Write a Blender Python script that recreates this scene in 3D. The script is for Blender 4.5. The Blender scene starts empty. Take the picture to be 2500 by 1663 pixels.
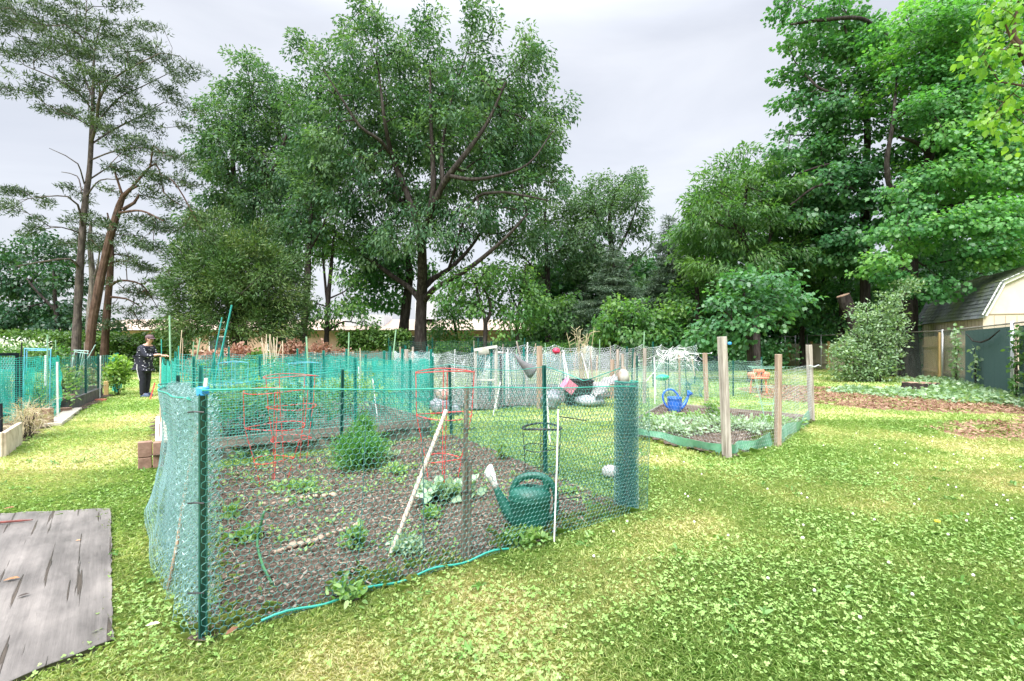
import bpy, bmesh, math, random
import numpy as np
from mathutils import Vector, Matrix
from mathutils.geometry import tessellate_polygon

rng = np.random.default_rng(11)
R = random.Random(5)
sc = bpy.context.scene
COL = sc.collection
F, H, HY, CX = 1200.0, 1.4, 842.0, 1250.0     # focal length in photo pixels, eye height, horizon row, centre column
rad = math.radians


def gp(nx, ny, z=0.0):
    """point of the ground seen at a pixel of the photograph"""
    Y = F * H / (ny - HY)
    return Vector(((nx - CX) * Y / F, Y, z))


def at(nx, ny, Y):
    return Vector(((nx - CX) * Y / F, Y, H + (HY - ny) * Y / F))


def gx(nx, Y, z=0.0):
    return Vector(((nx - CX) * Y / F, Y, z))


# ------------------------------------------------------------------ noise
def vnoise(x, y, s=1.0, seed=0):
    x = np.asarray(x, float) / s
    y = np.asarray(y, float) / s
    xi = np.floor(x).astype(np.int64)
    yi = np.floor(y).astype(np.int64)
    fx = x - xi
    fy = y - yi
    fx = fx * fx * (3 - 2 * fx)
    fy = fy * fy * (3 - 2 * fy)

    def h(a, b):
        n = (a * 374761393 + b * 668265263 + seed * 974711) & 0x7FFFFFFF
        n = ((n ^ (n >> 13)) * 1274126177) & 0x7FFFFFFF
        return ((n ^ (n >> 16)) & 0xFFFF) / 65535.0
    return (h(xi, yi) * (1 - fx) + h(xi + 1, yi) * fx) * (1 - fy) + (h(xi, yi + 1) * (1 - fx) + h(xi + 1, yi + 1) * fx) * fy


def fbm(x, y, s=1.0, seed=0, o=3):
    t = 0
    a = 1.0
    n = 0
    for k in range(o):
        t = t + a * vnoise(x, y, s / 2 ** k, seed + 17 * k)
        n += a
        a *= 0.5
    return t / n


# ------------------------------------------------------------------ materials
MATS = {}


def hx(c):
    return tuple(c) + (1.0,) if len(c) == 3 else tuple(c)


def pmat(name, cols, scale=6.0, rough=0.8, spec=0.3, bump=0.0, stretch=(1, 1, 1), detail=6, metal=0.0, bscale=None, lo=0.32, hi=0.68, translucent=0.0, alpha=None):
    """noise driven principled material"""
    if name in MATS:
        return MATS[name]
    m = bpy.data.materials.new(name)
    m.use_nodes = True
    nt = m.node_tree
    b = nt.nodes['Principled BSDF']
    b.inputs['Roughness'].default_value = rough
    b.inputs['Specular IOR Level'].default_value = spec
    b.inputs['Metallic'].default_value = metal
    if len(cols) == 1:
        b.inputs['Base Color'].default_value = hx(cols[0])
    tc = nt.nodes.new('ShaderNodeTexCoord')
    mp = nt.nodes.new('ShaderNodeMapping')
    mp.inputs['Scale'].default_value = stretch
    nt.links.new(tc.outputs['Object'], mp.inputs['Vector'])
    n = nt.nodes.new('ShaderNodeTexNoise')
    n.inputs['Scale'].default_value = scale
    n.inputs['Detail'].default_value = detail
    n.inputs['Roughness'].default_value = 0.62
    nt.links.new(mp.outputs['Vector'], n.inputs['Vector'])
    if len(cols) > 1:
        r = nt.nodes.new('ShaderNodeValToRGB')
        el = r.color_ramp.elements
        el[0].position, el[1].position = lo, hi
        el[0].color, el[1].color = hx(cols[0]), hx(cols[-1])
        for i, c in enumerate(cols[1:-1]):
            e = el.new(lo + (hi - lo) * (i + 1) / (len(cols) - 1))
            e.color = hx(c)
        nt.links.new(n.outputs['Fac'], r.inputs['Fac'])
        nt.links.new(r.outputs['Color'], b.inputs['Base Color'])
    if bump:
        bp = nt.nodes.new('ShaderNodeBump')
        bp.inputs['Strength'].default_value = bump
        bp.inputs['Distance'].default_value = 0.02
        src = n
        if bscale:
            src = nt.nodes.new('ShaderNodeTexNoise')
            src.inputs['Scale'].default_value = bscale
            src.inputs['Detail'].default_value = 5
            nt.links.new(mp.outputs['Vector'], src.inputs['Vector'])
        nt.links.new(src.outputs['Fac'], bp.inputs['Height'])
        nt.links.new(bp.outputs['Normal'], b.inputs['Normal'])
    MATS[name] = m
    return m


def leafmat(name, cols, transl=0.3, rough=0.45, spec=0.4, tcol=None):
    """leaf material: the colour of every leaf comes from the mesh attribute 'tint'"""
    if name in MATS:
        return MATS[name]
    m = bpy.data.materials.new(name)
    m.use_nodes = True
    nt = m.node_tree
    b = nt.nodes['Principled BSDF']
    out = nt.nodes['Material Output']
    b.inputs['Roughness'].default_value = rough
    b.inputs['Specular IOR Level'].default_value = spec
    a = nt.nodes.new('ShaderNodeAttribute')
    a.attribute_name = 'tint'
    r = nt.nodes.new('ShaderNodeValToRGB')
    el = r.color_ramp.elements
    el[0].position, el[1].position = 0.0, 1.0
    el[0].color, el[1].color = hx(cols[0]), hx(cols[-1])
    for i, c in enumerate(cols[1:-1]):
        e = el.new((i + 1) / (len(cols) - 1))
        e.color = hx(c)
    nt.links.new(a.outputs['Fac'], r.inputs['Fac'])
    nt.links.new(r.outputs['Color'], b.inputs['Base Color'])
    if transl > 0:
        t = nt.nodes.new('ShaderNodeBsdfTranslucent')
        mx = nt.nodes.new('ShaderNodeMixShader')
        mx.inputs[0].default_value = transl
        mul = nt.nodes.new('ShaderNodeMix')
        mul.data_type = 'RGBA'
        mul.blend_type = 'MULTIPLY'
        mul.inputs[0].default_value = 1.0
        nt.links.new(r.outputs['Color'], mul.inputs[6])
        mul.inputs[7].default_value = hx(tcol or (1.5, 1.7, 0.6))
        nt.links.new(mul.outputs[2], t.inputs['Color'])
        nt.links.new(b.outputs[0], mx.inputs[1])
        nt.links.new(t.outputs[0], mx.inputs[2])
        nt.links.new(mx.outputs[0], out.inputs['Surface'])
    MATS[name] = m
    return m


# ------------------------------------------------------------------ objects
def wloc(o):
    v = Vector((0, 0, 0))
    while o is not None:
        v = v + Vector(o.location)
        o = o.parent
    return v


def tag(o, label=None, cat=None, group=None, kind=None):
    if label:
        o['label'] = label
    if cat:
        o['category'] = cat
    if group:
        o['group'] = group
    if kind:
        o['kind'] = kind
    return o


def thing(name, label, cat, loc=(0, 0, 0), group=None, rotz=0.0):
    o = bpy.data.objects.new(name, None)
    COL.objects.link(o)
    o.location = loc
    o.rotation_euler = (0, 0, rotz)
    o.empty_display_size = 0.1
    return tag(o, label, cat, group)


def copy_tree(o, parent=None):
    c = o.copy()
    COL.objects.link(c)
    c.parent = parent
    for ch in list(o.children):
        copy_tree(ch, c)
    return c


class MB:
    def __init__(s):
        s.v = []
        s.f = []

    def add(s, vs, fs):
        b = len(s.v)
        s.v += [tuple(p) for p in vs]
        s.f += [tuple(b + i for i in f) for f in fs]
        return s

    def tube(s, pts, r, n=8, cap=True, closed=False):
        pts = [Vector(p) for p in pts]
        m = len(pts)
        rr = r if hasattr(r, '__len__') else [r] * m
        up = None
        vs = []
        for i, p in enumerate(pts):
            if closed:
                d = pts[(i + 1) % m] - pts[i - 1]
            else:
                d = pts[min(i + 1, m - 1)] - pts[max(i - 1, 0)]
            d.normalize()
            if up is None:
                up = d.orthogonal().normalized()
            up = (up - d * up.dot(d))
            if up.length < 1e-5:
                up = d.orthogonal()
            up.normalize()
            sd = d.cross(up)
            for k in range(n):
                a = 2 * math.pi * k / n
                vs.append(p + (up * math.cos(a) + sd * math.sin(a)) * rr[i])
        fs = []
        for i in range(m if closed else m - 1):
            j = (i + 1) % m
            for k in range(n):
                k2 = (k + 1) % n
                fs.append((i * n + k, i * n + k2, j * n + k2, j * n + k))
        if cap and not closed:
            fs.append(tuple(range(n - 1, -1, -1)))
            fs.append(tuple((m - 1) * n + k for k in range(n)))
        return s.add(vs, fs)

    def box(s, c, size, rot=None):
        c = Vector(c)
        x, y, z = [q / 2 for q in size]
        vs = [Vector(p) for p in ((-x, -y, -z), (x, -y, -z), (x, y, -z), (-x, y, -z), (-x, -y, z), (x, -y, z), (x, y, z), (-x, y, z))]
        if rot is not None:
            if not isinstance(rot, Matrix):
                rot = Matrix.Rotation(rot, 3, 'Z')
            vs = [rot @ p for p in vs]
        return s.add([c + p for p in vs], [(0, 3, 2, 1), (4, 5, 6, 7), (0, 1, 5, 4), (1, 2, 6, 5), (2, 3, 7, 6), (3, 0, 4, 7)])

    def bar(s, a, b, w, t, roll=None):
        a, b = Vector(a), Vector(b)
        d = (b - a).normalized()
        ref = Vector(roll) if roll is not None else (Vector((0, 0, 1)) if abs(d.z) < 0.9 else Vector((0.8, 0.6, 0)))
        sd = d.cross(ref).normalized()
        up = sd.cross(d).normalized()
        vs = []
        for p in (a, b):
            for q, e in ((-1, -1), (1, -1), (1, 1), (-1, 1)):
                vs.append(p + sd * q * w / 2 + up * e * t / 2)
        return s.add(vs, [(3, 2, 1, 0), (4, 5, 6, 7), (0, 1, 5, 4), (1, 2, 6, 5), (2, 3, 7, 6), (3, 0, 4, 7)])

    def lathe(s, prof, n=24, c=(0, 0, 0), sx=1.0, sy=1.0):
        c = Vector(c)
        vs = []
        for r, z in prof:
            for k in range(n):
                a = 2 * math.pi * k / n
                vs.append(c + Vector((r * sx * math.cos(a), r * sy * math.sin(a), z)))
        fs = []
        for i in range(len(prof) - 1):
            for k in range(n):
                k2 = (k + 1) % n
                fs.append((i * n + k, i * n + k2, (i + 1) * n + k2, (i + 1) * n + k))
        return s.add(vs, fs)

    def quad(s, *p):
        return s.add(p, [tuple(range(len(p)))])

    def build(s, name, m, parent=None, smooth=False, bevel=0.0, rot_free=False):
        me = bpy.data.meshes.new(name)
        off = wloc(parent) if (parent is not None and not rot_free) else Vector((0, 0, 0))
        me.from_pydata([Vector(p) - off for p in s.v], [], s.f)
        if bevel > 0:
            bm = bmesh.new()
            bm.from_mesh(me)
            es = [e for e in bm.edges if len(e.link_faces) == 2 and e.calc_face_angle(0) > 0.6]
            bmesh.ops.bevel(bm, geom=es, offset=bevel, segments=1, affect='EDGES', profile=0.6)
            bm.to_mesh(me)
            bm.free()
        if smooth:
            me.polygons.foreach_set('use_smooth', [True] * len(me.polygons))
        o = bpy.data.objects.new(name, me)
        COL.objects.link(o)
        if m is not None:
            me.materials.append(m)
        if parent is not None:
            o.parent = parent
        return o


def npmesh(name, V, k, m, parent=None, tint=None, smooth=False, shared=None):
    """mesh of N polygons with k own corners each: V is (N*k,3); or shared=(verts, faces (N,k))"""
    me = bpy.data.meshes.new(name)
    if shared is not None:
        V, Fc = shared
        idx = np.asarray(Fc, np.int32).ravel()
        n = len(idx) // k
    else:
        V = np.asarray(V).reshape(-1, 3)
        n = len(V) // k
        idx = np.arange(n * k, dtype=np.int32)
    if parent is not None:
        V = V - np.array(wloc(parent))
    me.vertices.add(len(V))
    me.vertices.foreach_set('co', np.ascontiguousarray(V, np.float32).ravel())
    me.loops.add(n * k)
    me.loops.foreach_set('vertex_index', idx)
    me.polygons.add(n)
    me.polygons.foreach_set('loop_start', np.arange(0, n * k, k, dtype=np.int32))
    if smooth:
        me.polygons.foreach_set('use_smooth', np.ones(n, bool))
    if tint is not None:
        a = me.attributes.new('tint', 'FLOAT', 'FACE' if len(tint) == n else 'POINT')
        a.data.foreach_set('value', np.asarray(tint, np.float32))
    me.update(calc_edges=True)
    me.validate()
    o = bpy.data.objects.new(name, me)
    COL.objects.link(o)
    if m is not None:
        me.materials.append(m)
    if parent is not None:
        o.parent = parent
    return o


def unit(a):
    return a / np.maximum(np.linalg.norm(a, axis=-1, keepdims=True), 1e-9)


def edge_prisms(A, B, ra, rb=None, n=3):
    """thin prisms along edges A->B, returns quads (N*n,4,3)"""
    if rb is None:
        rb = ra
    E = len(A)
    ra = np.broadcast_to(ra, (E,)).reshape(-1, 1)
    rb = np.broadcast_to(rb, (E,)).reshape(-1, 1)
    d = unit(B - A)
    ref = np.where(np.abs(d[:, 2:3]) < 0.9, np.array([[0, 0, 1.0]]), np.array([[1.0, 0, 0]]))
    s = unit(np.cross(d, ref))
    t = np.cross(d, s)
    ang = np.arange(n) * 2 * np.pi / n
    ca, sa = np.cos(ang), np.sin(ang)
    off = s[:, None, :] * ca[None, :, None] + t[:, None, :] * sa[None, :, None]
    a = A[:, None, :] + off * ra[:, None]
    b = B[:, None, :] + off * rb[:, None]
    a2 = np.roll(a, -1, axis=1)
    b2 = np.roll(b, -1, axis=1)
    return np.stack([a, a2, b2, b], axis=2).reshape(-1, 4, 3)


def inpoly(x, y, poly):
    x = np.asarray(x)
    y = np.asarray(y)
    ins = np.zeros(x.shape, bool)
    n = len(poly)
    for i in range(n):
        x0, y0 = poly[i][0], poly[i][1]
        x1, y1 = poly[(i + 1) % n][0], poly[(i + 1) % n][1]
        c = ((y0 > y) != (y1 > y)) & (x < (x1 - x0) * (y - y0) / (y1 - y0 + 1e-12) + x0)
        ins ^= c
    return ins


# ------------------------------------------------------------------ camera, world, sun
cam = bpy.data.cameras.new('camera')
camo = bpy.data.objects.new('camera', cam)
COL.objects.link(camo)
cam.sensor_width = 36
cam.lens = 36 * F / 2500
cam.shift_y = 10.5 / 2500
cam.clip_start = 0.05
cam.clip_end = 2000
camo.location = (0, 0, H)
camo.rotation_euler = (rad(90), 0, 0)
sc.camera = camo

SUN_EL, SUN_AZ = rad(50), rad(200)   # azimuth clockwise from +Y: from behind the camera, a little left
w = bpy.data.worlds.new("World")
sc.world = w
w.use_nodes = True
nt = w.node_tree
bg = nt.nodes['Background']
sky = nt.nodes.new('ShaderNodeTexSky')
sky.sky_type = 'NISHITA'
sky.sun_disc = False
sky.sun_elevation = SUN_EL
sky.sun_rotation = SUN_AZ
sky.dust_density = 4.0
tc = nt.nodes.new('ShaderNodeTexCoord')
mp = nt.nodes.new('ShaderNodeMapping')
mp.inputs['Scale'].default_value = (1, 1, 2.6)
nt.links.new(tc.outputs['Generated'], mp.inputs['Vector'])
nz = nt.nodes.new('ShaderNodeTexNoise')
nz.inputs['Scale'].default_value = 2.2
nz.inputs['Detail'].default_value = 6
nz.inputs['Roughness'].default_value = 0.52
nz.inputs['Distortion'].default_value = 0.4
nt.links.new(mp.outputs['Vector'], nz.inputs['Vector'])
cr = nt.nodes.new('ShaderNodeValToRGB')
SKYL = 1.0
cr.color_ramp.elements[0].position = 0.34
cr.color_ramp.elements[0].color = (1.24, 1.29, 1.42, 1)
cr.color_ramp.elements[1].position = 0.64
cr.color_ramp.elements[1].color = (1.56, 1.60, 1.70, 1)
nt.links.new(nz.outputs['Fac'], cr.inputs['Fac'])
# an overcast sky is brightest overhead (CIE overcast distribution)
sp = nt.nodes.new('ShaderNodeSeparateXYZ')
nt.links.new(tc.outputs['Generated'], sp.inputs[0])
mr = nt.nodes.new('ShaderNodeMapRange')
mr.interpolation_type = 'SMOOTHSTEP'
mr.inputs['From Min'].default_value = 0.50
mr.inputs['From Max'].default_value = 1.0
mr.inputs['To Min'].default_value = 1.0
mr.inputs['To Max'].default_value = 7.5
nt.links.new(sp.outputs['Z'], mr.inputs['Value'])
vm = nt.nodes.new('ShaderNodeVectorMath')
vm.operation = 'SCALE'
nt.links.new(cr.outputs['Color'], vm.inputs[0])
nt.links.new(mr.outputs['Result'], vm.inputs['Scale'])
mx = nt.nodes.new('ShaderNodeMix')
mx.data_type = 'RGBA'
mx.inputs[0].default_value = 0.94            # thick cloud over the clear sky
nt.links.new(sky.outputs['Color'], mx.inputs[6])
nt.links.new(vm.outputs['Vector'], mx.inputs[7])
nt.links.new(mx.outputs[2], bg.inputs['Color'])
bg.inputs['Strength'].default_value = 0.12

sl = bpy.data.lights.new('sun', 'SUN')
sl.energy = 1.5
sl.angle = rad(35)
sl.color = (1.0, 0.97, 0.92)
so = bpy.data.objects.new('sun', sl)
COL.objects.link(so)
sd = Vector((math.sin(SUN_AZ) * math.cos(SUN_EL), math.cos(SUN_AZ) * math.cos(SUN_EL), math.sin(SUN_EL)))
so.rotation_euler = sd.to_track_quat('Z', 'Y').to_euler()
so.location = (-5, -5, 12)

sc.render.engine = 'CYCLES'
sc.view_settings.view_transform = 'Standard'
sc.view_settings.look = 'None'
sc.view_settings.exposure = 2.27
sc.view_settings.gamma = 1.0
sc.cycles.max_bounces = 6
sc.cycles.diffuse_bounces = 3
sc.cycles.glossy_bounces = 2
sc.cycles.transmission_bounces = 4
sc.cycles.transparent_max_bounces = 8
sc.cycles.caustics_reflective = False
sc.cycles.caustics_refractive = False
sc.cycles.sample_clamp_indirect = 6
# ------------------------------------------------------------------ trees
def resample(P, step):
    P = np.asarray(P, float)
    # Catmull-Rom through the given points
    Q = np.vstack([2 * P[0] - P[1], P, 2 * P[-1] - P[-2]])
    out = []
    for i in range(1, len(Q) - 2):
        n = max(1, int(np.linalg.norm(Q[i + 1][:3] - Q[i][:3]) / step))
        for t in np.linspace(0, 1, n, endpoint=False):
            a, b, c, d = Q[i - 1], Q[i], Q[i + 1], Q[i + 2]
            out.append(0.5 * ((2 * b) + (-a + c) * t + (2 * a - 5 * b + 4 * c - d) * t * t + (-a + 3 * b - 3 * c + d) * t ** 3))
    out.append(P[-1])
    return np.array(out)


def grow(seeds, A, seg=0.5, rtip=0.012, kang=0.9, expo=2.3):
    """skeleton: given limbs plus a branch from the best existing node to every attractor"""
    cap = sum(len(s) for s in seeds) + len(A) * 14 + 10
    pos = np.zeros((cap, 3))
    dr = np.zeros((cap, 3))
    par = np.full(cap, -1, int)
    rmin = np.zeros(cap)
    n = 0
    for si, s in enumerate(seeds):
        st = n
        prev = -1
        if si > 0:
            prev = int(np.argmin(np.linalg.norm(pos[:n] - s[0, :3], axis=1)))
        for q in s:
            pos[n] = q[:3]
            rmin[n] = q[3]
            par[n] = prev
            prev = n
            n += 1
        d = np.gradient(s[:, :3], axis=0) if len(s) > 1 else np.array([[0, 0, 1.0]])
        dr[st:n] = unit(d)
    nseed = n
    D = np.array([np.min(np.linalg.norm(pos[:nseed] - a, axis=1)) for a in A])
    tips = []
    lowz = seeds[0][0, 2] + 0.25 * (seeds[0][-1, 2] - seeds[0][0, 2])
    for i in np.argsort(D):
        a = A[i]
        v = a - pos[:n]
        L = np.linalg.norm(v, axis=1) + 1e-6
        cosang = np.sum(v * dr[:n], axis=1) / L
        cost = L * (1 + kang * (1 - cosang) * 0.5) + np.where(pos[:n, 2] < min(lowz, a[2] - 0.2), 3.0, 0)
        j = int(np.argmin(cost))
        l = L[j]
        k = min(12, max(1, int(l / seg)))
        p0, d0 = pos[j].copy(), dr[j].copy()
        prev = j
        m1 = p0 + d0 * l * 0.35
        for t in np.linspace(0, 1, k + 1)[1:]:
            p = (1 - t) ** 2 * p0 + 2 * t * (1 - t) * m1 + t * t * a
            if t < 1:
                p = p + rng.normal(0, 0.06 * seg + 0.01, 3)
            pos[n] = p
            dd = p - pos[prev]
            dr[n] = dd / (np.linalg.norm(dd) + 1e-9)
            par[n] = prev
            prev = n
            n += 1
        tips.append(prev)
    pos, dr, par, rmin = pos[:n], dr[:n], par[:n], rmin[:n]
    w = np.zeros(n)
    w[tips] += 1
    for i in range(n - 1, 0, -1):
        if par[i] >= 0:
            w[par[i]] += max(w[i], 0.2)
    r = rtip * np.maximum(w, 0.5) ** (1 / expo)
    r = np.where(rmin > 0, np.maximum(rmin, 0.0), r)
    for i in range(n):
        if rmin[i] == 0 and par[i] >= 0:
            r[i] = min(r[i], r[par[i]] * 0.92)
    return pos, dr, par, r, nseed, np.array(tips, int)


def scatter(lobes, spacing, thin=0.72, bias=0.42):
    P = []
    for c, ex in lobes:
        ex = np.asarray(ex)
        n = int(max(5, 4.2 * (ex[0] * ex[1] * ex[2]) / spacing ** 3 * 0.55))
        q = unit(rng.normal(size=(n, 3))) * rng.random((n, 1)) ** bias
        P.append(np.asarray(c) + q * ex)
    P = np.vstack(P)
    rng.shuffle(P)
    keep = np.zeros((len(P), 3))
    m = 0
    md = spacing * thin
    for p in P:
        if m == 0 or np.min(np.sum((keep[:m] - p) ** 2, axis=1)) > md * md:
            keep[m] = p
            m += 1
    return keep[:m]


def leaf_cloud(C, D, n, L, W, spread, droop=0.4, up=0.7, out=0.7, jit=0.6, shape='rhomb', fold=0.12, tintbase=None, tvar=0.35):
    """n leaves round every clump centre C, pointing along D with random scatter"""
    N = len(C) * n
    c = np.repeat(C, n, axis=0)
    d = np.repeat(D, n, axis=0)
    g = rng.normal(size=(N, 3))
    g = g / np.maximum(1, np.linalg.norm(g, axis=1, keepdims=True) / 1.9)
    p = c + g * np.asarray(spread)
    dirv = d * out + rng.normal(size=(N, 3)) * jit + g * 0.25 + np.array([0, 0, -droop])
    dirv = unit(dirv)
    nrm = np.array([[0, 0, up]]) + rng.normal(size=(N, 3)) * 0.55 + d * 0.25
    s = unit(np.cross(dirv, nrm))
    nn = np.cross(s, dirv)
    sz = rng.uniform(0.65, 1.3, (N, 1))
    l = L * sz
    wd = W * sz * rng.uniform(0.8, 1.2, (N, 1))
    tb = rng.random(len(C)) if tintbase is None else tintbase
    tint = np.clip(np.repeat(tb, n) * (1 - tvar) + rng.random(N) * tvar, 0, 1)
    if shape == 'rhomb':
        v = [p, p + dirv * l * 0.45 + s * wd * 0.5 + nn * fold * l, p + dirv * l - np.array([0, 0, 0.12]) * l, p + dirv * l * 0.45 - s * wd * 0.5 + nn * fold * l]
    elif shape == 'needle':
        v = [p - s * wd * 0.5, p + s * wd * 0.5, p + dirv * l]
    elif shape == 'maple':
        f = nn * l
        v = [p, p + dirv * l * 0.18 + s * wd * 0.5 + f * 0.02, p + dirv * l * 0.42 + s * wd * 0.26 + f * 0.08, p + dirv * l * 0.62 + s * wd * 0.44 + f * 0.02,
             p + dirv * l - f * 0.14, p + dirv * l * 0.62 - s * wd * 0.44 + f * 0.02, p + dirv * l * 0.42 - s * wd * 0.26 + f * 0.08, p + dirv * l * 0.18 - s * wd * 0.5 + f * 0.02]
    elif shape == 'oval':
        f = nn * l
        v = [p, p + dirv * l * 0.25 + s * wd * 0.45 + f * 0.06, p + dirv * l * 0.6 + s * wd * 0.42 + f * 0.05, p + dirv * l - f * 0.12,
             p + dirv * l * 0.6 - s * wd * 0.42 + f * 0.05, p + dirv * l * 0.25 - s * wd * 0.45 + f * 0.06]
    k = len(v)
    return np.stack(v, axis=1), tint, k


def trunk_mesh(seeds, pos, par, r, nseed, n_sides=10, rough=0.06):
    mb = MB()
    for si, s in enumerate(seeds):
        s = np.asarray(s)
        rr = s[:, 3].copy()
        if si == 0:
            h = np.linalg.norm(s[:, :3] - s[0, :3], axis=1)
            rr = rr * (1 + 0.45 * np.exp(-h / (rr[0] * 1.6)))
        rr = rr * (1 + rough * (rng.random(len(rr)) - 0.5) * 2)
        mb.tube(s[:, :3], list(rr), n=n_sides)
    V = [np.array(mb.v)[np.array(f)] for f in mb.f if len(f) == 4]
    Q = np.array(V)
    idx = np.arange(nseed, len(pos))
    idx = idx[par[idx] >= 0]
    if len(idx):
        big = r[idx] > 0.03
        out = [Q]
        for sel, k in ((idx[big], 5), (idx[~big], 3)):
            if len(sel):
                out.append(edge_prisms(pos[par[sel]], pos[sel], np.minimum(r[par[sel]], r[sel] * 1.35), r[sel], n=k))
        Q = np.vstack(out)
    return Q


BARK = pmat('bark_dark', [(0.016, 0.013, 0.013), (0.036, 0.030, 0.029), (0.072, 0.064, 0.060)], scale=9, rough=0.95, spec=0.1, bump=0.9, stretch=(1, 1, 0.22))
BARK_GREY = pmat('bark_grey', [(0.07, 0.06, 0.058), (0.15, 0.13, 0.125), (0.24, 0.215, 0.205)], scale=9, rough=0.95, spec=0.1, bump=0.9, stretch=(1, 1, 0.25))
BARK_PINE = pmat('bark_pine', [(0.040, 0.033, 0.033), (0.085, 0.070, 0.068), (0.14, 0.115, 0.108)], scale=7, rough=0.95, spec=0.1, bump=0.9, stretch=(1, 1, 0.4))
BARK_RED = pmat('bark_red', [(0.035, 0.026, 0.023), (0.085, 0.052, 0.041), (0.13, 0.088, 0.074)], scale=6, rough=0.95, spec=0.1, bump=0.9, stretch=(1, 1, 0.4))


def tree(name, label, cat, base, Y, limbs, lobes, leaf, bark, lmat, spacing=0.75, group=None, depth=0.55, seg=0.5, rtip=0.012, thin=0.72, dead=0, flat=1.0, bias=0.42, kang=0.9, sides=10, front=0.0):
    """limbs: [(nx, ny, radius_px[, metres behind])]; lobes: [(nx, ny, r_px[, metres behind])] in photograph pixels at distance Y"""
    b = gx(base, Y)
    root = thing(name, label, cat, b, group)
    S = []
    for li in limbs:
        P = np.array([[*at(q[0], q[1], Y + (q[3] if len(q) > 3 else 0) - front * min(1.0, max(0.0, (720 - q[1]) / 160.0))), q[2] * Y / F] for q in li])
        if li is limbs[0]:
            P[0, 2] = -0.15
        S.append(resample(P, 0.35))
    spacing *= 0.70
    LB = []
    xs = [l[0] for l in lobes]
    half = (max(xs) - min(xs)) / 2 * Y / F + 0.5
    cxm = (max(xs) + min(xs)) / 2
    for l in lobes:
        rr = l[2] * Y / F
        fx = (l[0] - cxm) * Y / F / half
        room = math.sqrt(max(0.0, 1 - fx * fx)) * half * depth
        copies = 1 if rr > room else 2
        for q in range(copies):
            if len(l) > 3:
                dy = l[3]
            else:
                dy = rng.uniform(-1, 1) * room if copies == 1 else (-1 + q * 1.1 + rng.uniform(0, 0.9)) * room
            c = np.array(at(l[0], l[1], Y)) + np.array([0, dy, 0])
            LB.append((c, (rr, rr * 0.95, rr * flat)))
            if len(l) > 3:
                break
    A = scatter(LB, spacing, thin=thin, bias=bias)
    A = A[A[:, 2] > 0.25]
    pos, dr, par, r, ns, tips = grow(S, A, seg=seg, rtip=rtip, kang=kang)
    npmesh('trunk', trunk_mesh(S, pos, par, r, ns, sides), 4, bark, root, smooth=False)
    C = pos[tips]
    cen = np.average(C, axis=0)
    O = unit(unit(C - cen) * 0.6 + dr[tips] * 0.8)
    lf = dict(leaf)
    mids = lf.pop('mids', 0)
    if mids:
        sel = np.arange(ns, len(pos))
        sel = sel[(r[sel] < rtip * 2.2)]
        sel = rng.choice(sel, int(len(sel) * mids), replace=False)
        C = np.vstack([C, pos[sel]])
        O = np.vstack([O, dr[sel]])
    V, t, k = leaf_cloud(C, O, **lf)
    npmesh('crown', V, k, lmat, root, t)
    if dead:
        pass
    return root


def conifer(name, label, base, Y, top_ny, half_px, bot_ny, lmat, bark, whorls=26, per=7, droop=0.25, n_needle=26, L=0.22, W=0.035, lean=0, group=None, shape=0.8, trunk_px=8):
    b = gx(base, Y)
    root = thing(name, label, 'tree', b, group)
    top = np.array(at(base + lean, top_ny, Y))
    bot = np.array(b)
    zb = at(base, bot_ny, Y).z
    Hh = top[2]
    S = np.array([[*(bot + (top - bot) * t), trunk_px * Y / F * (1 - 0.93 * t)] for t in np.linspace(0, 1, 14)])
    S[0, 2] = -0.1
    mb = MB()
    mb.tube(S[:, :3], list(S[:, 3]), n=8)
    Q = [np.array([np.array(mb.v)[list(f)] for f in mb.f if len(f) == 4])]
    C, D = [], []
    A_, B_, RA, RB = [], [], [], []
    for z in np.linspace(zb, Hh * 0.99, whorls):
        t = (z - zb) / (Hh - zb)
        reach = half_px * Y / F * (1 - t) ** shape + 0.15
        k = max(3, int(per * (0.5 + 0.5 * (1 - t))))
        a0 = rng.uniform(0, 6.28)
        for i in range(k):
            if rng.random() < 0.1:
                continue
            a = a0 + 6.283 * i / k + rng.uniform(-0.3, 0.3)
            l = reach * rng.uniform(0.65, 1.08)
            o = bot + (top - bot) * (z / Hh) + np.array([0, 0, rng.uniform(-0.15, 0.15)])
            d = np.array([math.cos(a), math.sin(a), 0])
            prev = o
            m = max(2, int(l / 0.32))
            for q in range(1, m + 1):
                f = q / m
                p = o + d * l * f + np.array([0, 0, l * (0.12 * f - droop * f * f)])
                A_.append(prev)
                B_.append(p)
                RA.append(0.03 * (1 - f) + 0.008)
                RB.append(0.03 * (1 - f) + 0.006)
                if f > 0.18:
                    C.append(p)
                    D.append(unit(d + np.array([0, 0, -0.15])))
                    sd = np.array([-d[1], d[0], 0])
                    sl_ = 0.33 * l * (1 - f * 0.75)
                    if sl_ > 0.12:
                        for sg in (-1, 1):
                            for e in range(1, max(2, int(sl_ / 0.3)) + 1):
                                C.append(p + (sd * sg + d * 0.5) * sl_ * e / max(2, int(sl_ / 0.3)) + np.array([0, 0, -0.1 * sl_]))
                                D.append(unit(sd * sg + d * 0.5 + np.array([0, 0, -0.2])))
                prev = p
    Q.append(edge_prisms(np.array(A_), np.array(B_), np.array(RA), np.array(RB), n=3))
    npmesh('trunk', np.vstack(Q), 4, bark, root)
    V, tn, k = leaf_cloud(np.array(C), np.array(D), n_needle, L, W, (0.17, 0.17, 0.05), droop=0.15, out=0.9, jit=0.55, shape='needle')
    npmesh('crown', V, k, lmat, root, tn)
    return root


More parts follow.
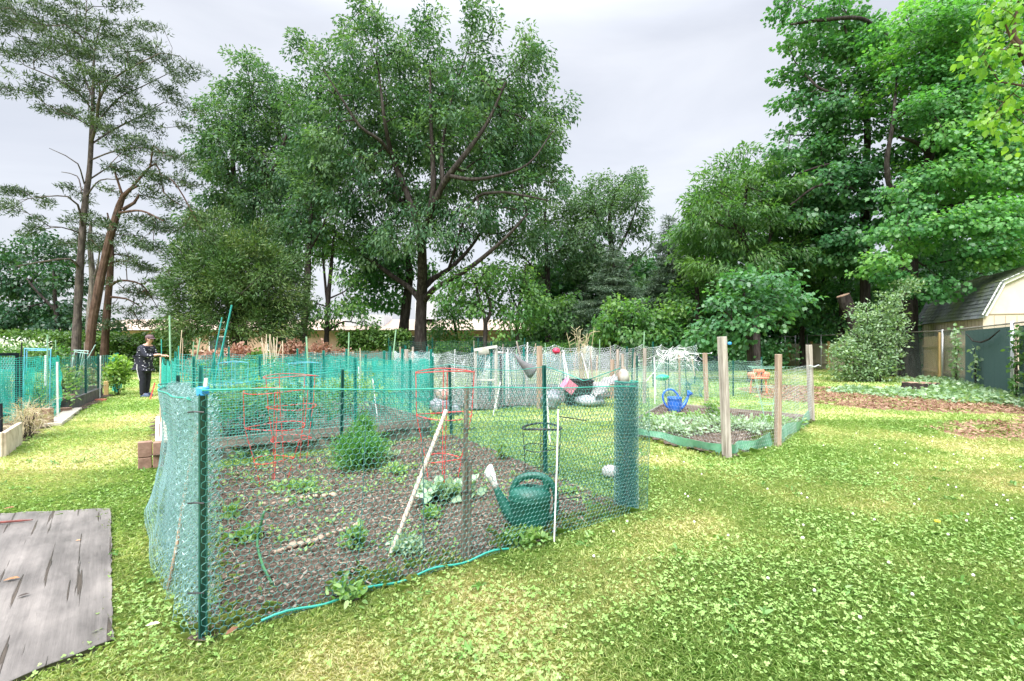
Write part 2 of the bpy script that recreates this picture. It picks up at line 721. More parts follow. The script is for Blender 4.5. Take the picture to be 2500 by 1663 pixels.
def bush(name, label, c, ext, n_clump, leaf, lmat, bark=None, cat='bush', group=None, stems=6, bias=0.5, pts=None):
    """low leafy plant: stems from the ground and leaf clumps through an ellipsoid; c = centre (x, y, z)"""
    root = thing(name, label, cat, (c[0], c[1], 0), group)
    q = unit(rng.normal(size=(n_clump, 3))) * rng.random((n_clump, 1)) ** bias
    C = np.asarray(c) + q * np.asarray(ext)
    if pts is not None:
        C = pts
    C = C[C[:, 2] > 0.02]
    base = np.array([c[0], c[1], 0.0])
    D = unit(C - base + np.array([0, 0, 0.1]))
    A_, B_ = [], []
    for i in range(len(C)):
        if i % max(1, len(C) // max(stems, 1)) == 0 or i < stems:
            b0 = base + np.array([*(rng.normal(0, 0.12, 2) * np.asarray(ext)[:2]), 0])
            m = (b0 + C[i]) / 2 + np.array([0, 0, 0.1 * ext[2]])
            A_ += [b0, m]
            B_ += [m, C[i]]
    npmesh('stem', edge_prisms(np.array(A_), np.array(B_), 0.004 + 0.006 * ext[2], n=3), 4, bark or BARK, root)
    V, t, k = leaf_cloud(C, D, **leaf)
    V[..., 2] = np.maximum(V[..., 2], 0.005)
    npmesh('foliage', V, k, lmat, root, t)
    return root
# ------------------------------------------------------------------ tree crowns of the place
G_OAK = leafmat('leaf_oak', [(0.024, 0.068, 0.035), (0.049, 0.115, 0.059), (0.088, 0.168, 0.085), (0.165, 0.250, 0.134)], transl=0.32, rough=0.5, spec=0.22)
G_OAK2 = leafmat('leaf_oak_far', [(0.043, 0.098, 0.050), (0.079, 0.150, 0.074), (0.138, 0.216, 0.110)], transl=0.32, rough=0.5, spec=0.22)
G_PINE = leafmat('leaf_pine', [(0.018, 0.042, 0.020), (0.038, 0.074, 0.030), (0.085, 0.130, 0.048)], transl=0.12, rough=0.5)
G_CEDAR = leafmat('leaf_cedar', [(0.022, 0.062, 0.018), (0.046, 0.106, 0.030), (0.082, 0.150, 0.042), (0.14, 0.17, 0.052)], transl=0.15, rough=0.6)
G_SPRUCE = leafmat('leaf_spruce', [(0.025, 0.057, 0.035), (0.053, 0.098, 0.057), (0.110, 0.156, 0.094)], transl=0.12, rough=0.55)
G_MAPLE = leafmat('leaf_maple', [(0.035, 0.127, 0.046), (0.066, 0.200, 0.066), (0.108, 0.275, 0.079), (0.198, 0.374, 0.088)], transl=0.42, rough=0.42, spec=0.35)
G_MAPLE_D = leafmat('leaf_maple_dark', [(0.028, 0.104, 0.045), (0.059, 0.171, 0.066), (0.104, 0.242, 0.083)], transl=0.36, rough=0.4, spec=0.45)
G_DARK = leafmat('leaf_dark', [(0.012, 0.048, 0.026), (0.026, 0.080, 0.038), (0.055, 0.125, 0.055)], transl=0.25, rough=0.42)
G_LIGHT = leafmat('leaf_light', [(0.040, 0.110, 0.042), (0.075, 0.168, 0.056), (0.14, 0.245, 0.075)], transl=0.42, rough=0.42)
G_SAP = leafmat('leaf_sapling', [(0.041, 0.115, 0.044), (0.081, 0.190, 0.060), (0.178, 0.299, 0.081)], transl=0.42, rough=0.45)
G_NEAR = leafmat('leaf_near', [(0.075, 0.19, 0.03), (0.15, 0.30, 0.04), (0.28, 0.44, 0.07)], transl=0.45, rough=0.35)
G_BUSH = leafmat('leaf_bush', [(0.12, 0.22, 0.12), (0.22, 0.33, 0.19), (0.36, 0.46, 0.30)], transl=0.3, rough=0.4)
G_IVY = leafmat('leaf_ivy', [(0.035, 0.090, 0.024), (0.075, 0.160, 0.037), (0.160, 0.248, 0.061)], transl=0.25, rough=0.4)
G_COPPER = leafmat('leaf_copper', [(0.08, 0.09, 0.04), (0.26, 0.13, 0.09), (0.40, 0.23, 0.17), (0.46, 0.34, 0.25)], transl=0.3, rough=0.5, tcol=(1.2, 0.9, 0.7))

OAKLEAF = dict(n=72, L=0.23, W=0.10, spread=(0.32, 0.32, 0.24), droop=0.55, up=0.6, out=0.6, jit=0.55, shape='rhomb', mids=0.10)

tree('oak_tree', 'huge broad oak standing in the middle behind the garden plots', 'tree', 1027, 28.0,
     [[(1027, 890, 17), (1027, 800, 14), (1030, 720, 13), (1031, 650, 12), (1027, 580, 9.5), (1010, 520, 8), (985, 450, 7), (958, 385, 5.5), (940, 300, 4, -1), (930, 220, 2.5, -1), (918, 120, 1.2)],
      [(1026, 735, 7), (1002, 705, 6.5, 0.5), (955, 672, 5.5, 1), (885, 620, 4.5, 1.5), (800, 560, 3.5, 2), (740, 500, 2, 2)],
      [(1036, 735, 7.5), (1060, 705, 6.5, -0.8), (1105, 680, 6, -1.5), (1165, 640, 5, -2), (1235, 580, 3.5, -2), (1290, 520, 2, -2)],
      [(1034, 705, 7), (1058, 680, 6.5, 0.5), (1095, 658, 5.5, 1), (1140, 615, 4.5, 2), (1180, 560, 3, 2.5)],
      [(1012, 525, 5), (985, 495, 5, 1), (960, 470, 4.5, 2), (900, 400, 3.6, 2.5), (850, 340, 2.6, 3), (800, 240, 1.5, 3)],
      [(960, 390, 4), (930, 345, 4, -1), (880, 310, 3.2, -1.6), (840, 250, 2.2, -2), (790, 170, 1.2, -2)],
      [(1031, 600, 8), (1050, 520, 7, -0.6), (1058, 450, 6.5, -1), (1056, 380, 5, -1), (1052, 290, 3.5, -1), (1050, 170, 1.8, -1)],
      [(1050, 520, 7, -0.6), (1082, 450, 7, -1.3), (1110, 410, 6.5, -1.8), (1150, 358, 5, -2), (1195, 290, 3.5, -2), (1235, 200, 2, -2)],
      [(1082, 450, 5, -1.3), (1079, 410, 4.5, -1.3), (1080, 360, 3.5, -1), (1100, 250, 2.4, -0.5), (1140, 130, 1.2)],
      [(1100, 430, 4.5, -1.7), (1150, 438, 3.8, -2), (1210, 430, 3, -2.5), (1290, 400, 2, -3), (1350, 320, 1.2, -2.5)],
      [(1095, 658, 3.5, 1), (1150, 500, 3.2, -1), (1210, 470, 3, -2), (1280, 478, 2.2, -2.5), (1340, 490, 1.4, -2.5)]],
     [(905, 58, 34, 0), (930, 125, 56), (1050, 62, 36, 0), (1060, 122, 52), (1150, 78, 30, 0), (1165, 130, 54), (1282, 125, 32, 0), (1295, 195, 58),
      (1345, 270, 48), (1378, 290, 22, 0), (728, 110, 24, 0), (778, 128, 36, 0), (845, 128, 40, 0), (800, 195, 56), (870, 215, 70), (955, 215, 75), (1055, 225, 85), (1150, 235, 85),
      (1235, 270, 80), (1310, 345, 60), (760, 300, 60), (860, 320, 78), (960, 330, 85), (1060, 335, 85), (1160, 345, 85), (1250, 370, 75), (1335, 410, 48), (1355, 355, 32, 0),
      (765, 405, 68), (850, 430, 74), (930, 455, 70), (1010, 470, 70), (1095, 455, 62), (1180, 455, 66), (1265, 460, 60), (1340, 485, 42, -1),
      (870, 530, 58), (950, 555, 60), (1030, 590, 52, -2.5), (975, 620, 40, -3), (1100, 560, 58), (1180, 550, 56), (1265, 545, 52), (1320, 580, 40), (890, 610, 42), (1110, 620, 36)],
     dict(OAKLEAF, n=84), BARK, G_OAK, spacing=1.02, depth=0.42, seg=0.55, rtip=0.013, thin=0.85, sides=14, front=1.9)

tree('oak_tree', 'tall oak behind the olive juniper, left neighbour of the huge oak', 'tree', 600, 32.0,
     [[(592, 880, 12), (588, 700, 11), (580, 560, 9), (573, 470, 7), (570, 380, 5), (590, 290, 4), (620, 200, 2)],
      [(580, 560, 7), (625, 500, 6, -1), (665, 420, 4.5, -1.5), (700, 330, 3, -2)],
      [(573, 470, 4), (545, 380, 3), (530, 300, 2), (520, 230, 1.2)],
      [(600, 525, 4), (680, 560, 3.5, -1.5), (720, 540, 2, -2)]],
     [(655, 165, 38, 0), (610, 175, 34, 0), (640, 220, 55), (690, 245, 50), (580, 235, 45), (530, 235, 26, 0), (570, 310, 60), (650, 320, 75), (720, 330, 60), (520, 330, 36, 0), (530, 400, 48), (610, 410, 70), (690, 420, 75), (750, 430, 55),
      (540, 480, 52), (620, 500, 65), (700, 515, 70), (770, 510, 50), (660, 585, 58), (730, 595, 55), (500, 540, 40), (800, 580, 42), (575, 575, 50), (500, 600, 40), (480, 660, 36)],
     dict(OAKLEAF, n=66), BARK, G_OAK, spacing=0.95, depth=0.45, seg=0.6, thin=0.8)

tree('slender_tree', 'slim bare-stemmed tree with a bent grey trunk between juniper and huge oak', 'tree', 741, 26.0,
     [[(740, 890, 9), (742, 800, 8.5), (750, 700, 8), (753, 620, 7), (757, 560, 5), (765, 480, 3.5), (775, 400, 2)], [(757, 610, 3), (785, 560, 2.4, -0.5), (800, 520, 1.5, -0.8)]],
     [(770, 560, 40), (730, 540, 45), (700, 580, 36), (770, 480, 45), (800, 440, 45), (740, 470, 40), (690, 640, 26), (705, 690, 26)],
     dict(OAKLEAF, n=55), BARK, G_OAK, spacing=0.8, seg=0.5)

tree('slender_tree', 'thin twin-stemmed dark tree with sparse low side branches', 'tree', 797, 27.0,
     [[(796, 890, 7), (798, 800, 6), (802, 720, 5.5), (808, 660, 4.5), (813, 600, 3), (818, 540, 1.5)], [(800, 750, 3.5), (793, 680, 3), (788, 600, 2.2), (795, 540, 1.4)],
      [(799, 810, 2.5), (840, 785, 1.8, -0.6), (890, 795, 1, -1)], [(801, 730, 2.5), (835, 715, 1.8), (860, 700, 1)]],
     [(800, 560, 34), (830, 600, 28), (780, 620, 24), (840, 745, 30), (870, 765, 26), (760, 750, 30), (790, 780, 24), (745, 800, 26), (850, 690, 20), (900, 790, 20), (720, 740, 26)],
     dict(OAKLEAF, n=38, L=0.22, W=0.10), BARK, G_SAP, spacing=0.7, seg=0.5, flat=0.6)

tree('maple_tree', 'fresh green tree leaning just left of the huge oak trunk', 'tree', 985, 31.0,
     [[(983, 890, 13), (986, 800, 12), (995, 720, 11), (1000, 660, 8), (990, 600, 5)], [(995, 700, 5), (960, 640, 4), (930, 600, 2)]],
     [(905, 660, 40), (950, 680, 45), (900, 720, 36), (950, 735, 30), (985, 640, 30), (860, 640, 32), (930, 620, 40), (1050, 660, 22), (880, 600, 34)],
     dict(OAKLEAF, n=50, L=0.22, W=0.17), BARK, G_MAPLE_D, spacing=0.85)

tree('oak_tree', 'upright oak beyond the spruces, right of the huge oak', 'tree', 1500, 34.0,
     [[(1500, 890, 10), (1498, 780, 9), (1495, 680, 8), (1493, 600, 6.5), (1488, 540, 5), (1500, 480, 3.5), (1530, 430, 1.5)], [(1495, 640, 4.5), (1525, 580, 3.5), (1550, 520, 2), (1560, 470, 1)], [(1494, 600, 4), (1460, 540, 3), (1440, 480, 1.6)], [(1500, 690, 3), (1550, 640, 2.2), (1590, 600, 1)]],
     [(1490, 450, 36, 0), (1545, 440, 32, 0), (1460, 440, 24, 0), (1450, 490, 46), (1510, 490, 50), (1560, 490, 36, 0), (1420, 480, 30), (1400, 530, 48), (1460, 560, 46), (1530, 560, 40, 0), (1575, 560, 30, 0), (1420, 600, 45), (1560, 620, 28, 0), (1380, 600, 36), (1480, 640, 40), (1600, 590, 18, 0), (1440, 660, 36)],
     dict(OAKLEAF, n=66), BARK, G_OAK2, spacing=0.9, depth=0.45, seg=0.6, thin=0.8)

tree('oak_tree', 'olive-tinged tree filling the gap at the right edge of the huge oak', 'tree', 1340, 33.0,
     [[(1340, 890, 8), (1338, 800, 7.5), (1337, 700, 7), (1335, 620, 5), (1330, 540, 3), (1335, 470, 1.5)], [(1337, 690, 3), (1290, 640, 2), (1260, 610, 1)], [(1337, 650, 3), (1375, 600, 2)]],
     [(1330, 500, 46), (1380, 480, 40), (1330, 570, 50), (1290, 590, 46), (1385, 560, 46), (1260, 640, 44), (1330, 645, 48), (1390, 640, 44), (1230, 600, 40), (1210, 660, 34), (1310, 690, 30)],
     dict(OAKLEAF, n=55), BARK, G_OAK2, spacing=0.95, depth=0.4)

# slim saplings along the back fence
sap = [(1180, 'sapling with a forked crooked stem right of the huge oak trunk', [[(1180, 890, 6), (1185, 790, 5), (1172, 740, 4), (1160, 690, 3), (1150, 650, 1.6)], [(1185, 790, 5), (1200, 750, 3.4), (1178, 690, 2.5), (1185, 640, 1.2)]],
        [(1150, 680, 34), (1190, 700, 32), (1130, 720, 30), (1165, 745, 28), (1210, 660, 30), (1110, 690, 26), (1095, 735, 24)], G_SAP, 26),
       (1262, 'thin straight sapling left of the darkest bare trunk', [[(1262, 890, 4.5), (1264, 780, 4), (1275, 700, 3.4), (1285, 640, 2)], [(1266, 760, 2.4), (1240, 700, 1.6)]],
        [(1270, 680, 30), (1240, 710, 32), (1290, 720, 30), (1250, 770, 34), (1285, 780, 30), (1220, 760, 28), (1310, 760, 28), (1225, 820, 30)], G_SAP, 27),
       (1135, 'low leafy tree with pale leaves in front of the far building', [[(1120, 890, 4), (1112, 800, 3.5), (1100, 750, 2.5), (1110, 700, 1.5)]],
        [(1090, 760, 30), (1120, 780, 32), (1075, 800, 28), (1140, 820, 30), (1100, 830, 28), (1060, 830, 22)], G_LIGHT, 33)]
for bx_, lab, lim, lob, lm, yy in sap:
    tree('sapling', lab, 'tree', bx_, yy, lim, lob, dict(OAKLEAF, n=44, L=0.2, W=0.13), BARK, lm, spacing=0.72, group='saplings along the back fence', flat=0.8)

# evergreen trees
tree('juniper_tree', 'wide dark olive juniper behind the copper-leaved hedge', 'tree', 580, 22.0,
     [[(582, 890, 13), (580, 800, 12), (577, 720, 11), (575, 640, 8), (578, 580, 4)], [(580, 790, 5), (530, 700, 3.5), (480, 640, 2)], [(578, 760, 5), (630, 690, 3.5), (670, 640, 2)], [(576, 700, 4), (540, 620, 2.6), (520, 560, 1.4)], [(576, 690, 4), (610, 620, 2.6), (620, 570, 1.4)]],
     [(485, 575, 26, 0), (545, 585, 32), (605, 590, 32), (570, 630, 50), (500, 620, 50), (640, 630, 48), (450, 660, 38), (540, 680, 60), (620, 690, 56), (680, 690, 40), (440, 720, 40), (500, 740, 54), (590, 750, 60), (660, 750, 50), (450, 790, 40), (520, 800, 46), (700, 770, 36), (640, 800, 44), (470, 600, 24, 0), (690, 640, 24), (425, 755, 26, 0), (475, 545, 18, 0), (520, 530, 20, 0), (570, 540, 22, 0), (640, 555, 20, 0), (440, 620, 20, 0), (415, 700, 22), (715, 730, 24), (430, 810, 30), (700, 820, 30)],
     dict(n=120, L=0.17, W=0.048, spread=(0.24, 0.24, 0.22), droop=-0.35, up=0.3, out=0.9, jit=0.5, shape='rhomb', mids=0.25), BARK, G_CEDAR, spacing=0.62, depth=0.45, seg=0.45, thin=0.75)
conifer('spruce_tree', 'broad dark spruce with drooping boughs under the upright oak', 1497, 29.0, 600, 125, 850, G_SPRUCE, BARK, whorls=24, per=8, droop=0.22, trunk_px=10, n_needle=20)
conifer('spruce_tree', 'narrow pointed spruce standing in the sky gap', 1632, 30.0, 528, 85, 850, G_SPRUCE, BARK, whorls=34, per=8, droop=0.18, trunk_px=9, n_needle=22)
conifer('spruce_tree', 'small half-hidden spruce at the left foot of the broad dark spruce', 1420, 33.0, 690, 70, 850, G_SPRUCE, BARK, whorls=16, per=7, droop=0.22, trunk_px=6)

# pines on the left
PINELEAF = dict(n=74, L=0.18, W=0.046, spread=(0.21, 0.21, 0.09), droop=-0.25, up=0.3, out=0.45, jit=0.8, shape='needle', mids=0.18)
tree('pine_tree', 'tallest pine at the left with a thick purple-grey trunk', 'tree', 186, 23.0,
     [[(184, 880, 9.94), (188, 800, 8.77), (193, 700, 8.19), (199, 600, 7.31), (207, 500, 6.43), (218, 420, 5.56), (223, 340, 4.97), (226, 270, 4.09), (228, 200, 2.92), (232, 120, 1.86), (250, 40, 0.93)],
      [(222, 350, 3.51), (236, 300, 3.22, -0.5), (243, 240, 2.92, -1), (275, 195, 2.13, -1), (330, 160, 1.61, -1.5), (390, 130, 0.87, -1.5)],
      [(226, 350, 2.13), (280, 315, 2.11, 1), (340, 285, 1.61, 1.5), (400, 250, 0.87, 1.5)],
      [(224, 390, 1.86), (270, 372, 1.61, -0.6), (330, 360, 1.12, -1), (390, 370, 0.62)],
      [(216, 440, 1.86), (270, 405, 1.49, 0.6), (300, 390, 0.87, 1)],
      [(226, 270, 2.13), (190, 225, 2.11, -1), (130, 190, 1.61, -1.4), (60, 160, 0.87, -1.6)],
      [(226, 240, 2.13), (200, 170, 2.11, 1), (180, 90, 1.49, 1.6), (160, 20, 0.74, 1.6)],
      [(236, 300, 2.23), (290, 240, 1.86, 1), (350, 210, 1.24, 1.5), (430, 170, 0.68, 1.5)],
      [(222, 310, 1.86), (170, 280, 1.49, -1), (110, 255, 0.87, -1.2)],
      [(202, 560, 2.63), (190, 500, 2.23, -0.6), (165, 480, 1.74, -1), (110, 480, 1.12, -1.2), (40, 490, 0.62)],
      [(206, 450, 1.61), (190, 400, 1.36, -0.8), (160, 380, 1.05, -1), (120, 362, 0.56, -1.2)],
      [(200, 470, 1.49), (188, 430, 1.24, 0.8), (150, 420, 0.74, 1)],
      [(193, 655, 2.92), (170, 632, 2.13, -0.8), (110, 638, 1.86, -1.2), (40, 650, 0.99, -1.4)],
      [(197, 570, 1.86), (150, 555, 1.36, -1), (100, 560, 0.74, -1)],
      [(210, 480, 2.11), (245, 440, 1.49, -0.8), (300, 440, 0.81, -1)]],
     [(35, 25, 42), (110, 25, 46), (185, 25, 42), (270, 25, 40), (335, 40, 36), (40, 85, 40), (110, 100, 52), (190, 110, 58), (275, 105, 58), (350, 110, 48), (30, 145, 30, -1), (100, 165, 42), (180, 190, 50), (260, 180, 55), (335, 175, 50), (410, 145, 38), (465, 165, 26, 0),
      (40, 175, 18, -1), (110, 240, 34), (170, 265, 42), (240, 260, 45), (310, 245, 50), (380, 215, 42), (440, 180, 26), (80, 250, 24), (200, 295, 22), (350, 295, 34), (420, 290, 24), (450, 250, 18, 1), (280, 330, 26), (320, 340, 22),
      (40, 475, 22, -1), (95, 480, 28, -1), (150, 500, 28), (190, 470, 22), (60, 520, 22, -1), (120, 530, 28), (185, 560, 36), (240, 540, 28), (150, 590, 22)],
     PINELEAF, BARK_PINE, G_PINE, spacing=0.62, depth=0.5, seg=0.4, rtip=0.010, thin=0.78, flat=0.5, bias=0.5, sides=14)
tree('pine_tree', 'red-barked pine leaning right, its trunk crossing behind the person', 'tree', 215, 22.0,
     [[(214, 880, 10), (224, 800, 9.5), (238, 720, 9), (252, 650, 8.5), (266, 590, 8), (283, 530, 7.5), (300, 480, 6), (318, 462, 4), (335, 455, 2.4)],
      [(300, 512, 4), (328, 495, 3.4), (340, 475, 2.2)], [(290, 520, 3.4), (345, 515, 2.4, -0.5), (400, 540, 1.4, -1)], [(318, 462, 3), (380, 400, 2.2), (400, 470, 1.8), (440, 500, 1)], [(300, 480, 3), (280, 420, 2), (270, 400, 1)],
      [(360, 420, 1.6), (420, 440, 1.6), (470, 520, 1.6), (490, 560, 1.2)]],
     [(310, 370, 30), (360, 370, 36), (410, 375, 36), (450, 400, 26), (290, 420, 30), (340, 420, 36), (400, 430, 38), (450, 450, 30), (280, 470, 24), (370, 470, 34), (430, 500, 30), (330, 530, 28), (385, 550, 32), (300, 570, 26), (350, 600, 28), (440, 550, 24), (400, 610, 22), (310, 640, 22)],
     dict(PINELEAF, n=70), BARK_RED, G_PINE, spacing=0.62, depth=0.45, seg=0.4, rtip=0.010, thin=0.8, flat=0.5, bias=0.5)
tree('pine_tree', 'shorter reddish pine just right of the leaning pine', 'tree', 252, 24.0,
     [[(252, 880, 9), (260, 780, 8), (268, 680, 7), (272, 620, 5.5), (270, 560, 3), (262, 520, 1.6)], [(266, 700, 3.4), (295, 685, 2.6, -0.5), (345, 695, 1.8, -0.8), (375, 735, 1)], [(266, 725, 3), (310, 730, 2), (345, 750, 1)]],
     [(265, 550, 22), (240, 600, 22), (290, 620, 22), (330, 650, 22), (310, 700, 26), (350, 720, 28), (370, 760, 24), (300, 760, 28), (340, 790, 24), (280, 790, 22), (390, 690, 18)],
     dict(PINELEAF, n=56), BARK_RED, G_PINE, spacing=0.66, seg=0.4, flat=0.55)
tree('slender_tree', 'pale grey slim trunk between the tallest pine and the leaning pine', 'tree', 217, 25.0,
     [[(216, 880, 9), (220, 780, 8), (226, 690, 7), (220, 600, 5), (222, 540, 2.5)], [(224, 700, 3), (240, 640, 2), (245, 590, 1)]],
     [(225, 560, 26), (250, 600, 20), (200, 600, 22), (215, 640, 18)],
     dict(PINELEAF, n=50), BARK_GREY, G_PINE, spacing=0.7, seg=0.4)
for bx_, yy, lab, lim, lob in (
        (75, 30, 'dark bushy tree at the left edge with a thin forked stem', [[(75, 890, 4), (78, 780, 4), (80, 700, 3.4), (82, 640, 2)], [(79, 740, 2), (40, 690, 1.6)]],
         [(80, 600, 36), (40, 640, 34), (110, 640, 36), (20, 700, 36), (70, 690, 42), (120, 700, 36), (10, 760, 36), (60, 770, 40), (110, 770, 38), (150, 760, 30), (140, 600, 26), (15, 610, 28)]),
        (148, 28, 'low dark green tree behind the ivy hedge beside the tallest pine trunk', [[(147, 890, 5), (140, 800, 4.5), (134, 720, 3.6), (130, 660, 2)], [(138, 760, 3), (80, 700, 2.4), (40, 640, 1.4)]],
         [(30, 780, 36), (80, 790, 40), (130, 795, 36), (165, 800, 28), (100, 760, 30), (170, 740, 24), (160, 690, 22), (130, 660, 24), (20, 820, 26), (240, 790, 26), (235, 830, 24)])):
    tree('deciduous_tree', lab, 'tree', bx_, yy, lim, lob, dict(OAKLEAF, n=56, L=0.22, W=0.15), BARK, G_DARK, spacing=0.8, flat=0.75)

# right side: maples and the bright wood edge
MAPLELEAF = dict(n=88, L=0.14, W=0.15, spread=(0.38, 0.38, 0.14), droop=0.55, up=1.1, out=0.75, jit=0.4, shape='maple', mids=0.12)
tree('maple_tree', 'great bright maple towering over the shed', 'tree', 2215, 21.5,
     [[(2212, 900, 24), (2214, 780, 22), (2218, 650, 19), (2222, 560, 16), (2240, 470, 12), (2270, 380, 9), (2280, 300, 7), (2275, 200, 4), (2270, 90, 2)],
      [(2222, 560, 9), (2180, 480, 7, -0.6), (2165, 400, 5.5, -1), (2180, 300, 4, -1), (2190, 180, 2)],
      [(2230, 520, 9), (2330, 420, 8, -1), (2420, 370, 6, -1.4), (2510, 350, 3, -1.8)],
      [(2226, 560, 7), (2330, 500, 6, 1), (2430, 470, 4, 1.4), (2500, 470, 2, 1.6)],
      [(2270, 380, 6), (2240, 350, 4.4, -1), (2195, 335, 3, -1.6)], [(2280, 300, 5), (2350, 230, 4), (2420, 130, 2.4)]],
     [(2230, 30, 60), (2310, 40, 66), (2390, 60, 60), (2470, 40, 60), (2180, 110, 56), (2260, 120, 75), (2350, 140, 80), (2440, 150, 75), (2190, 200, 55), (2280, 215, 80), (2370, 240, 80), (2460, 250, 75),
      (2190, 300, 62, -2), (2280, 320, 75), (2370, 330, 75), (2460, 350, 70), (2220, 390, 60, -2.5), (2310, 410, 70), (2400, 430, 70), (2480, 440, 60), (2170, 470, 55, -2), (2250, 480, 62, -2.5), (2340, 500, 60), (2430, 520, 62),
      (2140, 560, 50, -2), (2230, 570, 60, -3), (2310, 590, 50, -2.5), (2120, 640, 48, -2), (2200, 650, 50, -3), (2280, 640, 40, -3), (2440, 600, 40, -3.2), (2500, 640, 36, -2), (2160, 720, 40, -2.5), (2105, 700, 36, -2), (2200, 470, 50, -3), (2290, 560, 55, -4), (2340, 560, 50, -4), (2230, 620, 50, -4), (2170, 600, 50, -3.5), (2420, 570, 50, -4), (2480, 560, 50, -4), (2120, 520, 46, -2), (2130, 590, 46, -3), (2090, 590, 44, -2), (2060, 660, 40, -2), (2420, 480, 50, -3)],
     MAPLELEAF, BARK, G_MAPLE, spacing=0.72, depth=0.55, seg=0.5, thin=0.8, flat=0.62)
tree('maple_tree', 'tall dark maple leaning over the sky gap, left of the great bright maple', 'tree', 2110, 25.0,
     [[(2112, 900, 12), (2112, 700, 11), (2112, 560, 10), (2112, 430, 9), (2118, 330, 7.5), (2110, 230, 6, 0), (2090, 150, 4), (2060, 60, 2)],
      [(2115, 300, 4.5), (2060, 235, 4, -1), (2000, 215, 3, -1), (1940, 150, 1.4)], [(2116, 320, 4), (2060, 320, 3.4, 1), (1990, 330, 2.4, 1), (1930, 330, 1.2)], [(2112, 420, 4), (2040, 400, 3, -1), (1960, 420, 2, -1), (1920, 440, 1.2)],
      [(2150, 80, 4), (2100, 45, 4.5, -1.5), (2000, 50, 3.6, -1.5), (1930, 60, 2, -1.5)], [(2112, 470, 3.6), (2010, 450, 3.2, -2), (1930, 500, 1.6, -2)]],
     [(1930, 30, 40, 0), (1990, 40, 50), (2060, 40, 56), (2130, 50, 56), (1945, 100, 40), (2010, 120, 56), (2090, 130, 60), (2160, 140, 50), (1930, 170, 34, 0), (1990, 200, 56), (2070, 220, 62), (2140, 230, 56), (1925, 250, 38, 0), (1985, 290, 56), (2060, 310, 60), (2130, 320, 56),
      (1930, 330, 34, 0), (1900, 380, 36, 0), (1960, 390, 56), (2040, 400, 60), (2120, 410, 54), (1920, 450, 48), (1990, 470, 56), (2070, 480, 56), (2010, 550, 55), (2080, 560, 50), (1940, 540, 50), (2040, 630, 50), (2100, 640, 40), (1960, 620, 46), (1960, 500, 50), (2030, 520, 55), (2130, 500, 55), (2080, 430, 60), (2020, 350, 55), (2140, 560, 50), (2010, 600, 50), (2070, 590, 50), (1980, 430, 45)],
     dict(MAPLELEAF, n=76, L=0.18, W=0.18), BARK, G_MAPLE_D, spacing=0.86, depth=0.45, seg=0.55, thin=0.8, flat=0.62)
tree('sumac_tree', 'airy light green tree with feathery leaf sprays beside the sky gap', 'tree', 1840, 25.0,
     [[(1850, 900, 9), (1845, 760, 8), (1838, 670, 7), (1825, 600, 6), (1812, 560, 5), (1818, 500, 4), (1822, 450, 2.4), (1810, 400, 1.4)], [(1830, 620, 4), (1790, 540, 3, -0.6), (1750, 490, 1.6, -1)], [(1850, 740, 4.5), (1872, 660, 4), (1880, 580, 3), (1878, 500, 1.6)], [(1865, 680, 4), (1920, 620, 3.2, -0.5), (1970, 580, 1.6, -0.5)], [(1812, 560, 3), (1760, 550, 2), (1710, 500, 1)]],
     [(1815, 385, 24, 0), (1780, 405, 28, 0), (1720, 430, 20, 0), (1860, 420, 34), (1740, 460, 36), (1800, 460, 40), (1700, 480, 18, 0), (1870, 480, 44), (1710, 510, 30), (1760, 530, 42), (1830, 540, 46), (1900, 540, 44), (1720, 580, 36), (1780, 600, 44), (1850, 610, 44), (1920, 620, 40), (1700, 650, 34), (1750, 670, 36), (1940, 480, 44), (1960, 560, 44), (1820, 660, 44), (1890, 670, 44), (1680, 560, 30), (1960, 640, 40)],
     dict(n=70, L=0.28, W=0.08, spread=(0.36, 0.36, 0.14), droop=0.45, up=0.9, out=0.7, jit=0.5, shape='rhomb', mids=0.15), BARK, G_LIGHT, spacing=0.78, depth=0.45, thin=0.8, flat=0.7)
tree('deciduous_tree', 'round silvery green tree low in front of the wood, beside the wooden post', 'tree', 1830, 18.5,
     [[(1832, 900, 7), (1830, 830, 6.5), (1826, 770, 5), (1815, 720, 3)], [(1830, 830, 3.4), (1780, 770, 2.6), (1740, 740, 1.4)], [(1830, 800, 3.4), (1880, 750, 2.6), (1920, 720, 1.4)]],
     [(1790, 690, 36), (1850, 690, 40), (1900, 700, 34), (1760, 740, 40), (1820, 740, 44), (1880, 740, 40), (1740, 790, 34), (1800, 785, 36, -0.8), (1860, 780, 34, -0.8), (1720, 830, 28), (1770, 830, 26), (1930, 740, 24)],
     dict(MAPLELEAF, n=42, L=0.17, W=0.15), BARK, G_MAPLE_D, spacing=0.62, flat=0.7)
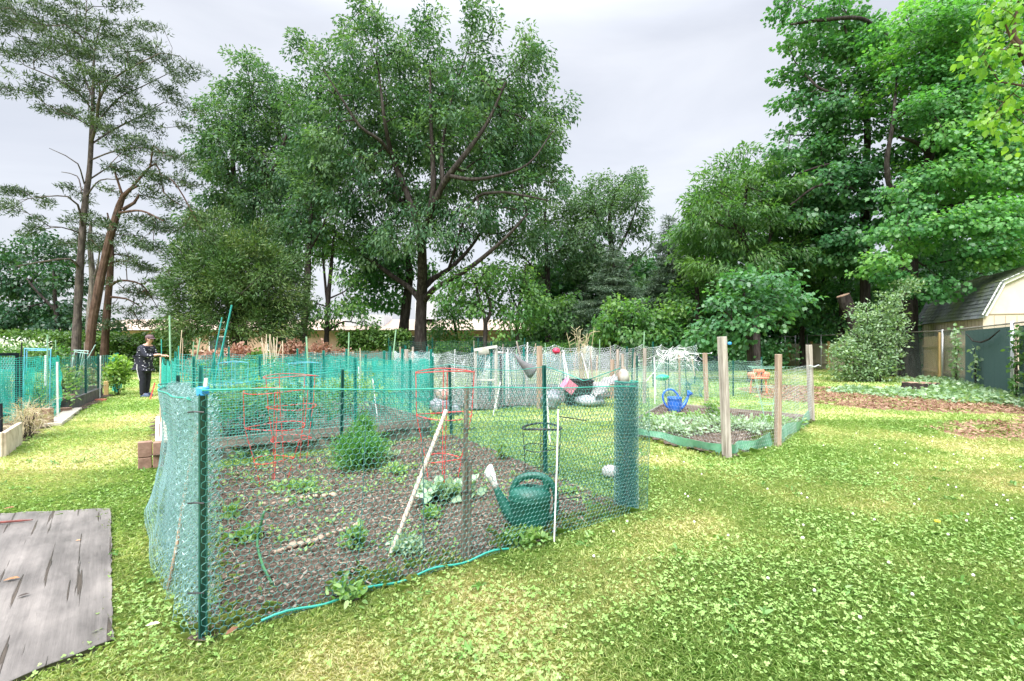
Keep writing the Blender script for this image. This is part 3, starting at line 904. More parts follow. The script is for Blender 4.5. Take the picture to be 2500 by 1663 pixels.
for bx_, yy, lab, lim, lob, lm in (
        (1700, 27, 'dense mid green tree between the narrow spruce and the feathery tree', [[(1705, 900, 6), (1703, 780, 5.5), (1700, 680, 4), (1690, 600, 2)]],
         [(1680, 580, 36), (1720, 600, 40), (1670, 650, 40), (1720, 670, 44), (1680, 720, 44), (1740, 730, 40), (1670, 780, 40), (1720, 790, 42), (1650, 830, 36), (1700, 840, 36), (1750, 840, 30)], G_SAP),
        (1960, 29, 'brownish thin-leaved tree in the dark gap left of the leaning log', [[(1960, 900, 6), (1958, 780, 5.5), (1965, 680, 4), (1980, 600, 2)], [(1960, 760, 3), (2000, 700, 2), (2030, 650, 1)]],
         [(1960, 640, 40), (2010, 660, 40), (1940, 690, 44), (2000, 710, 46), (2050, 700, 40), (1970, 760, 44), (2030, 760, 42), (1930, 780, 36)], G_LIGHT),
        (2390, 27, 'dark leafy tree filling the space behind the shed roof', [[(2380, 900, 9), (2385, 780, 8), (2390, 650, 6), (2395, 540, 3)]],
         [(2270, 520, 50), (2340, 540, 54), (2410, 530, 54), (2480, 540, 54), (2250, 600, 50), (2320, 620, 54), (2400, 620, 54), (2480, 620, 54), (2240, 680, 46), (2300, 700, 46), (2380, 700, 46), (2460, 690, 46), (2200, 740, 44), (2260, 770, 44), (2190, 690, 40)], G_MAPLE_D),
        (2060, 27, 'shadowy tree behind the bleached wooden fence', [[(2055, 900, 8), (2055, 780, 7), (2058, 680, 5), (2060, 600, 3)]],
         [(2060, 640, 44), (2110, 700, 44), (2060, 720, 44), (2000, 770, 36), (2050, 780, 36), (2100, 780, 40), (2150, 760, 40)], G_MAPLE_D),
        (1560, 26, 'low spreading leafy tree in front of the two spruces', [[(1560, 890, 5), (1555, 830, 4.5), (1545, 780, 3)], [(1556, 830, 3), (1590, 790, 2)]],
         [(1510, 760, 32), (1550, 770, 34), (1600, 770, 34), (1480, 790, 28), (1530, 810, 32), (1590, 815, 32), (1630, 800, 30), (1650, 760, 26), (1470, 830, 24)], G_SAP),
        (1760, 30, 'full rounded green tree behind the feathery light tree', [[(1760, 900, 8), (1760, 760, 7), (1765, 640, 5.5), (1770, 540, 4), (1775, 470, 2)]],
         [(1770, 470, 46), (1830, 460, 50), (1720, 520, 46), (1790, 540, 56), (1860, 530, 56), (1920, 500, 50), (1700, 590, 46), (1770, 610, 56), (1850, 610, 56), (1930, 590, 52), (1690, 660, 46), (1750, 690, 52), (1830, 690, 52), (1910, 680, 52), (1960, 720, 46), (1700, 740, 46)], G_SAP),
        (1640, 33, 'mid green crown filling the dip behind the narrow spruce', [[(1640, 900, 7), (1640, 760, 6), (1642, 660, 4.5), (1645, 600, 3)]],
         [(1690, 650, 36), (1640, 690, 44), (1590, 710, 42), (1650, 750, 44), (1700, 720, 40), (1570, 770, 40), (1540, 690, 36)], G_OAK2),
        (1380, 30, 'bright green undergrowth tree right of the thin saplings', [[(1382, 890, 5), (1380, 820, 4), (1385, 760, 2.4)]],
         [(1380, 740, 34), (1340, 760, 34), (1410, 780, 32), (1360, 800, 34), (1310, 800, 30), (1400, 830, 26), (1280, 830, 28), (1430, 830, 24)], G_LIGHT)):
    tree('deciduous_tree', lab, 'tree', bx_, yy, lim, lob, dict(OAKLEAF, n=50, L=0.22, W=0.15), BARK, lm, spacing=0.8, flat=0.75)

# the branch reaching in at the top right corner, close to the camera
tree('redbud_tree', 'near bright yellow-green branch hanging in at the upper right corner', 'tree', 2700, 6.5,
     [[(2680, 900, 24), (2660, 600, 22), (2620, 350, 18), (2540, 200, 12), (2495, 125, 9), (2475, 90, 5), (2478, 50, 3), (2490, -20, 2)],
      [(2495, 125, 4), (2470, 100, 3, -0.2), (2455, 60, 1.5, -0.3)], [(2540, 200, 5), (2500, 210, 3, 0.3), (2440, 200, 1.6, 0.3), (2400, 140, 0.8, 0.3)], [(2600, 320, 6), (2530, 290, 3), (2450, 250, 1.6), (2415, 300, 0.8)]],
     [(2470, 20, 30), (2440, 60, 26), (2480, 90, 22), (2400, 135, 18), (2430, 150, 20), (2470, 200, 22), (2440, 225, 22), (2490, 250, 26), (2420, 290, 18), (2460, 290, 24), (2500, 160, 20), (2410, 30, 16), (2500, 320, 22)],
     dict(n=11, L=0.085, W=0.07, spread=(0.09, 0.09, 0.08), droop=0.9, up=0.5, out=0.4, jit=0.5, shape='oval', mids=0.1), BARK_RED, G_NEAR, spacing=0.24, depth=0.4, seg=0.1, rtip=0.003, thin=0.8)
# ------------------------------------------------------------------ layout of the garden
A0, R0, BR, BL = (-1.46, 2.32), (0.97, 4.17), (-0.93, 7.5), (-3.5, 5.15)            # near plot
PLOT = [A0, R0, BR, BL]
BED2 = [(-3.9, 5.62), (-1.25, 7.45), (-3.05, 10.0), (-6.0, 8.4)]                       # timber bed behind it
PLOT_R = [(2.66, 6.07), (5.49, 9.0), (3.4, 11.0), (1.7, 7.7)]                          # plot with wooden posts
SILVER = [(-0.85, 10.4), (3.2, 13.4), (1.2, 17.0), (-3.4, 14.0)]
PLY = [(-3.38, 4.14), (-1.86, 2.29), (-2.9, 0.7), (-5.0, 0.7), (-5.0, 3.86)]
LD = np.array([-0.52, 0.855])                                                          # run of the left beds
LP = np.array([-8.05, 8.4])
LEFTBED = [tuple(LP + LD * -2.4), tuple(LP + LD * 6.0), tuple(LP + LD * 6.0 + [-4, -2.4]), tuple(LP + LD * -2.4 + [-4, -2.4])]
BARE = [(7.4, 15.8), (6.6, 12.2), (8.0, 10.6), (10.3, 9.9), (12.5, 8.8), (14, 11), (12.4, 13.2), (11.0, 15.8), (9, 17.5)]
BARE2 = [(6.8, 8.3), (7.4, 6.5), (9, 6.2), (11.5, 8.2), (10.5, 9.4), (8.2, 9)]


def edgefade(x, y, poly, amp=0.5, s=1.2):
    """polygon test with a ragged, noisy outline"""
    ox = (fbm(x, y, s, 3) - 0.5) * 2 * amp
    oy = (fbm(x, y, s, 9) - 0.5) * 2 * amp
    return inpoly(x + ox, y + oy, poly)


def dryness(x, y):
    """0 = lush clover green, 1 = straw"""
    d = fbm(x, y, 1.7, 21, 4) * 0.75 + fbm(x, y, 0.5, 33, 2) * 0.25
    d = np.clip((d - 0.40) * 3.0, 0, 1)
    # worn rim beside the near plot and the corner of the second plot
    for (cx, cy, r_) in ((-0.2, 2.75, 0.45), (1.35, 4.0, 0.6), (0.6, 2.9, 0.4), (2.2, 5.3, 0.7), (-0.75, 2.2, 0.3), (-5.4, 6.4, 0.9), (-7, 9.5, 1.0)):
        d = d + 0.75 * np.exp(-((x - cx) ** 2 + (y - cy) ** 2) / (r_ * r_)) * (0.4 + fbm(x, y, 0.4, 5))
    return np.clip(d, 0, 1)


def baremask(x, y):
    b = edgefade(x, y, BARE, 1.1, 2.2) | edgefade(x, y, BARE2, 0.7, 1.2)
    return b & (fbm(x, y, 0.7, 77, 3) > 0.30)


# ground: one sheet out to the horizon, finer near the camera
def axis(fine, lim, step, far):
    a = list(np.arange(-fine, fine + 1e-6, step))
    x = fine
    while x < far:
        step *= 1.35
        x += step
        a = [-x] + a + [x]
    return np.array(a)


gxs = axis(22, 0, 0.22, 600)
gys = axis(22, 0, 0.22, 600) + 14
GX, GY = np.meshgrid(gxs, gys)
gz = -0.012 * fbm(GX, GY, 1.2, 4) * np.exp(-(GX ** 2 + GY ** 2) / 1600)
verts = np.stack([GX.ravel(), GY.ravel(), gz.ravel()], 1)
ny_, nx_ = GX.shape
ii = np.arange(ny_ - 1)[:, None] * nx_ + np.arange(nx_ - 1)[None]
faces = np.stack([ii, ii + 1, ii + nx_ + 1, ii + nx_], -1).reshape(-1, 4)
gt = np.where(baremask(GX, GY), 1.0, 0.55 * dryness(GX, GY)).ravel()

gm = bpy.data.materials.new('turf_soil')
gm.use_nodes = True
nt = gm.node_tree
b = nt.nodes['Principled BSDF']
b.inputs['Roughness'].default_value = 0.95
b.inputs['Specular IOR Level'].default_value = 0.1
at_ = nt.nodes.new('ShaderNodeAttribute')
at_.attribute_name = 'tint'
tcn = nt.nodes.new('ShaderNodeTexCoord')
n1 = nt.nodes.new('ShaderNodeTexNoise')
n1.inputs['Scale'].default_value = 9
n1.inputs['Detail'].default_value = 8
n1.inputs['Roughness'].default_value = 0.7
nt.links.new(tcn.outputs['Object'], n1.inputs['Vector'])
add = nt.nodes.new('ShaderNodeMath')
add.operation = 'MULTIPLY_ADD'
nt.links.new(n1.outputs['Fac'], add.inputs[0])
add.inputs[1].default_value = 0.5
nt.links.new(at_.outputs['Fac'], add.inputs[2])
sb = nt.nodes.new('ShaderNodeMath')
sb.operation = 'SUBTRACT'
nt.links.new(add.outputs[0], sb.inputs[0])
sb.inputs[1].default_value = 0.25
r = nt.nodes.new('ShaderNodeValToRGB')
el = r.color_ramp.elements
el[0].position, el[0].color = 0.0, (0.20, 0.28, 0.08, 1)
el[1].position, el[1].color = 0.95, (0.21, 0.125, 0.085, 1)
for p_, c_ in ((0.25, (0.28, 0.34, 0.115, 1)), (0.5, (0.36, 0.36, 0.17, 1)), (0.72, (0.27, 0.19, 0.12, 1))):
    e = el.new(p_)
    e.color = c_
nt.links.new(sb.outputs[0], r.inputs['Fac'])
nt.links.new(r.outputs['Color'], b.inputs['Base Color'])
bp = nt.nodes.new('ShaderNodeBump')
bp.inputs['Strength'].default_value = 0.6
bp.inputs['Distance'].default_value = 0.03
n2 = nt.nodes.new('ShaderNodeTexNoise')
n2.inputs['Scale'].default_value = 30
n2.inputs['Detail'].default_value = 4
nt.links.new(tcn.outputs['Object'], n2.inputs['Vector'])
nt.links.new(n2.outputs['Fac'], bp.inputs['Height'])
nt.links.new(bp.outputs['Normal'], b.inputs['Normal'])
tag(npmesh('ground', None, 4, gm, None, gt, smooth=True, shared=(verts, faces)), kind='structure')

# soil sheets of the beds: displaced, lumpy
SOIL = pmat('soil', [(0.040, 0.030, 0.022), (0.094, 0.071, 0.054), (0.17, 0.136, 0.106)], scale=34, rough=0.95, spec=0.15, bump=1.0, bscale=70)


def soil_sheet(name, poly, z=0.015, step=0.04, amp=0.075):
    p = np.array(poly)
    x0, y0 = p.min(0)
    x1, y1 = p.max(0)
    xs = np.arange(x0 - step, x1 + step, step)
    ys = np.arange(y0 - step, y1 + step, step)
    X, Y_ = np.meshgrid(xs, ys)
    ins = inpoly(X, Y_, poly)
    Z = z + amp * (fbm(X, Y_, 0.35, 6, 4) - 0.3)
    X = X + (vnoise(X, Y_, 0.1, 2) - .5) * step * 0.6
    idx = np.arange(X.size).reshape(X.shape)
    ok = ins[:-1, :-1] | ins[1:, :-1] | ins[:-1, 1:] | ins[1:, 1:]
    f = np.stack([idx[:-1, :-1], idx[:-1, 1:], idx[1:, 1:], idx[1:, :-1]], -1)[ok]
    V = np.stack([X.ravel(), Y_.ravel(), Z.ravel()], 1)
    used = np.unique(f)
    mp_ = np.zeros(len(V), int)
    mp_[used] = np.arange(len(used))
    return tag(npmesh(name, None, 4, SOIL, None, None, smooth=True, shared=(V[used], mp_[f])), kind='structure')


soil_sheet('garden_soil', PLOT)
soil_sheet('garden_soil', PLOT_R, step=0.1, z=0.03)
soil_sheet('garden_soil', BED2, step=0.15, z=0.16)
soil_sheet('garden_soil', SILVER, step=0.2, z=0.03)
soil_sheet('garden_soil', LEFTBED, step=0.2, z=0.03)


def chips(n, poly, size, cols, name, z=0.03, mat_cols=None):
    p = np.array(poly)
    x0, y0 = p.min(0)
    x1, y1 = p.max(0)
    q = rng.uniform((x0, y0), (x1, y1), (n * 2, 2))
    q = q[inpoly(q[:, 0], q[:, 1], poly)][:n]
    m = len(q)
    P = np.stack([q[:, 0], q[:, 1], z + rng.uniform(0, 0.03, m)], 1)
    d = unit(np.stack([rng.normal(size=m), rng.normal(size=m), rng.normal(size=m) * 0.25], 1))
    s = unit(np.cross(d, np.stack([rng.normal(size=m) * 0.4, rng.normal(size=m) * 0.4, np.ones(m)], 1)))
    l = size * rng.uniform(0.5, 1.5, (m, 1))
    wd = l * rng.uniform(0.2, 0.6, (m, 1))
    V = np.stack([P - d * l - s * wd, P + d * l - s * wd * 0.6, P + d * l + s * wd, P - d * l + s * wd * 0.7], 1)
    return tag(npmesh(name, V, 4, cols, None, rng.random(m)), kind='stuff', label=None)


M_CHIP = leafmat('mulch_chip', [(0.040, 0.029, 0.021), (0.098, 0.073, 0.055), (0.165, 0.130, 0.102), (0.27, 0.23, 0.19)], transl=0, rough=0.9, spec=0.2)
M_LITTER = leafmat('leaf_litter', [(0.10, 0.05, 0.03), (0.20, 0.11, 0.07), (0.30, 0.18, 0.12), (0.38, 0.27, 0.19)], transl=0.1, rough=0.8, spec=0.2)
chips(26000, PLOT, 0.011, M_CHIP, 'mulch')
chips(6000, PLOT_R, 0.018, M_CHIP, 'mulch')
chips(9000, BARE, 0.030, M_LITTER, 'leaf_litter', z=0.01)
chips(2500, BARE2, 0.025, M_LITTER, 'leaf_litter', z=0.01)

# grass blades and clover
G_GRASS = leafmat('grass_blade', [(0.23, 0.375, 0.095), (0.33, 0.45, 0.14), (0.43, 0.50, 0.19), (0.54, 0.525, 0.235), (0.60, 0.52, 0.29)], transl=0.35, rough=0.45, spec=0.35, tcol=(1.1, 1.25, 0.8))
G_CLOVER = leafmat('clover_leaf', [(0.165, 0.30, 0.07), (0.23, 0.37, 0.105), (0.29, 0.42, 0.14), (0.35, 0.46, 0.20)], transl=0.3, rough=0.5, spec=0.2, tcol=(1.1, 1.3, 0.6))
NOGRASS = [PLOT, BED2, PLOT_R, SILVER, LEFTBED]


def field(y0, y1, dens, xmax=1.12, extra=0.6):
    """random ground points inside the view wedge between two distances"""
    area = (y1 * y1 - y0 * y0) * xmax + 2 * extra * (y1 - y0)
    n = int(area * dens)
    y = np.sqrt(rng.uniform(y0 * y0, y1 * y1, n))
    x = rng.uniform(-1, 1, n) * (y * xmax + extra)
    return x, y


def clean(x, y, margin=0.0, ply=True):
    ok = np.ones(len(x), bool)
    for p in NOGRASS:
        ok &= ~inpoly(x, y, p)
    if ply:
        jx = (rng.random(len(x)) - 0.5) * 0.17
        jy = (rng.random(len(x)) - 0.5) * 0.17
        ok &= ~inpoly(x + jx, y + jy, PLY)
    bm_ = baremask(x, y)
    ok &= ~(bm_ & (rng.random(len(x)) < 0.9))
    return ok


def blades(x, y, h, wd, name):
    n = len(x)
    dry = dryness(x, y)
    P = np.stack([x, y, np.full(n, -0.008)], 1)
    a = rng.uniform(0, 6.283, n)
    d = np.stack([np.cos(a), np.sin(a), np.zeros(n)], 1)
    s = np.stack([-d[:, 1], d[:, 0], np.zeros(n)], 1)
    hh = (h * rng.uniform(0.5, 1.35, n) * (1.1 - 0.45 * dry))[:, None]
    ww = (wd * rng.uniform(0.7, 1.3, n))[:, None]
    b_ = rng.uniform(0.25, 1.5, n)[:, None]
    up = np.array([[0, 0, 1.0]])
    mid = P + up * hh * 0.62 + d * hh * b_ * 0.35
    tip = P + up * hh * (1.02 - 0.35 * b_) + d * hh * b_
    V = np.stack([P - s * ww * 0.5, P + s * ww * 0.5, mid + s * ww * 0.42, tip, mid - s * ww * 0.42], 1)
    t = np.clip(dry * 0.62 + rng.normal(0.16, 0.13, n), 0, 1)
    return tag(npmesh(name, V, 5, G_GRASS, None, t), kind='stuff')


def clover(x, y, size, hgt, name):
    n = len(x)
    hz = hgt * rng.uniform(0.3, 1.2, n)
    a0 = rng.uniform(0, 6.283, n)
    tl = rng.normal(0, 0.35, (n, 2))
    out = []
    sz = size * rng.uniform(0.6, 1.3, n)
    for k in range(3):
        a = a0 + k * 2.094
        d = np.stack([np.cos(a), np.sin(a), np.cos(a) * tl[:, 0] + np.sin(a) * tl[:, 1] + 0.12], 1)
        s = np.stack([-np.sin(a), np.cos(a), -np.sin(a) * tl[:, 0] + np.cos(a) * tl[:, 1]], 1)
        P = np.stack([x, y, hz], 1)
        S1 = sz[:, None]
        out.append(np.stack([P, P + d * S1 * 0.45 + s * S1 * 0.48, P + d * S1 + s * S1 * 0.34, P + d * S1 * 0.92, P + d * S1 - s * S1 * 0.34, P + d * S1 * 0.45 - s * S1 * 0.48], 1))
    V = np.stack(out, 1).reshape(-1, 6, 3)
    t = np.clip(np.repeat(rng.beta(2, 2.6, n), 3) + rng.normal(0, 0.08, n * 3), 0, 1)
    return tag(npmesh(name, V, 6, G_CLOVER, None, t), kind='stuff')


for (y0, y1, dens, h, wd) in ((1.7, 3.2, 12000, 0.042, 0.0030), (3.2, 5.5, 6500, 0.043, 0.0044), (5.5, 9, 2400, 0.045, 0.0075), (9, 16, 700, 0.048, 0.014), (16, 32, 110, 0.06, 0.035)):
    x, y = field(y0, y1, dens)
    k = clean(x, y)
    # thinner where clover rules
    cl = fbm(x, y, 0.9, 51, 3)
    k &= rng.random(len(x)) < np.clip(1.55 - 1.1 * cl, 0.35, 1)
    blades(x[k], y[k], h, wd, 'grass')
for (y0, y1, dens, sz, hg) in ((1.7, 3.2, 2800, 0.0098, 0.036), (3.2, 5.5, 1700, 0.0105, 0.036), (5.5, 9, 700, 0.0135, 0.036), (9, 18, 140, 0.020, 0.036)):
    x, y = field(y0, y1, dens)
    k = clean(x, y)
    cl = fbm(x, y, 0.9, 51, 3) + 0.25 * (0.5 - dryness(x, y))
    k &= rng.random(len(x)) < np.clip((cl - 0.44) * 3.0, 0.05, 0.8)
    clover(x[k], y[k], sz, hg, 'clover')

# white clover heads among the lawn, a few of them
M_WHITE_FL = pmat('clover_flower', [(0.62, 0.58, 0.56), (0.75, 0.72, 0.68)], scale=80, rough=0.8)
fl = MB()
xs_, ys_ = field(2.2, 7.5, 3.2)
kk = clean(xs_, ys_) & (xs_ > 0.4)
for x, y in zip(xs_[kk], ys_[kk]):
    fl.lathe([(0.001, 0.0), (0.007, 0.003), (0.009, 0.009), (0.006, 0.015), (0.001, 0.017)], n=6, c=(x, y, R.uniform(0.035, 0.06)))
tag(fl.build('clover_flowers', M_WHITE_FL), kind='stuff')

# a dandelion and flat rosettes in the lawn
M_DAND = pmat('dandelion', [(0.70, 0.48, 0.02), (0.80, 0.60, 0.04)], scale=60, rough=0.7)
g = gp(2287, 1292)
dn = thing('dandelion', 'single yellow dandelion flower in the right-hand lawn', 'flower', tuple(g))
MB().tube([g, g + Vector((0.005, 0, 0.05))], 0.0025, n=5).build('stalk', pmat('stalk', [(0.10, 0.22, 0.06)]), dn)
MB().lathe([(0.001, 0.05), (0.016, 0.055), (0.020, 0.062), (0.012, 0.068), (0.001, 0.069)], n=12, c=(g.x + 0.005, g.y, 0)).build('flower_head', M_DAND, dn)
x, y = field(2.2, 6.5, 3.0)
k = clean(x, y)
C = np.stack([x[k], y[k], np.full(k.sum(), 0.02)], 1)
D = unit(rng.normal(size=C.shape) * [1, 1, 0.0] + [0, 0, 0.25])
V, t, kk = leaf_cloud(C, D, 12, 0.05, 0.016, (0.02, 0.02, 0.006), droop=0.0, up=1.3, out=0.15, jit=0.9, shape='oval')
V[..., 2] = np.clip(V[..., 2], 0.012, 0.06)
tag(npmesh('lawn_weeds', V, kk, leafmat('leaf_rosette', [(0.07, 0.17, 0.04), (0.14, 0.27, 0.07), (0.22, 0.36, 0.11)], transl=0.3, rough=0.4), None, t), kind='stuff')

# taller tufts along the edges of the near plot
x = []
y = []
for (p, q, m) in ((A0, R0, 900), (A0, BL, 700), (PLOT_R[0], PLOT_R[1], 700), (PLOT_R[3], PLOT_R[0], 500)):
    t = rng.random(m)
    off = rng.normal(0, 0.05, m) - 0.04
    dx, dy = q[0] - p[0], q[1] - p[1]
    L_ = math.hypot(dx, dy)
    sgn = 1 if (p is not A0 or q is not BL) else -1
    x.append(p[0] + dx * t - sgn * off * -dy / L_)
    y.append(p[1] + dy * t - sgn * off * dx / L_)
x = np.concatenate(x)
y = np.concatenate(y)
k = (vnoise(x, y, 0.3, 8) > 0.35)
blades(x[k], y[k], 0.10, 0.005, 'tall_grass')

# ------------------------------------------------------------------ ivy ground cover and hedge
def leafy_band(name, label, cat, path, z0, z1, thick, n, leaf, lmat, kind=None, loc=None, wave=0.25):
    path = [np.array(p, float) for p in path]
    seg = [np.linalg.norm(path[i + 1] - path[i]) for i in range(len(path) - 1)]
    cum = np.cumsum([0] + seg)
    u = rng.uniform(0, cum[-1], n)
    i = np.clip(np.searchsorted(cum, u, 'right') - 1, 0, len(seg) - 1)
    t = (u - cum[i]) / np.array(seg)[i]
    pa = np.array(path)
    P = pa[i] * (1 - t[:, None]) + pa[i + 1] * t[:, None]
    d = unit(pa[i + 1] - pa[i])
    nn = np.stack([-d[:, 1], d[:, 0]], 1)
    top = z1 * (1 - wave * 0.5 + wave * fbm(u, u * 0, 1.3, 12, 3))
    z = z0 + (top - z0) * rng.random(n) ** 0.8
    P = P + nn * (rng.normal(size=n) * thick)[:, None]
    C = np.stack([P[:, 0], P[:, 1], z], 1)
    D = unit(np.stack([rng.normal(size=n) * 0.6, -np.abs(rng.normal(size=n)) * 0.6 - 0.2, rng.normal(size=n) * 0.4 + 0.3], 1))
    V, tn, k = leaf_cloud(C, D, **leaf)
    V[..., 2] = np.maximum(V[..., 2], 0.004)
    o = npmesh(name, V, k, lmat, None, tn)
    return tag(o, label, cat, kind=kind)


IVYL = dict(n=9, L=0.13, W=0.11, spread=(0.12, 0.12, 0.10), droop=0.35, up=0.6, out=0.6, jit=0.6, shape='oval')
leafy_band('ivy_hedge', 'ivy-covered hedge running behind the left garden beds and the person', 'hedge', [(-30, 26), (-22, 25.2), (-16.5, 25.0)], 0, 1.98, 0.28, 3300, IVYL, G_IVY)
leafy_band('ivy_hedge', 'clipped dark ivy hedge on the back fence beside the huge oak trunk', 'hedge', [(-9.2, 26.5), (-5.6, 26.5)], 1.2, 2.05, 0.2, 900, IVYL, G_IVY)
leafy_band('ivy_hedge', 'low green hedge behind the silver wire plots', 'hedge', [(-4.2, 27.5), (4, 28), (14, 29)], 0.0, 1.5, 0.5, 2600, IVYL, G_SAP)
leafy_band('ivy_ground_cover', None, None, [(10.2, 15.2), (11.9, 12.6), (13.6, 10.3)], 0, 0.07, 0.5, 1500, dict(IVYL, n=8, L=0.09, W=0.08, spread=(0.14, 0.14, 0.03), up=1.2), G_BUSH, kind='stuff')
leafy_band('ivy_ground_cover', None, None, [(16.1, 18.4), (13.0, 13.6), (11.8, 11.4), (12.4, 11)], 0, 0.14, 0.45, 1700, dict(IVYL, n=8, L=0.10, W=0.09, spread=(0.16, 0.16, 0.05), up=1.0), G_BUSH, kind='stuff')
leafy_band('undergrowth', None, None, [(6, 27), (12, 27), (14.6, 29.5)], 0, 1.6, 0.9, 2200, dict(IVYL, n=9, L=0.16, W=0.13, spread=(0.2, 0.2, 0.15)), G_MAPLE_D, kind='stuff')
leafy_band('undergrowth', None, None, [(19.0, 22.5), (20.4, 27), (21.5, 33)], 0, 2.6, 0.8, 1600, dict(IVYL, n=9, L=0.16, W=0.13, spread=(0.2, 0.2, 0.15)), G_MAPLE_D, kind='stuff')
leafy_band('woods', None, None, [(1.5, 37), (12, 37), (24, 35), (30, 30)], 0, 7.5, 1.3, 7500, dict(IVYL, n=9, L=0.34, W=0.26, spread=(0.4, 0.4, 0.3)), G_MAPLE_D, kind='stuff', wave=0.7)
COPL = dict(n=10, L=0.12, W=0.08, spread=(0.14, 0.14, 0.12), droop=0.1, up=0.5, out=0.6, jit=0.7, shape='oval')
for lab, x0, x1, Y_, z1, mt in (('dry copper-leaved shrub under the olive juniper, left of the bundled canes', 560, 610, 17.5, 1.25, G_COPPER),
                               ('copper and green shrub behind the person, low under the juniper', 470, 555, 18.5, 1.05, G_COPPER),
                               ('brick-red leafy shrub between bundled canes and bent grey trunk', 690, 735, 21, 1.45, G_COPPER),
                               ('brick-red shrub just right of the bent grey trunk', 760, 800, 21, 1.35, G_COPPER),
                               ('reddish shrub below the clipped ivy hedge', 815, 860, 21.5, 1.1, G_COPPER),
                               ('dark green shrub in front of the copper-leaved shrubs', 620, 655, 17, 1.0, G_IVY)):
    c = at((x0 + x1) / 2, 842, Y_)
    bush('shrub', lab, (c.x, c.y, z1 * 0.55), ((x1 - x0) / 2 * Y_ / F * 1.15, 0.6, z1 * 0.5), 300, COPL, mt)

# ------------------------------------------------------------------ the low building beyond the fence
M_BRICK = pmat('tan_brick', [(0.30, 0.20, 0.15), (0.40, 0.28, 0.21)], scale=3, rough=0.9)
M_ROOFW = pmat('pale_roof', [(0.62, 0.64, 0.68), (0.72, 0.74, 0.78)], scale=1.5, rough=0.6)
M_DARKGLASS = pmat('dark_glass', [(0.03, 0.04, 0.05)], rough=0.15, spec=0.6)
M_WHITE = pmat('white_paint', [(0.66, 0.66, 0.66), (0.78, 0.78, 0.77)], scale=8, rough=0.55)
bd = thing('building', 'long low tan brick building with a pale roof far behind the trees', 'building', (-16, 46, 0))
MB().box((-16.5, 46, 1.3), (43, 8, 2.6)).build('wall', M_BRICK, bd)
rf = MB().add([(-39, 41.4, 2.65), (6, 41.4, 2.65), (6, 50.6, 2.65), (-39, 50.6, 2.65), (-36, 45.8, 3.75), (3, 45.8, 3.75), (3, 46.2, 3.75), (-36, 46.2, 3.75)],
              [(0, 1, 5, 4), (1, 2, 6, 5), (2, 3, 7, 6), (3, 0, 4, 7), (4, 5, 6, 7), (3, 2, 1, 0)]).build('roof', pmat('tan_roof', [(0.34, 0.26, 0.21), (0.44, 0.35, 0.28)], scale=1.5, rough=0.8), bd)
MB().box((-12.9, 44.5, 3.55), (3.4, 3, 1.0)).build('roof_vent', M_ROOFW, rf)
MB().box((-7.8, 44.6, 4.5), (1.6, 2, 1.6)).build('roof_vent', M_ROOFW, rf)
for wx in (-30, -25, -20, -13, -8, -3):
    f = MB().box((wx, 41.97, 1.5), (1.7, 0.10, 1.3)).build('window', M_WHITE, bd)
    MB().box((wx, 41.9, 1.5), (1.5, 0.10, 1.1)).build('pane', M_DARKGLASS, f)
# ------------------------------------------------------------------ fence, shed and things on the right
M_GALV = pmat('galvanised', [(0.42, 0.44, 0.46), (0.58, 0.60, 0.63)], scale=14, rough=0.45, metal=0.5)
M_WOODF = pmat('fence_wood', [(0.44, 0.31, 0.19), (0.62, 0.46, 0.31), (0.74, 0.58, 0.42)], scale=5, rough=0.85, bump=0.4, stretch=(6, 6, 0.5))
M_WOODG = pmat('fence_wood_grey', [(0.50, 0.43, 0.34), (0.64, 0.56, 0.46), (0.72, 0.65, 0.55)], scale=5, rough=0.9, bump=0.4, stretch=(6, 6, 0.5))
M_WOODY = pmat('post_wood', [(0.42, 0.28, 0.12), (0.58, 0.42, 0.20)], scale=5, rough=0.85, stretch=(5, 5, 0.5))
M_SCREEN = pmat('privacy_screen', [(0.008, 0.055, 0.055), (0.014, 0.085, 0.08)], scale=30, rough=0.75, bump=0.3)


def along(path, u):
    path = np.asarray(path, float)
    seg = np.linalg.norm(np.diff(path, axis=0), axis=1)
    cum = np.concatenate([[0], np.cumsum(seg)])
    u = np.clip(np.asarray(u, float), 0, cum[-1] - 1e-9)
    i = np.clip(np.searchsorted(cum, u, 'right') - 1, 0, len(seg) - 1)
    t = (u - cum[i]) / seg[i]
    P = path[i] * (1 - t)[..., None] + path[i + 1] * t[..., None]
    d = unit(path[i + 1] - path[i])
    return P, np.stack([-d[..., 1], d[..., 0]], -1), cum[-1]


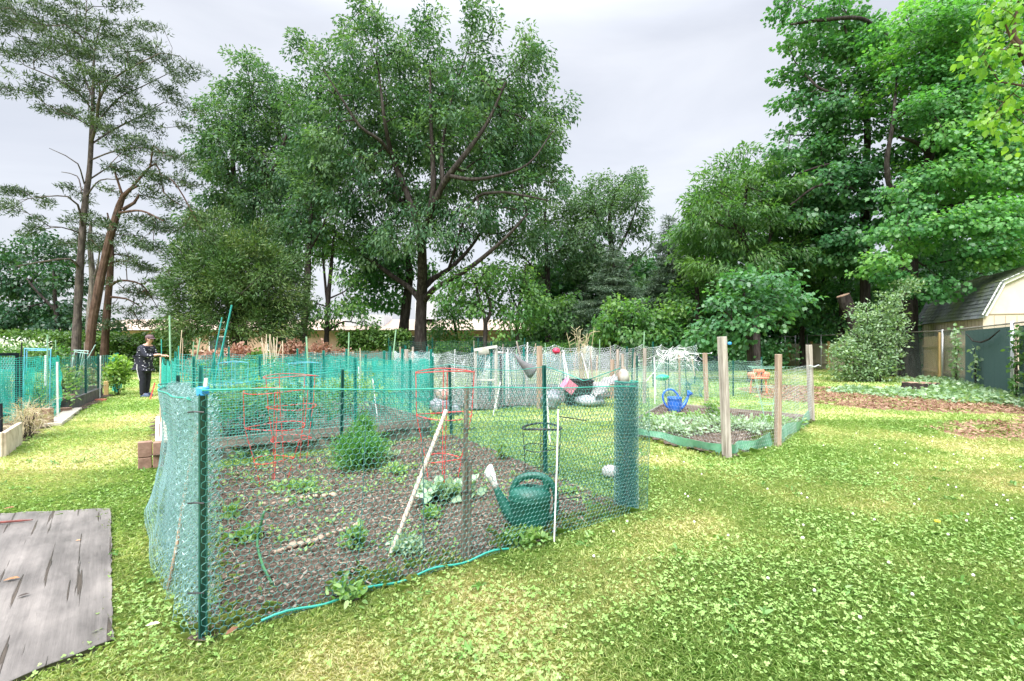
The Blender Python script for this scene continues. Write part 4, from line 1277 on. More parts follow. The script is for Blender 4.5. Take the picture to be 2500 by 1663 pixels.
def net_edges(kind, length, height, cell, jit=0.0):
    """edges of a netting in (u, v): hexagonal, square or diamond"""
    E = []
    if kind == 'hex':
        s = cell * 0.58
        nu, nv = int(length / (cell / 2)), int(height / (1.5 * s))
        I, J = np.meshgrid(np.arange(nu + 1), np.arange(nv + 1), indexing='ij')
        U = I * cell / 2
        V = J * 1.5 * s + np.where((I + J) % 2 == 0, 0.25 * s, -0.25 * s) + 0.3 * s
        if jit:
            U = U + rng.normal(0, jit * cell, U.shape)
            V = V + rng.normal(0, jit * cell, U.shape)
        E.append(np.stack([U[:-1], V[:-1], U[1:], V[1:]], -1).reshape(-1, 4))
        e = np.stack([U[:, :-1], V[:, :-1], U[:, 1:], V[:, 1:]], -1)
        E.append(e[((I + J) % 2 == 0)[:, :-1]])
    elif kind == 'square':
        nu, nv = max(1, int(length / cell)), max(1, int(height / cell))
        U, V = np.meshgrid(np.linspace(0, length, nu + 1), np.linspace(0, height, nv + 1), indexing='ij')
        if jit:
            U = U + rng.normal(0, jit * cell, U.shape)
            V = V + rng.normal(0, jit * cell, U.shape)
        E.append(np.stack([U[:-1], V[:-1], U[1:], V[1:]], -1).reshape(-1, 4))
        E.append(np.stack([U[:, :-1], V[:, :-1], U[:, 1:], V[:, 1:]], -1).reshape(-1, 4))
    else:
        nu, nv = int(length / cell), int(height / cell)
        U, V = np.meshgrid(np.linspace(0, length, 2 * nu + 1), np.linspace(0, height, 2 * nv + 1), indexing='ij')
        I, J = np.meshgrid(np.arange(2 * nu + 1), np.arange(2 * nv + 1), indexing='ij')
        m = ((I + J) % 2 == 0)
        a = np.stack([U[:-1, :-1], V[:-1, :-1], U[1:, 1:], V[1:, 1:]], -1)[m[:-1, :-1]]
        c = np.stack([U[:-1, 1:], V[:-1, 1:], U[1:, :-1], V[1:, :-1]], -1)[m[:-1, 1:]]
        E += [a, c]
    return np.vstack(E)


def netting(name, path, height, cell, r, m, parent=None, kind='hex', z0=0.02, bulge=0.03, sag=0.0, spans=None, jit=0.03, warp=None, sides=3, seed=0):
    P0, N0, L = along(path, np.array([0.0]))
    E = net_edges(kind, L, height, cell, jit)

    def mapp(u, v):
        p, nn, _ = along(path, u)
        off = bulge * 2 * (fbm(u, v, 0.8, 40 + seed, 3) - 0.5) * np.clip(v / 0.2, 0.2, 1)
        hv = v.copy()
        if sag and spans:
            ph = np.interp(u, spans, np.arange(len(spans)))
            ph = ph - np.floor(ph)
            hv = v * (1 - sag * 4 * ph * (1 - ph) / height * (0.6 + 0.8 * vnoise(u, u * 0, 1.1, seed)))
        q = np.stack([p[:, 0] + nn[:, 0] * off, p[:, 1] + nn[:, 1] * off, z0 + hv], 1)
        return warp(q, u, v) if warp else q
    A = mapp(E[:, 0], E[:, 1])
    B = mapp(E[:, 2], E[:, 3])
    if len(A) > 500 and r > 0:
        Q = edge_prisms(A, B, r, n=sides)
    else:
        Q = edge_prisms(A, B, r, n=4)
    o = npmesh(name, Q, 4, m, parent)
    return o, mapp, L


FR = [(17.9, 33.0), (17.0, 24.0), (16.4, 18.7), (12.26, 12.0), (9.6, 7.7)]       # chain link line on the right
cl = thing('chain_link_fence', 'galvanised chain-link fence along the right edge with a green screened bay', 'fence', (16.4, 18.7, 0))
npath = [FR[1], FR[2], FR[3], FR[4]]
nt_, _, LL = netting('mesh', npath, 1.88, 0.07, 0.0017, pmat('mesh_wire', [(0.10, 0.15, 0.14)], rough=0.5, metal=0.2), cl, kind='diamond', bulge=0.015)
MB().tube([(*p, 1.93) for p in FR], 0.022, n=8).build('top_rail', pmat('rail_dark', [(0.16, 0.14, 0.12), (0.30, 0.29, 0.28)], scale=6, rough=0.6), cl)


def fpt(nx):
    """where the view ray of a photograph column meets the fence line"""
    k = (nx - CX) / F
    for i in range(len(FR) - 1):
        (x0, y0), (x1, y1) = FR[i], FR[i + 1]
        den = (x1 - x0) - k * (y1 - y0)
        t = (k * y0 - x0) / den
        if -0.001 <= t <= 1.001:
            return np.array([x0 + (x1 - x0) * t, y0 + (y1 - y0) * t])
    return None


for nx in (1918, 1943, 1972, 2006, 2191, 2303, 2474):
    p = fpt(nx)
    if p is None:
        continue
    rr = 0.034 if nx in (2303, 2474) else 0.026
    MB().tube([(p[0] - 0.03, p[1], -0.1), (p[0] - 0.03, p[1], 1.98)], rr * 1.1, n=10).build('post', M_GALV, cl, smooth=True)
a_, b_ = fpt(2352), fpt(2468)
nrm_ = np.array([0.848, -0.53])
d_ = unit(b_ - a_)
sc_ = MB()
for k in range(9):
    t0, t1 = k / 9, (k + 1) / 9
    pa, pb = a_ + (b_ - a_) * t0 + nrm_ * 0.05, a_ + (b_ - a_) * (t1) + nrm_ * 0.05
    sc_.bar((*((pa + pb) / 2), 0.05), (*((pa + pb) / 2), 1.86), np.linalg.norm(pb - pa) * 1.0, 0.010 + 0.002 * (k % 2), roll=(*nrm_, 0))
sc_.build('screen', M_SCREEN, cl)
p3, p4 = fpt(2480), np.array(FR[4])
MB().bar((*((p3 + p4) / 2 + nrm_ * 0.05), 0.05), (*((p3 + p4) / 2 + nrm_ * 0.05), 1.86), np.linalg.norm(p4 - p3), 0.012, roll=(*nrm_, 0)).build('screen', M_SCREEN, cl)

# wooden privacy fence: bleached far run and warmer near run
def board_fence(name, label, pts, z1, wood, post_ts, n_rails=(0.35, 1.35), group=None, tops=True):
    (x0, y0), (x1, y1) = pts
    root = thing(name, label, 'fence', (x0, y0, 0), group)
    L = math.hypot(x1 - x0, y1 - y0)
    n = int(L / 0.15)
    d = Vector((x1 - x0, y1 - y0, 0)) / L
    nn = Vector((d.y, -d.x, 0))
    mb = MB()
    for i in range(n):
        c = Vector((x0, y0, 0)) + d * (i + 0.5) * L / n
        h = z1 + R.uniform(-0.015, 0.015)
        mb.bar(c + nn * R.uniform(-0.003, 0.003), c + Vector((0, 0, h)), L / n - 0.012, 0.02, roll=nn)
    mb.build('board_panel', wood, root)
    for z in n_rails:
        MB().bar(Vector((x0, y0, z)) + nn * 0.04, Vector((x1, y1, z)) + nn * 0.04, 0.04, 0.09).build('rail', wood, root)
    for t in post_ts:
        c = Vector((x0, y0, 0)) + d * t * L + nn * 0.10
        MB().box(c + Vector((0, 0, z1 / 2 + 0.06)), (0.12, 0.12, z1 + 0.14), math.atan2(d.y, d.x)).build('post', M_WOODY, root, bevel=0.008)
    return root


board_fence('wooden_fence', 'bleached grey wooden board fence at the foot of the dark wood', [(18.35, 33.0), (17.35, 23.4)], 1.46, M_WOODG, (0.08, 0.38, 0.58, 0.78, 0.97))
board_fence('wooden_fence', 'warm tan wooden board fence behind the chain-link, right of the silvery shrub', [(17.6, 21.0), (15.0, 15.75)], 1.74, M_WOODF, (0.42,))

# shed
M_SIDING = pmat('shed_siding', [(0.46, 0.39, 0.31), (0.54, 0.47, 0.38)], scale=4, rough=0.75, stretch=(1, 1, 0.3))
M_GABLE = pmat('shed_gable', [(0.48, 0.43, 0.37), (0.55, 0.50, 0.44)], scale=3, rough=0.75)
c0 = Vector((16.58, 17.3, 0))
e1 = Vector((2.62, 6.0, 0)).normalized()
e2 = Vector((6.0, -2.62, 0)).normalized()
SL, SW = 6.5, 3.6
shed = thing('garden_shed', 'cream gambrel-roofed shed with mossy grey shingles behind the fence', 'shed', tuple(c0))
EV, KN, RG = 2.47, 3.6, 4.3
prof = [(0, EV), (0.5, KN), (SW / 2, RG), (SW - 0.5, KN), (SW, EV)]


def SP(a, s, z):
    return c0 + e1 * a + e2 * s + Vector((0, 0, z))


wl = MB()
wl.add([SP(0, 0, 0), SP(SL, 0, 0), SP(SL, 0, EV), SP(0, 0, EV)], [(0, 1, 2, 3)])
wl.add([SP(0, SW, 0), SP(SL, SW, 0), SP(SL, SW, EV), SP(0, SW, EV)], [(3, 2, 1, 0)])
wl.add([SP(0, 0, 0), SP(0, SW, 0), SP(0, SW, EV), SP(0, 0, EV)], [(3, 2, 1, 0)])
wl.add([SP(SL, 0, 0), SP(SL, SW, 0), SP(SL, SW, EV), SP(SL, 0, EV)], [(0, 1, 2, 3)])
wall = wl.build('wall', M_SIDING, shed)
gv = MB()
for i in range(1, int(SL / 0.3)):
    gv.bar(SP(i * 0.3, -0.004, 0.1), SP(i * 0.3, -0.004, EV - 0.02), 0.014, 0.008, roll=e2)
for i in range(1, int(SW / 0.3)):
    gv.bar(SP(-0.004, i * 0.3, 0.1), SP(-0.004, i * 0.3, EV - 0.06), 0.014, 0.008, roll=e1)
gv.build('groove', pmat('groove', [(0.30, 0.24, 0.18)], rough=0.9), wall)
MB().bar(SP(-0.012, 0, EV), SP(-0.012, SW, EV), 0.02, 0.03).build('drip_edge', pmat('groove', []), wall)
for a in (0.0, SL):
    MB().add([SP(a, s, z - 0.02) for s, z in prof], [(0, 1, 2, 3, 4)]).build('gable', M_GABLE, shed)
# shingled roof: overlapping courses of separate tabs in one mesh
sh = MB()
OV = 0.22
for (s0, z0), (s1, z1) in zip(prof[:-1], prof[1:]):
    rising = z1 > z0
    if not rising:
        (s0, z0), (s1, z1) = (s1, z1), (s0, z0)
    dv = Vector((s1 - s0, z1 - z0))
    ln = dv.length
    dv /= ln
    if z0 == EV:
        s0 -= dv.x * 0.16
        z0 -= dv.y * 0.16
        ln += 0.16
    nv = Vector((-dv.y, dv.x)) if rising and s1 > s0 else Vector((dv.y, -dv.x))
    if nv.y < 0:
        nv = -nv
    rows = max(2, int(ln / 0.155))
    for r_ in range(rows):
        f0, f1 = r_ / rows, min(1.0, (r_ + 1.15) / rows)
        off0, off1 = 0.030, 0.012
        a = -OV - (r_ % 2) * 0.13
        while a < SL + OV:
            b1 = min(a + 0.255, SL + OV)
            a1 = max(a, -OV)
            jz = R.uniform(-0.003, 0.005)
            q = []
            for aa, ff, oo in ((a1, f0, off0), (b1, f0, off0), (b1, f1, off1), (a1, f1, off1)):
                q.append(SP(aa, s0 + dv.x * ln * ff + nv.x * (oo + jz), z0 + dv.y * ln * ff + nv.y * (oo + jz)))
            qb = [SP(aa, s0 + dv.x * ln * ff, z0 + dv.y * ln * ff) for aa, ff in ((a1, f0), (b1, f0), (b1, f1), (a1, f1))]
            if b1 - a1 > 0.02:
                sh.add(q + qb, [(0, 1, 2, 3), (4, 5, 1, 0), (5, 6, 2, 1), (7, 4, 0, 3)])
            a += 0.262
M_SHING = bpy.data.materials.new('mossy_shingle')
M_SHING.use_nodes = True
nt = M_SHING.node_tree
b = nt.nodes['Principled BSDF']
b.inputs['Roughness'].default_value = 0.9
tcn = nt.nodes.new('ShaderNodeTexCoord')
g1 = nt.nodes.new('ShaderNodeTexNoise')
g1.inputs['Scale'].default_value = 40
g1.inputs['Detail'].default_value = 3
g2 = nt.nodes.new('ShaderNodeTexNoise')
g2.inputs['Scale'].default_value = 0.9
g2.inputs['Detail'].default_value = 6
g2.inputs['Roughness'].default_value = 0.65
for g in (g1, g2):
    nt.links.new(tcn.outputs['Object'], g.inputs['Vector'])
geo = nt.nodes.new('ShaderNodeNewGeometry')
r1 = nt.nodes.new('ShaderNodeValToRGB')
r1.color_ramp.elements[0].color = (0.048, 0.058, 0.066, 1)
r1.color_ramp.elements[1].color = (0.15, 0.17, 0.185, 1)
ri = nt.nodes.new('ShaderNodeMix')
ri.data_type = 'FLOAT'
ri.inputs[0].default_value = 0.55
nt.links.new(g1.outputs['Fac'], ri.inputs[2])
nt.links.new(geo.outputs['Random Per Island'], ri.inputs[3])
nt.links.new(ri.outputs[0], r1.inputs['Fac'])
r2 = nt.nodes.new('ShaderNodeValToRGB')
r2.color_ramp.elements[0].position = 0.45
r2.color_ramp.elements[1].position = 0.66
nt.links.new(g2.outputs['Fac'], r2.inputs['Fac'])
sxyz = nt.nodes.new('ShaderNodeSeparateXYZ')
nt.links.new(geo.outputs['Normal'], sxyz.inputs[0])
mxm = nt.nodes.new('ShaderNodeMapRange')          # flat slopes hold more moss
mxm.inputs['From Min'].default_value = 0.55
mxm.inputs['From Max'].default_value = 0.85
mxm.inputs['To Min'].default_value = 0.0
mxm.inputs['To Max'].default_value = 0.8
nt.links.new(sxyz.outputs['Z'], mxm.inputs['Value'])
ad = nt.nodes.new('ShaderNodeMath')
ad.operation = 'ADD'
ad.use_clamp = True
nt.links.new(r2.outputs['Color'], ad.inputs[0])
nt.links.new(mxm.outputs['Result'], ad.inputs[1])
ml = nt.nodes.new('ShaderNodeMath')
ml.operation = 'MULTIPLY'
ml.inputs[1].default_value = 0.75
nt.links.new(ad.outputs[0], ml.inputs[0])
mxc = nt.nodes.new('ShaderNodeMix')
mxc.data_type = 'RGBA'
nt.links.new(ml.outputs[0], mxc.inputs[0])
nt.links.new(r1.outputs['Color'], mxc.inputs[6])
mxc.inputs[7].default_value = (0.11, 0.15, 0.035, 1)
nt.links.new(mxc.outputs[2], b.inputs['Base Color'])
roof = sh.build('roof', M_SHING, shed)
tr = MB()
for a in (-0.10,):
    for (s0, z0), (s1, z1) in zip(prof[:-1], prof[1:]):
        tr.bar(SP(a, s0, z0 - 0.05), SP(a, s1, z1 - 0.05), 0.05, 0.15, roll=(0, 0, 1))
tr.build('trim', M_WHITE, shed, bevel=0.006)
MB().tube([SP(1.6, 0.75, 3.98), SP(2.0, 0.7, 4.02), SP(2.6, 0.85, 4.05), SP(3.0, 0.8, 4.0)], 0.02, n=5).build('fallen_branch', BARK_GREY, shed)

# sawn log propped in the shrub, felled stump
M_CUT = pmat('cut_wood', [(0.17, 0.105, 0.07), (0.29, 0.20, 0.145)], scale=7, rough=0.8)
lg = thing('sawn_trunk', 'leaning sawn-off trunk with a pale cut end sticking out above the shrub', 'trunk', tuple(gx(2080, 20.5)))
pa, pb = at(2100, 830, 20.5), at(2058, 722, 20.55)
dd = (pb - pa).normalized()
MB().tube([pa, pa + (pb - pa) * 0.5 + Vector((0.05, 0, 0)), pb], [0.27, 0.24, 0.25], n=14).build('bark', BARK, lg)
MB().tube([pb, pb + dd * 0.03], [0.245, 0.235], n=14).build('cut_face', M_CUT, lg)
st = thing('tree_stump', 'freshly cut low stump ringed by ivy below the tan fence', 'stump', tuple(gp(2250, 950)))
sp_ = gp(2250, 950)
k_ = 14
pr = []
bk = MB()
ring = [(0.40 * (1 + 0.12 * math.sin(3 * a + 1) + 0.06 * math.sin(7 * a))) for a in [2 * math.pi * i / 26 for i in range(26)]]
V_ = []
for z, f in ((-0.02, 1.18), (0.08, 1.03), (0.20, 1.0)):
    V_ += [sp_ + Vector((ring[i] * f * math.cos(2 * math.pi * i / 26) * 1.25, ring[i] * f * math.sin(2 * math.pi * i / 26), z + 0.015 * math.sin(i * 2.1))) for i in range(26)]
bk.add(V_, [(j * 26 + i, j * 26 + (i + 1) % 26, (j + 1) * 26 + (i + 1) % 26, (j + 1) * 26 + i) for j in range(2) for i in range(26)])
bk.build('bark', BARK, st)
ct = MB()
tp = V_[-26:]
ct.add([p + Vector((0, 0, 0.003)) for p in tp] + [sp_ + Vector((0, 0, 0.16))], [(i, (i + 1) % 26, 26) for i in range(26)])
ct.build('cut_face', M_CUT, st)

# big silvery shrub in front of the fence
SHL = dict(n=24, L=0.11, W=0.06, spread=(0.17, 0.17, 0.09), droop=0.25, up=0.9, out=0.7, jit=0.6, shape='oval')
LBs = []
Yb = 18.6
for (nx, ny, rr) in ((2080, 850, 42), (2130, 830, 55), (2170, 790, 45), (2110, 890, 50), (2140, 870, 50), (2175, 740, 30), (2175, 830, 32), (2060, 900, 32), (2120, 770, 34), (2215, 700, 24), (2050, 860, 22), (2135, 910, 40), (2100, 925, 34)):
    q = np.array(at(nx, ny, Yb))
    q[2] = max(q[2], 0.25)
    LBs.append((q, (rr * Yb / F, 0.5, rr * Yb / F)))
cs = scatter(LBs, 0.20, bias=0.6)
c = at(2130, 842, Yb)
bush('large_shrub', 'tall sprawling silvery green shrub hiding the corner of the fence', (c.x, c.y, 1.2), (1.4, 0.8, 1.3), 10, SHL, G_BUSH, pts=cs, stems=40)
# vines on the fence
for lab, nx, nyt, nyb, wd, n in (('creeper of broad leaves climbing where tan boards meet the green screen', 2342, 800, 930, 9, 56), ('sparse creeper dangling on the green screen', 2392, 840, 930, 8, 16), ('bright leafy vine by the far right post of the chain-link fence', 2494, 800, 960, 12, 46), ('tangle of brown vine left on the tan boards', 2205, 835, 935, 16, 14)):
    pts_ = []
    for q in range(n):
        x_ = nx + R.gauss(0, wd * 0.5)
        p = fpt(x_)
        if p is None:
            continue
        y_ = R.uniform(nyt, nyb)
        pts_.append((p[0] - 0.09 * 0.85, p[1] + 0.09 * 0.53, H + (HY - y_) * p[1] / F))
    pts_ = np.array(pts_)
    c = pts_.mean(0)
    bush('vine', lab, (c[0], c[1], 0.3), (0.2, 0.2, 0.6), 10, dict(n=4, L=0.10, W=0.085, spread=(0.06, 0.06, 0.06), droop=0.7, up=0.2, out=0.4, jit=0.5, shape='oval'), G_LIGHT if 'bright' in lab else G_BUSH, pts=pts_, stems=4, cat='vine')
pb_ = [fpt(nx) for nx in (2368, 2385, 2405, 2425, 2452)]
tag(MB().tube([(p[0] - 0.07, p[1] + 0.045, H + (HY - y) * p[1] / F) for p, y in zip(pb_, (815, 833, 836, 828, 806))], [0.012, 0.02, 0.026, 0.022, 0.012], n=7).build('bare_branch', BARK), 'dead curved branch caught in the mesh of the green screened bay', 'branch')
# ------------------------------------------------------------------ near plot: netting, posts, roll
M_NETD = pmat('green_netting', [(0.012, 0.085, 0.074), (0.034, 0.15, 0.132)], scale=6, rough=0.32, spec=0.6)
M_NETLIT = pmat('lit_green_netting', [(0.08, 0.20, 0.195), (0.19, 0.33, 0.335)], scale=4, rough=0.3, spec=0.7)  # paler copy of the green netting, light on the wires put into colour
M_TEAL = pmat('teal_mesh', [(0.010, 0.22, 0.18), (0.024, 0.36, 0.30)], scale=3, rough=0.35, spec=0.5)
M_TEALB = pmat('blue_teal_mesh', [(0.02, 0.22, 0.23), (0.05, 0.34, 0.36)], scale=3, rough=0.35, spec=0.5)
M_CORD = pmat('teal_cord', [(0.02, 0.24, 0.19), (0.05, 0.34, 0.28)], scale=8, rough=0.4)
M_POSTG = pmat('green_steel', [(0.004, 0.062, 0.052), (0.010, 0.095, 0.080)], scale=20, rough=0.4, spec=0.5)
M_POSTT = pmat('teal_steel', [(0.006, 0.17, 0.14), (0.015, 0.23, 0.19)], scale=20, rough=0.4, spec=0.5)
M_BLACK = pmat('black_plastic', [(0.012, 0.012, 0.015), (0.03, 0.03, 0.034)], scale=14, rough=0.45)
M_BLUE = pmat('blue_tape', [(0.03, 0.22, 0.62), (0.06, 0.32, 0.75)], scale=30, rough=0.4)
M_BLUEP = pmat('blue_plastic', [(0.012, 0.10, 0.46), (0.02, 0.16, 0.60)], scale=8, rough=0.3, spec=0.5)
M_GREENP = pmat('green_plastic', [(0.035, 0.075, 0.052), (0.009, 0.085, 0.062), (0.013, 0.11, 0.08)], scale=7, rough=0.42, spec=0.45, lo=0.28, hi=0.6, detail=8, bump=0.08)
M_WPLAST = pmat('white_plastic', [(0.60, 0.60, 0.58), (0.78, 0.78, 0.77)], scale=16, rough=0.4)
M_WPVC = pmat('white_tube', [(0.68, 0.70, 0.72), (0.82, 0.83, 0.84)], scale=8, rough=0.35)
M_RED = pmat('red_wire', [(0.38, 0.035, 0.035), (0.56, 0.085, 0.075)], scale=30, rough=0.4)
M_WIREG = pmat('dark_wire', [(0.010, 0.05, 0.045), (0.02, 0.075, 0.065)], scale=20, rough=0.45)
M_WIREZ = pmat('zinc_wire', [(0.30, 0.34, 0.35), (0.50, 0.54, 0.55)], scale=12, rough=0.4, metal=0.3)
M_BAMBOO = pmat('bamboo', [(0.40, 0.31, 0.22), (0.62, 0.52, 0.41)], scale=12, rough=0.55, stretch=(3, 3, 0.6))
M_GCANE = pmat('green_cane', [(0.16, 0.30, 0.19), (0.28, 0.44, 0.28)], scale=10, rough=0.45)
M_TCANE = pmat('teal_cane', [(0.02, 0.24, 0.22), (0.05, 0.34, 0.30)], scale=10, rough=0.4)
M_GREYW = pmat('weathered_wood', [(0.17, 0.14, 0.115), (0.32, 0.275, 0.235), (0.48, 0.42, 0.37)], scale=6, rough=0.9, bump=0.5, stretch=(7, 7, 0.5))
M_OLDW = pmat('old_split_wood', [(0.065, 0.055, 0.045), (0.16, 0.135, 0.11), (0.27, 0.235, 0.195)], scale=7, rough=0.9, bump=0.6, stretch=(8, 8, 0.5))
M_PALEW = pmat('pale_post_wood', [(0.17, 0.14, 0.12), (0.32, 0.285, 0.25), (0.46, 0.42, 0.38)], scale=5, rough=0.9, bump=0.5, stretch=(7, 7, 0.45))
M_NEWW = pmat('new_post_wood', [(0.20, 0.14, 0.10), (0.33, 0.245, 0.185), (0.43, 0.335, 0.265)], scale=5, rough=0.85, bump=0.4, stretch=(7, 7, 0.45))
M_BOARD = pmat('bed_board', [(0.10, 0.085, 0.068), (0.20, 0.17, 0.14), (0.31, 0.27, 0.225)], scale=4, rough=0.9, bump=0.4, stretch=(0.6, 0.6, 6))
M_BRICKB = pmat('brown_brick', [(0.19, 0.115, 0.085), (0.30, 0.19, 0.145)], scale=14, rough=0.9, bump=0.4)


def upost(x, y, h, parent=None, m=None, name='post', tilt=(0, 0), w=0.034, face=(0.8, 0.6), z0=-0.1):
    """U-channel steel post with punched lugs"""
    mb = MB()
    f = Vector((face[0], face[1], 0)).normalized()
    s = Vector((-f.y, f.x, 0))
    a = Vector((x, y, z0))
    b = Vector((x + tilt[0], y + tilt[1], h))
    mb.bar(a, b, w, 0.006, roll=s)
    for e in (-1, 1):
        mb.bar(a + f * e * (w / 2 - 0.002) - s * 0.013, b + f * e * (w / 2 - 0.002) - s * 0.013, 0.006, 0.022, roll=s)
    z = 0.15
    while z < h - 0.03:
        c = a + (b - a) * ((z - z0) / (h - z0)) + s * 0.006
        mb.box(c, (0.010, 0.010, 0.012), math.atan2(f.y, f.x))
        z += 0.11
    return mb.build(name, m or M_POSTG, parent)


fence = thing('garden_fence', 'green chicken-wire fence on dark green posts round the nearest plot', 'fence', (A0[0], A0[1], 0))
front = [(A0[0] + 0.016, A0[1] - 0.034), (R0[0] + 0.06, R0[1] - 0.10)]


def front_warp(q, u, v):
    q = q.copy()
    q[:, 2] *= 1.015 - 0.115 * np.clip(u / 3.05, 0, 1) + 0.004 * np.sin(u * 5)
    return q


o, mp_f, Lf = netting('netting', front, 1.15, 0.036, 0.0020, M_NETD, fence, bulge=0.015, seed=1, warp=front_warp)
# bottom and top cords follow the netting
uu = np.linspace(0, Lf, 40)
MB().tube(mp_f(uu, np.full(40, 1.150)), 0.0042, n=6).build('top_cord', M_CORD, fence)
MB().tube(mp_f(np.linspace(0.25, 1.75, 26), np.full(26, -0.0)) + np.stack([np.zeros(26), np.zeros(26), 0.015 + 0.012 * np.sin(np.arange(26) * 0.9)], 1), 0.007, n=6).build('bottom_cord', M_CORD, fence)
# gathered left side: many folds pressed together
pa, pb = np.array(A0), np.array(BL)
dl = unit(pb - pa)
nl = np.array([-dl[1], dl[0]])
LLn = np.linalg.norm(pb - pa)
zig = [pa]
m_ = 46
for i in range(1, m_):
    t = i / m_
    amp = 0.055 + 0.05 * R.random()
    zig.append(pa + dl * LLn * t + nl * amp * (1 if i % 2 else -1) + dl * R.uniform(-0.03, 0.03))
zig.append(pb)


def left_warp(q, u, v):
    f = np.clip(u / (u.max() + 1e-6), 0, 1)
    out = 0.045 * np.sin(np.pi * np.clip(f * 1.1, 0, 1)) * (0.6 + 0.5 * np.sin(v * 5 + 2.5 * f)) + 0.10 * np.exp(-v / 0.12) * np.sin(np.pi * f) * (vnoise(u, u * 0, 0.8, 4) + 0.3)
    q = q.copy()
    q[:, 0] += nl[0] * out
    q[:, 1] += nl[1] * out
    q[:, 2] *= 1 - 0.13 * f + 0.05 * (vnoise(u, u * 0, 0.5, 14) - 0.5)
    return q


netting('netting', zig, 1.15, 0.034, 0.0014, M_NETLIT, fence, bulge=0.05, warp=left_warp, seed=2)
o, mp_l, Ll = netting('netting', [A0, tuple(pa + dl * 1.2 + nl * 0.12), tuple(pa + dl * 2.4 + nl * 0.16), BL], 1.14, 0.036, 0.0014, M_NETLIT, fence, bulge=0.12, warp=left_warp, seed=3)
uu = np.linspace(0, Ll, 50)
MB().tube(mp_l(uu, np.full(50, 1.14)), 0.0042, n=6).build('top_cord', M_CORD, fence)
P_MID = (0.355, 5.25)
back = [BL, (-2.16, 6.2), BR, P_MID, (R0[0] - 0.05, R0[1] + 0.15)]
sp_u = [0]
for i in range(4):
    sp_u.append(sp_u[-1] + math.dist(back[i], back[i + 1]))
kn_u = [0, sp_u[1] * 0.5, sp_u[1], (sp_u[1] + sp_u[2]) / 2, sp_u[2], sp_u[2] + 0.9, sp_u[2] + 1.9, sp_u[3], sp_u[3] + 0.35, sp_u[3] + 0.62, sp_u[4]]
kn_z = [0.98, 0.97, 1.05, 1.02, 1.085, 1.055, 1.07, 1.145, 1.09, 1.03, 1.17]


def back_warp(q, u, v):
    q = q.copy()
    q[:, 2] *= np.interp(u, kn_u, kn_z) / 1.04
    return q


o, mp_b, Lb = netting('netting', back, 1.04, 0.040, 0.0018, M_NETD, fence, bulge=0.05, seed=4, warp=back_warp)
uu = np.linspace(0, Lb, 90)
MB().tube(mp_b(uu, np.full(90, 1.04)), 0.0042, n=6).build('top_cord', M_CORD, fence)
pA = upost(A0[0], A0[1], 1.17, fence)
MB().lathe([(0.021, 0), (0.026, 0.004), (0.027, 0.035), (0.022, 0.042), (0.001, 0.043)], n=12, c=(A0[0], A0[1], 1.16)).build('tape_wrap', M_BLUE, pA)
MB().tube([(A0[0] + 0.012, A0[1], 1.19), (A0[0] + 0.016, A0[1], 1.242)], 0.008, n=8).build('white_tip', M_WPLAST, pA)
for z in (1.085, 0.66, 0.24):
    MB().tube([(A0[0] - 0.052, A0[1] - 0.028, z), (A0[0] - 0.02, A0[1] - 0.03, z + 0.004), (A0[0] + 0.022, A0[1] - 0.024, z)], 0.0042, n=5).build('cable_tie', M_BLACK, pA)
upost(BL[0], BL[1], 1.08, fence)
upost(-2.16, 6.2, 1.09, fence, tilt=(0.02, 0))
upost(BR[0], BR[1], 1.09, fence, tilt=(-0.03, 0))
upost(P_MID[0], P_MID[1], 1.18, fence, tilt=(-0.02, 0))
# pair of old split stakes carrying the middle of the front
stk = Vector((-0.305, 3.185, 0))
pw = thing('wooden_stake', 'pair of weathered split stakes tied together at the middle of the near netting', 'stake', tuple(stk))
MB().bar(stk + Vector((-0.015, 0, -0.1)), stk + Vector((0.012, 0, 1.135)), 0.028, 0.024).build('tall_slat', M_OLDW, pw, bevel=0.003)
MB().bar(stk + Vector((0.024, 0.004, -0.1)), stk + Vector((0.030, 0.004, 0.64)), 0.028, 0.022).build('short_slat', M_OLDW, pw, bevel=0.003)
for z in (0.86, 0.66, 0.45):
    MB().tube([stk + Vector((-0.026, -0.02, z)), stk + Vector((0.0, -0.024, z + 0.003)), stk + Vector((0.045, -0.02, z - 0.004)), stk + Vector((0.065, -0.01, z + 0.008))], 0.0035, n=5).build('cable_tie', M_BLACK, pw)
# bamboo cane on the left, behind the gathered netting, and white cane
sb_ = Vector((-1.92, 2.75, 0))
tag(MB().tube([at(410, 1440, 2.75), at(432, 1330, 2.78), at(455, 1180, 2.85), at(484, 1035, 2.95)], [0.009, 0.009, 0.009, 0.008], n=8).build('bamboo_cane', pmat('bamboo_tan', [(0.36, 0.23, 0.15), (0.52, 0.36, 0.25)], scale=12, rough=0.6), smooth=True), 'tan bamboo cane leaning in the gathered netting left of the front corner post', 'cane')
wc = thing('bamboo_cane', 'thick whitish bamboo cane leaning across the near plot', 'cane', tuple(gp(934, 1385)))
p0_, p1_ = gp(934, 1385) + Vector((0, 0, -0.05)), at(1089, 1003, 3.6)
MB().tube([p0_ + (p1_ - p0_) * (i / 24) for i in range(25)], [0.0145 + (0.0022 if i % 4 == 0 else 0) for i in range(25)], n=10).build('culm', pmat('white_bamboo', [(0.40, 0.32, 0.26), (0.60, 0.52, 0.44)], scale=14, rough=0.5), wc, smooth=True)
MB().tube([p1_ - (p1_ - p0_) * 0.012, p1_ + (p1_ - p0_) * 0.004], [0.0165, 0.0155], n=10).build('end_cap', M_WPLAST, wc)
wr = thing('plant_stake', 'slim white rod standing right of the green watering can', 'stake', tuple(gp(1352, 1328)))
q0 = gp(1352, 1328)
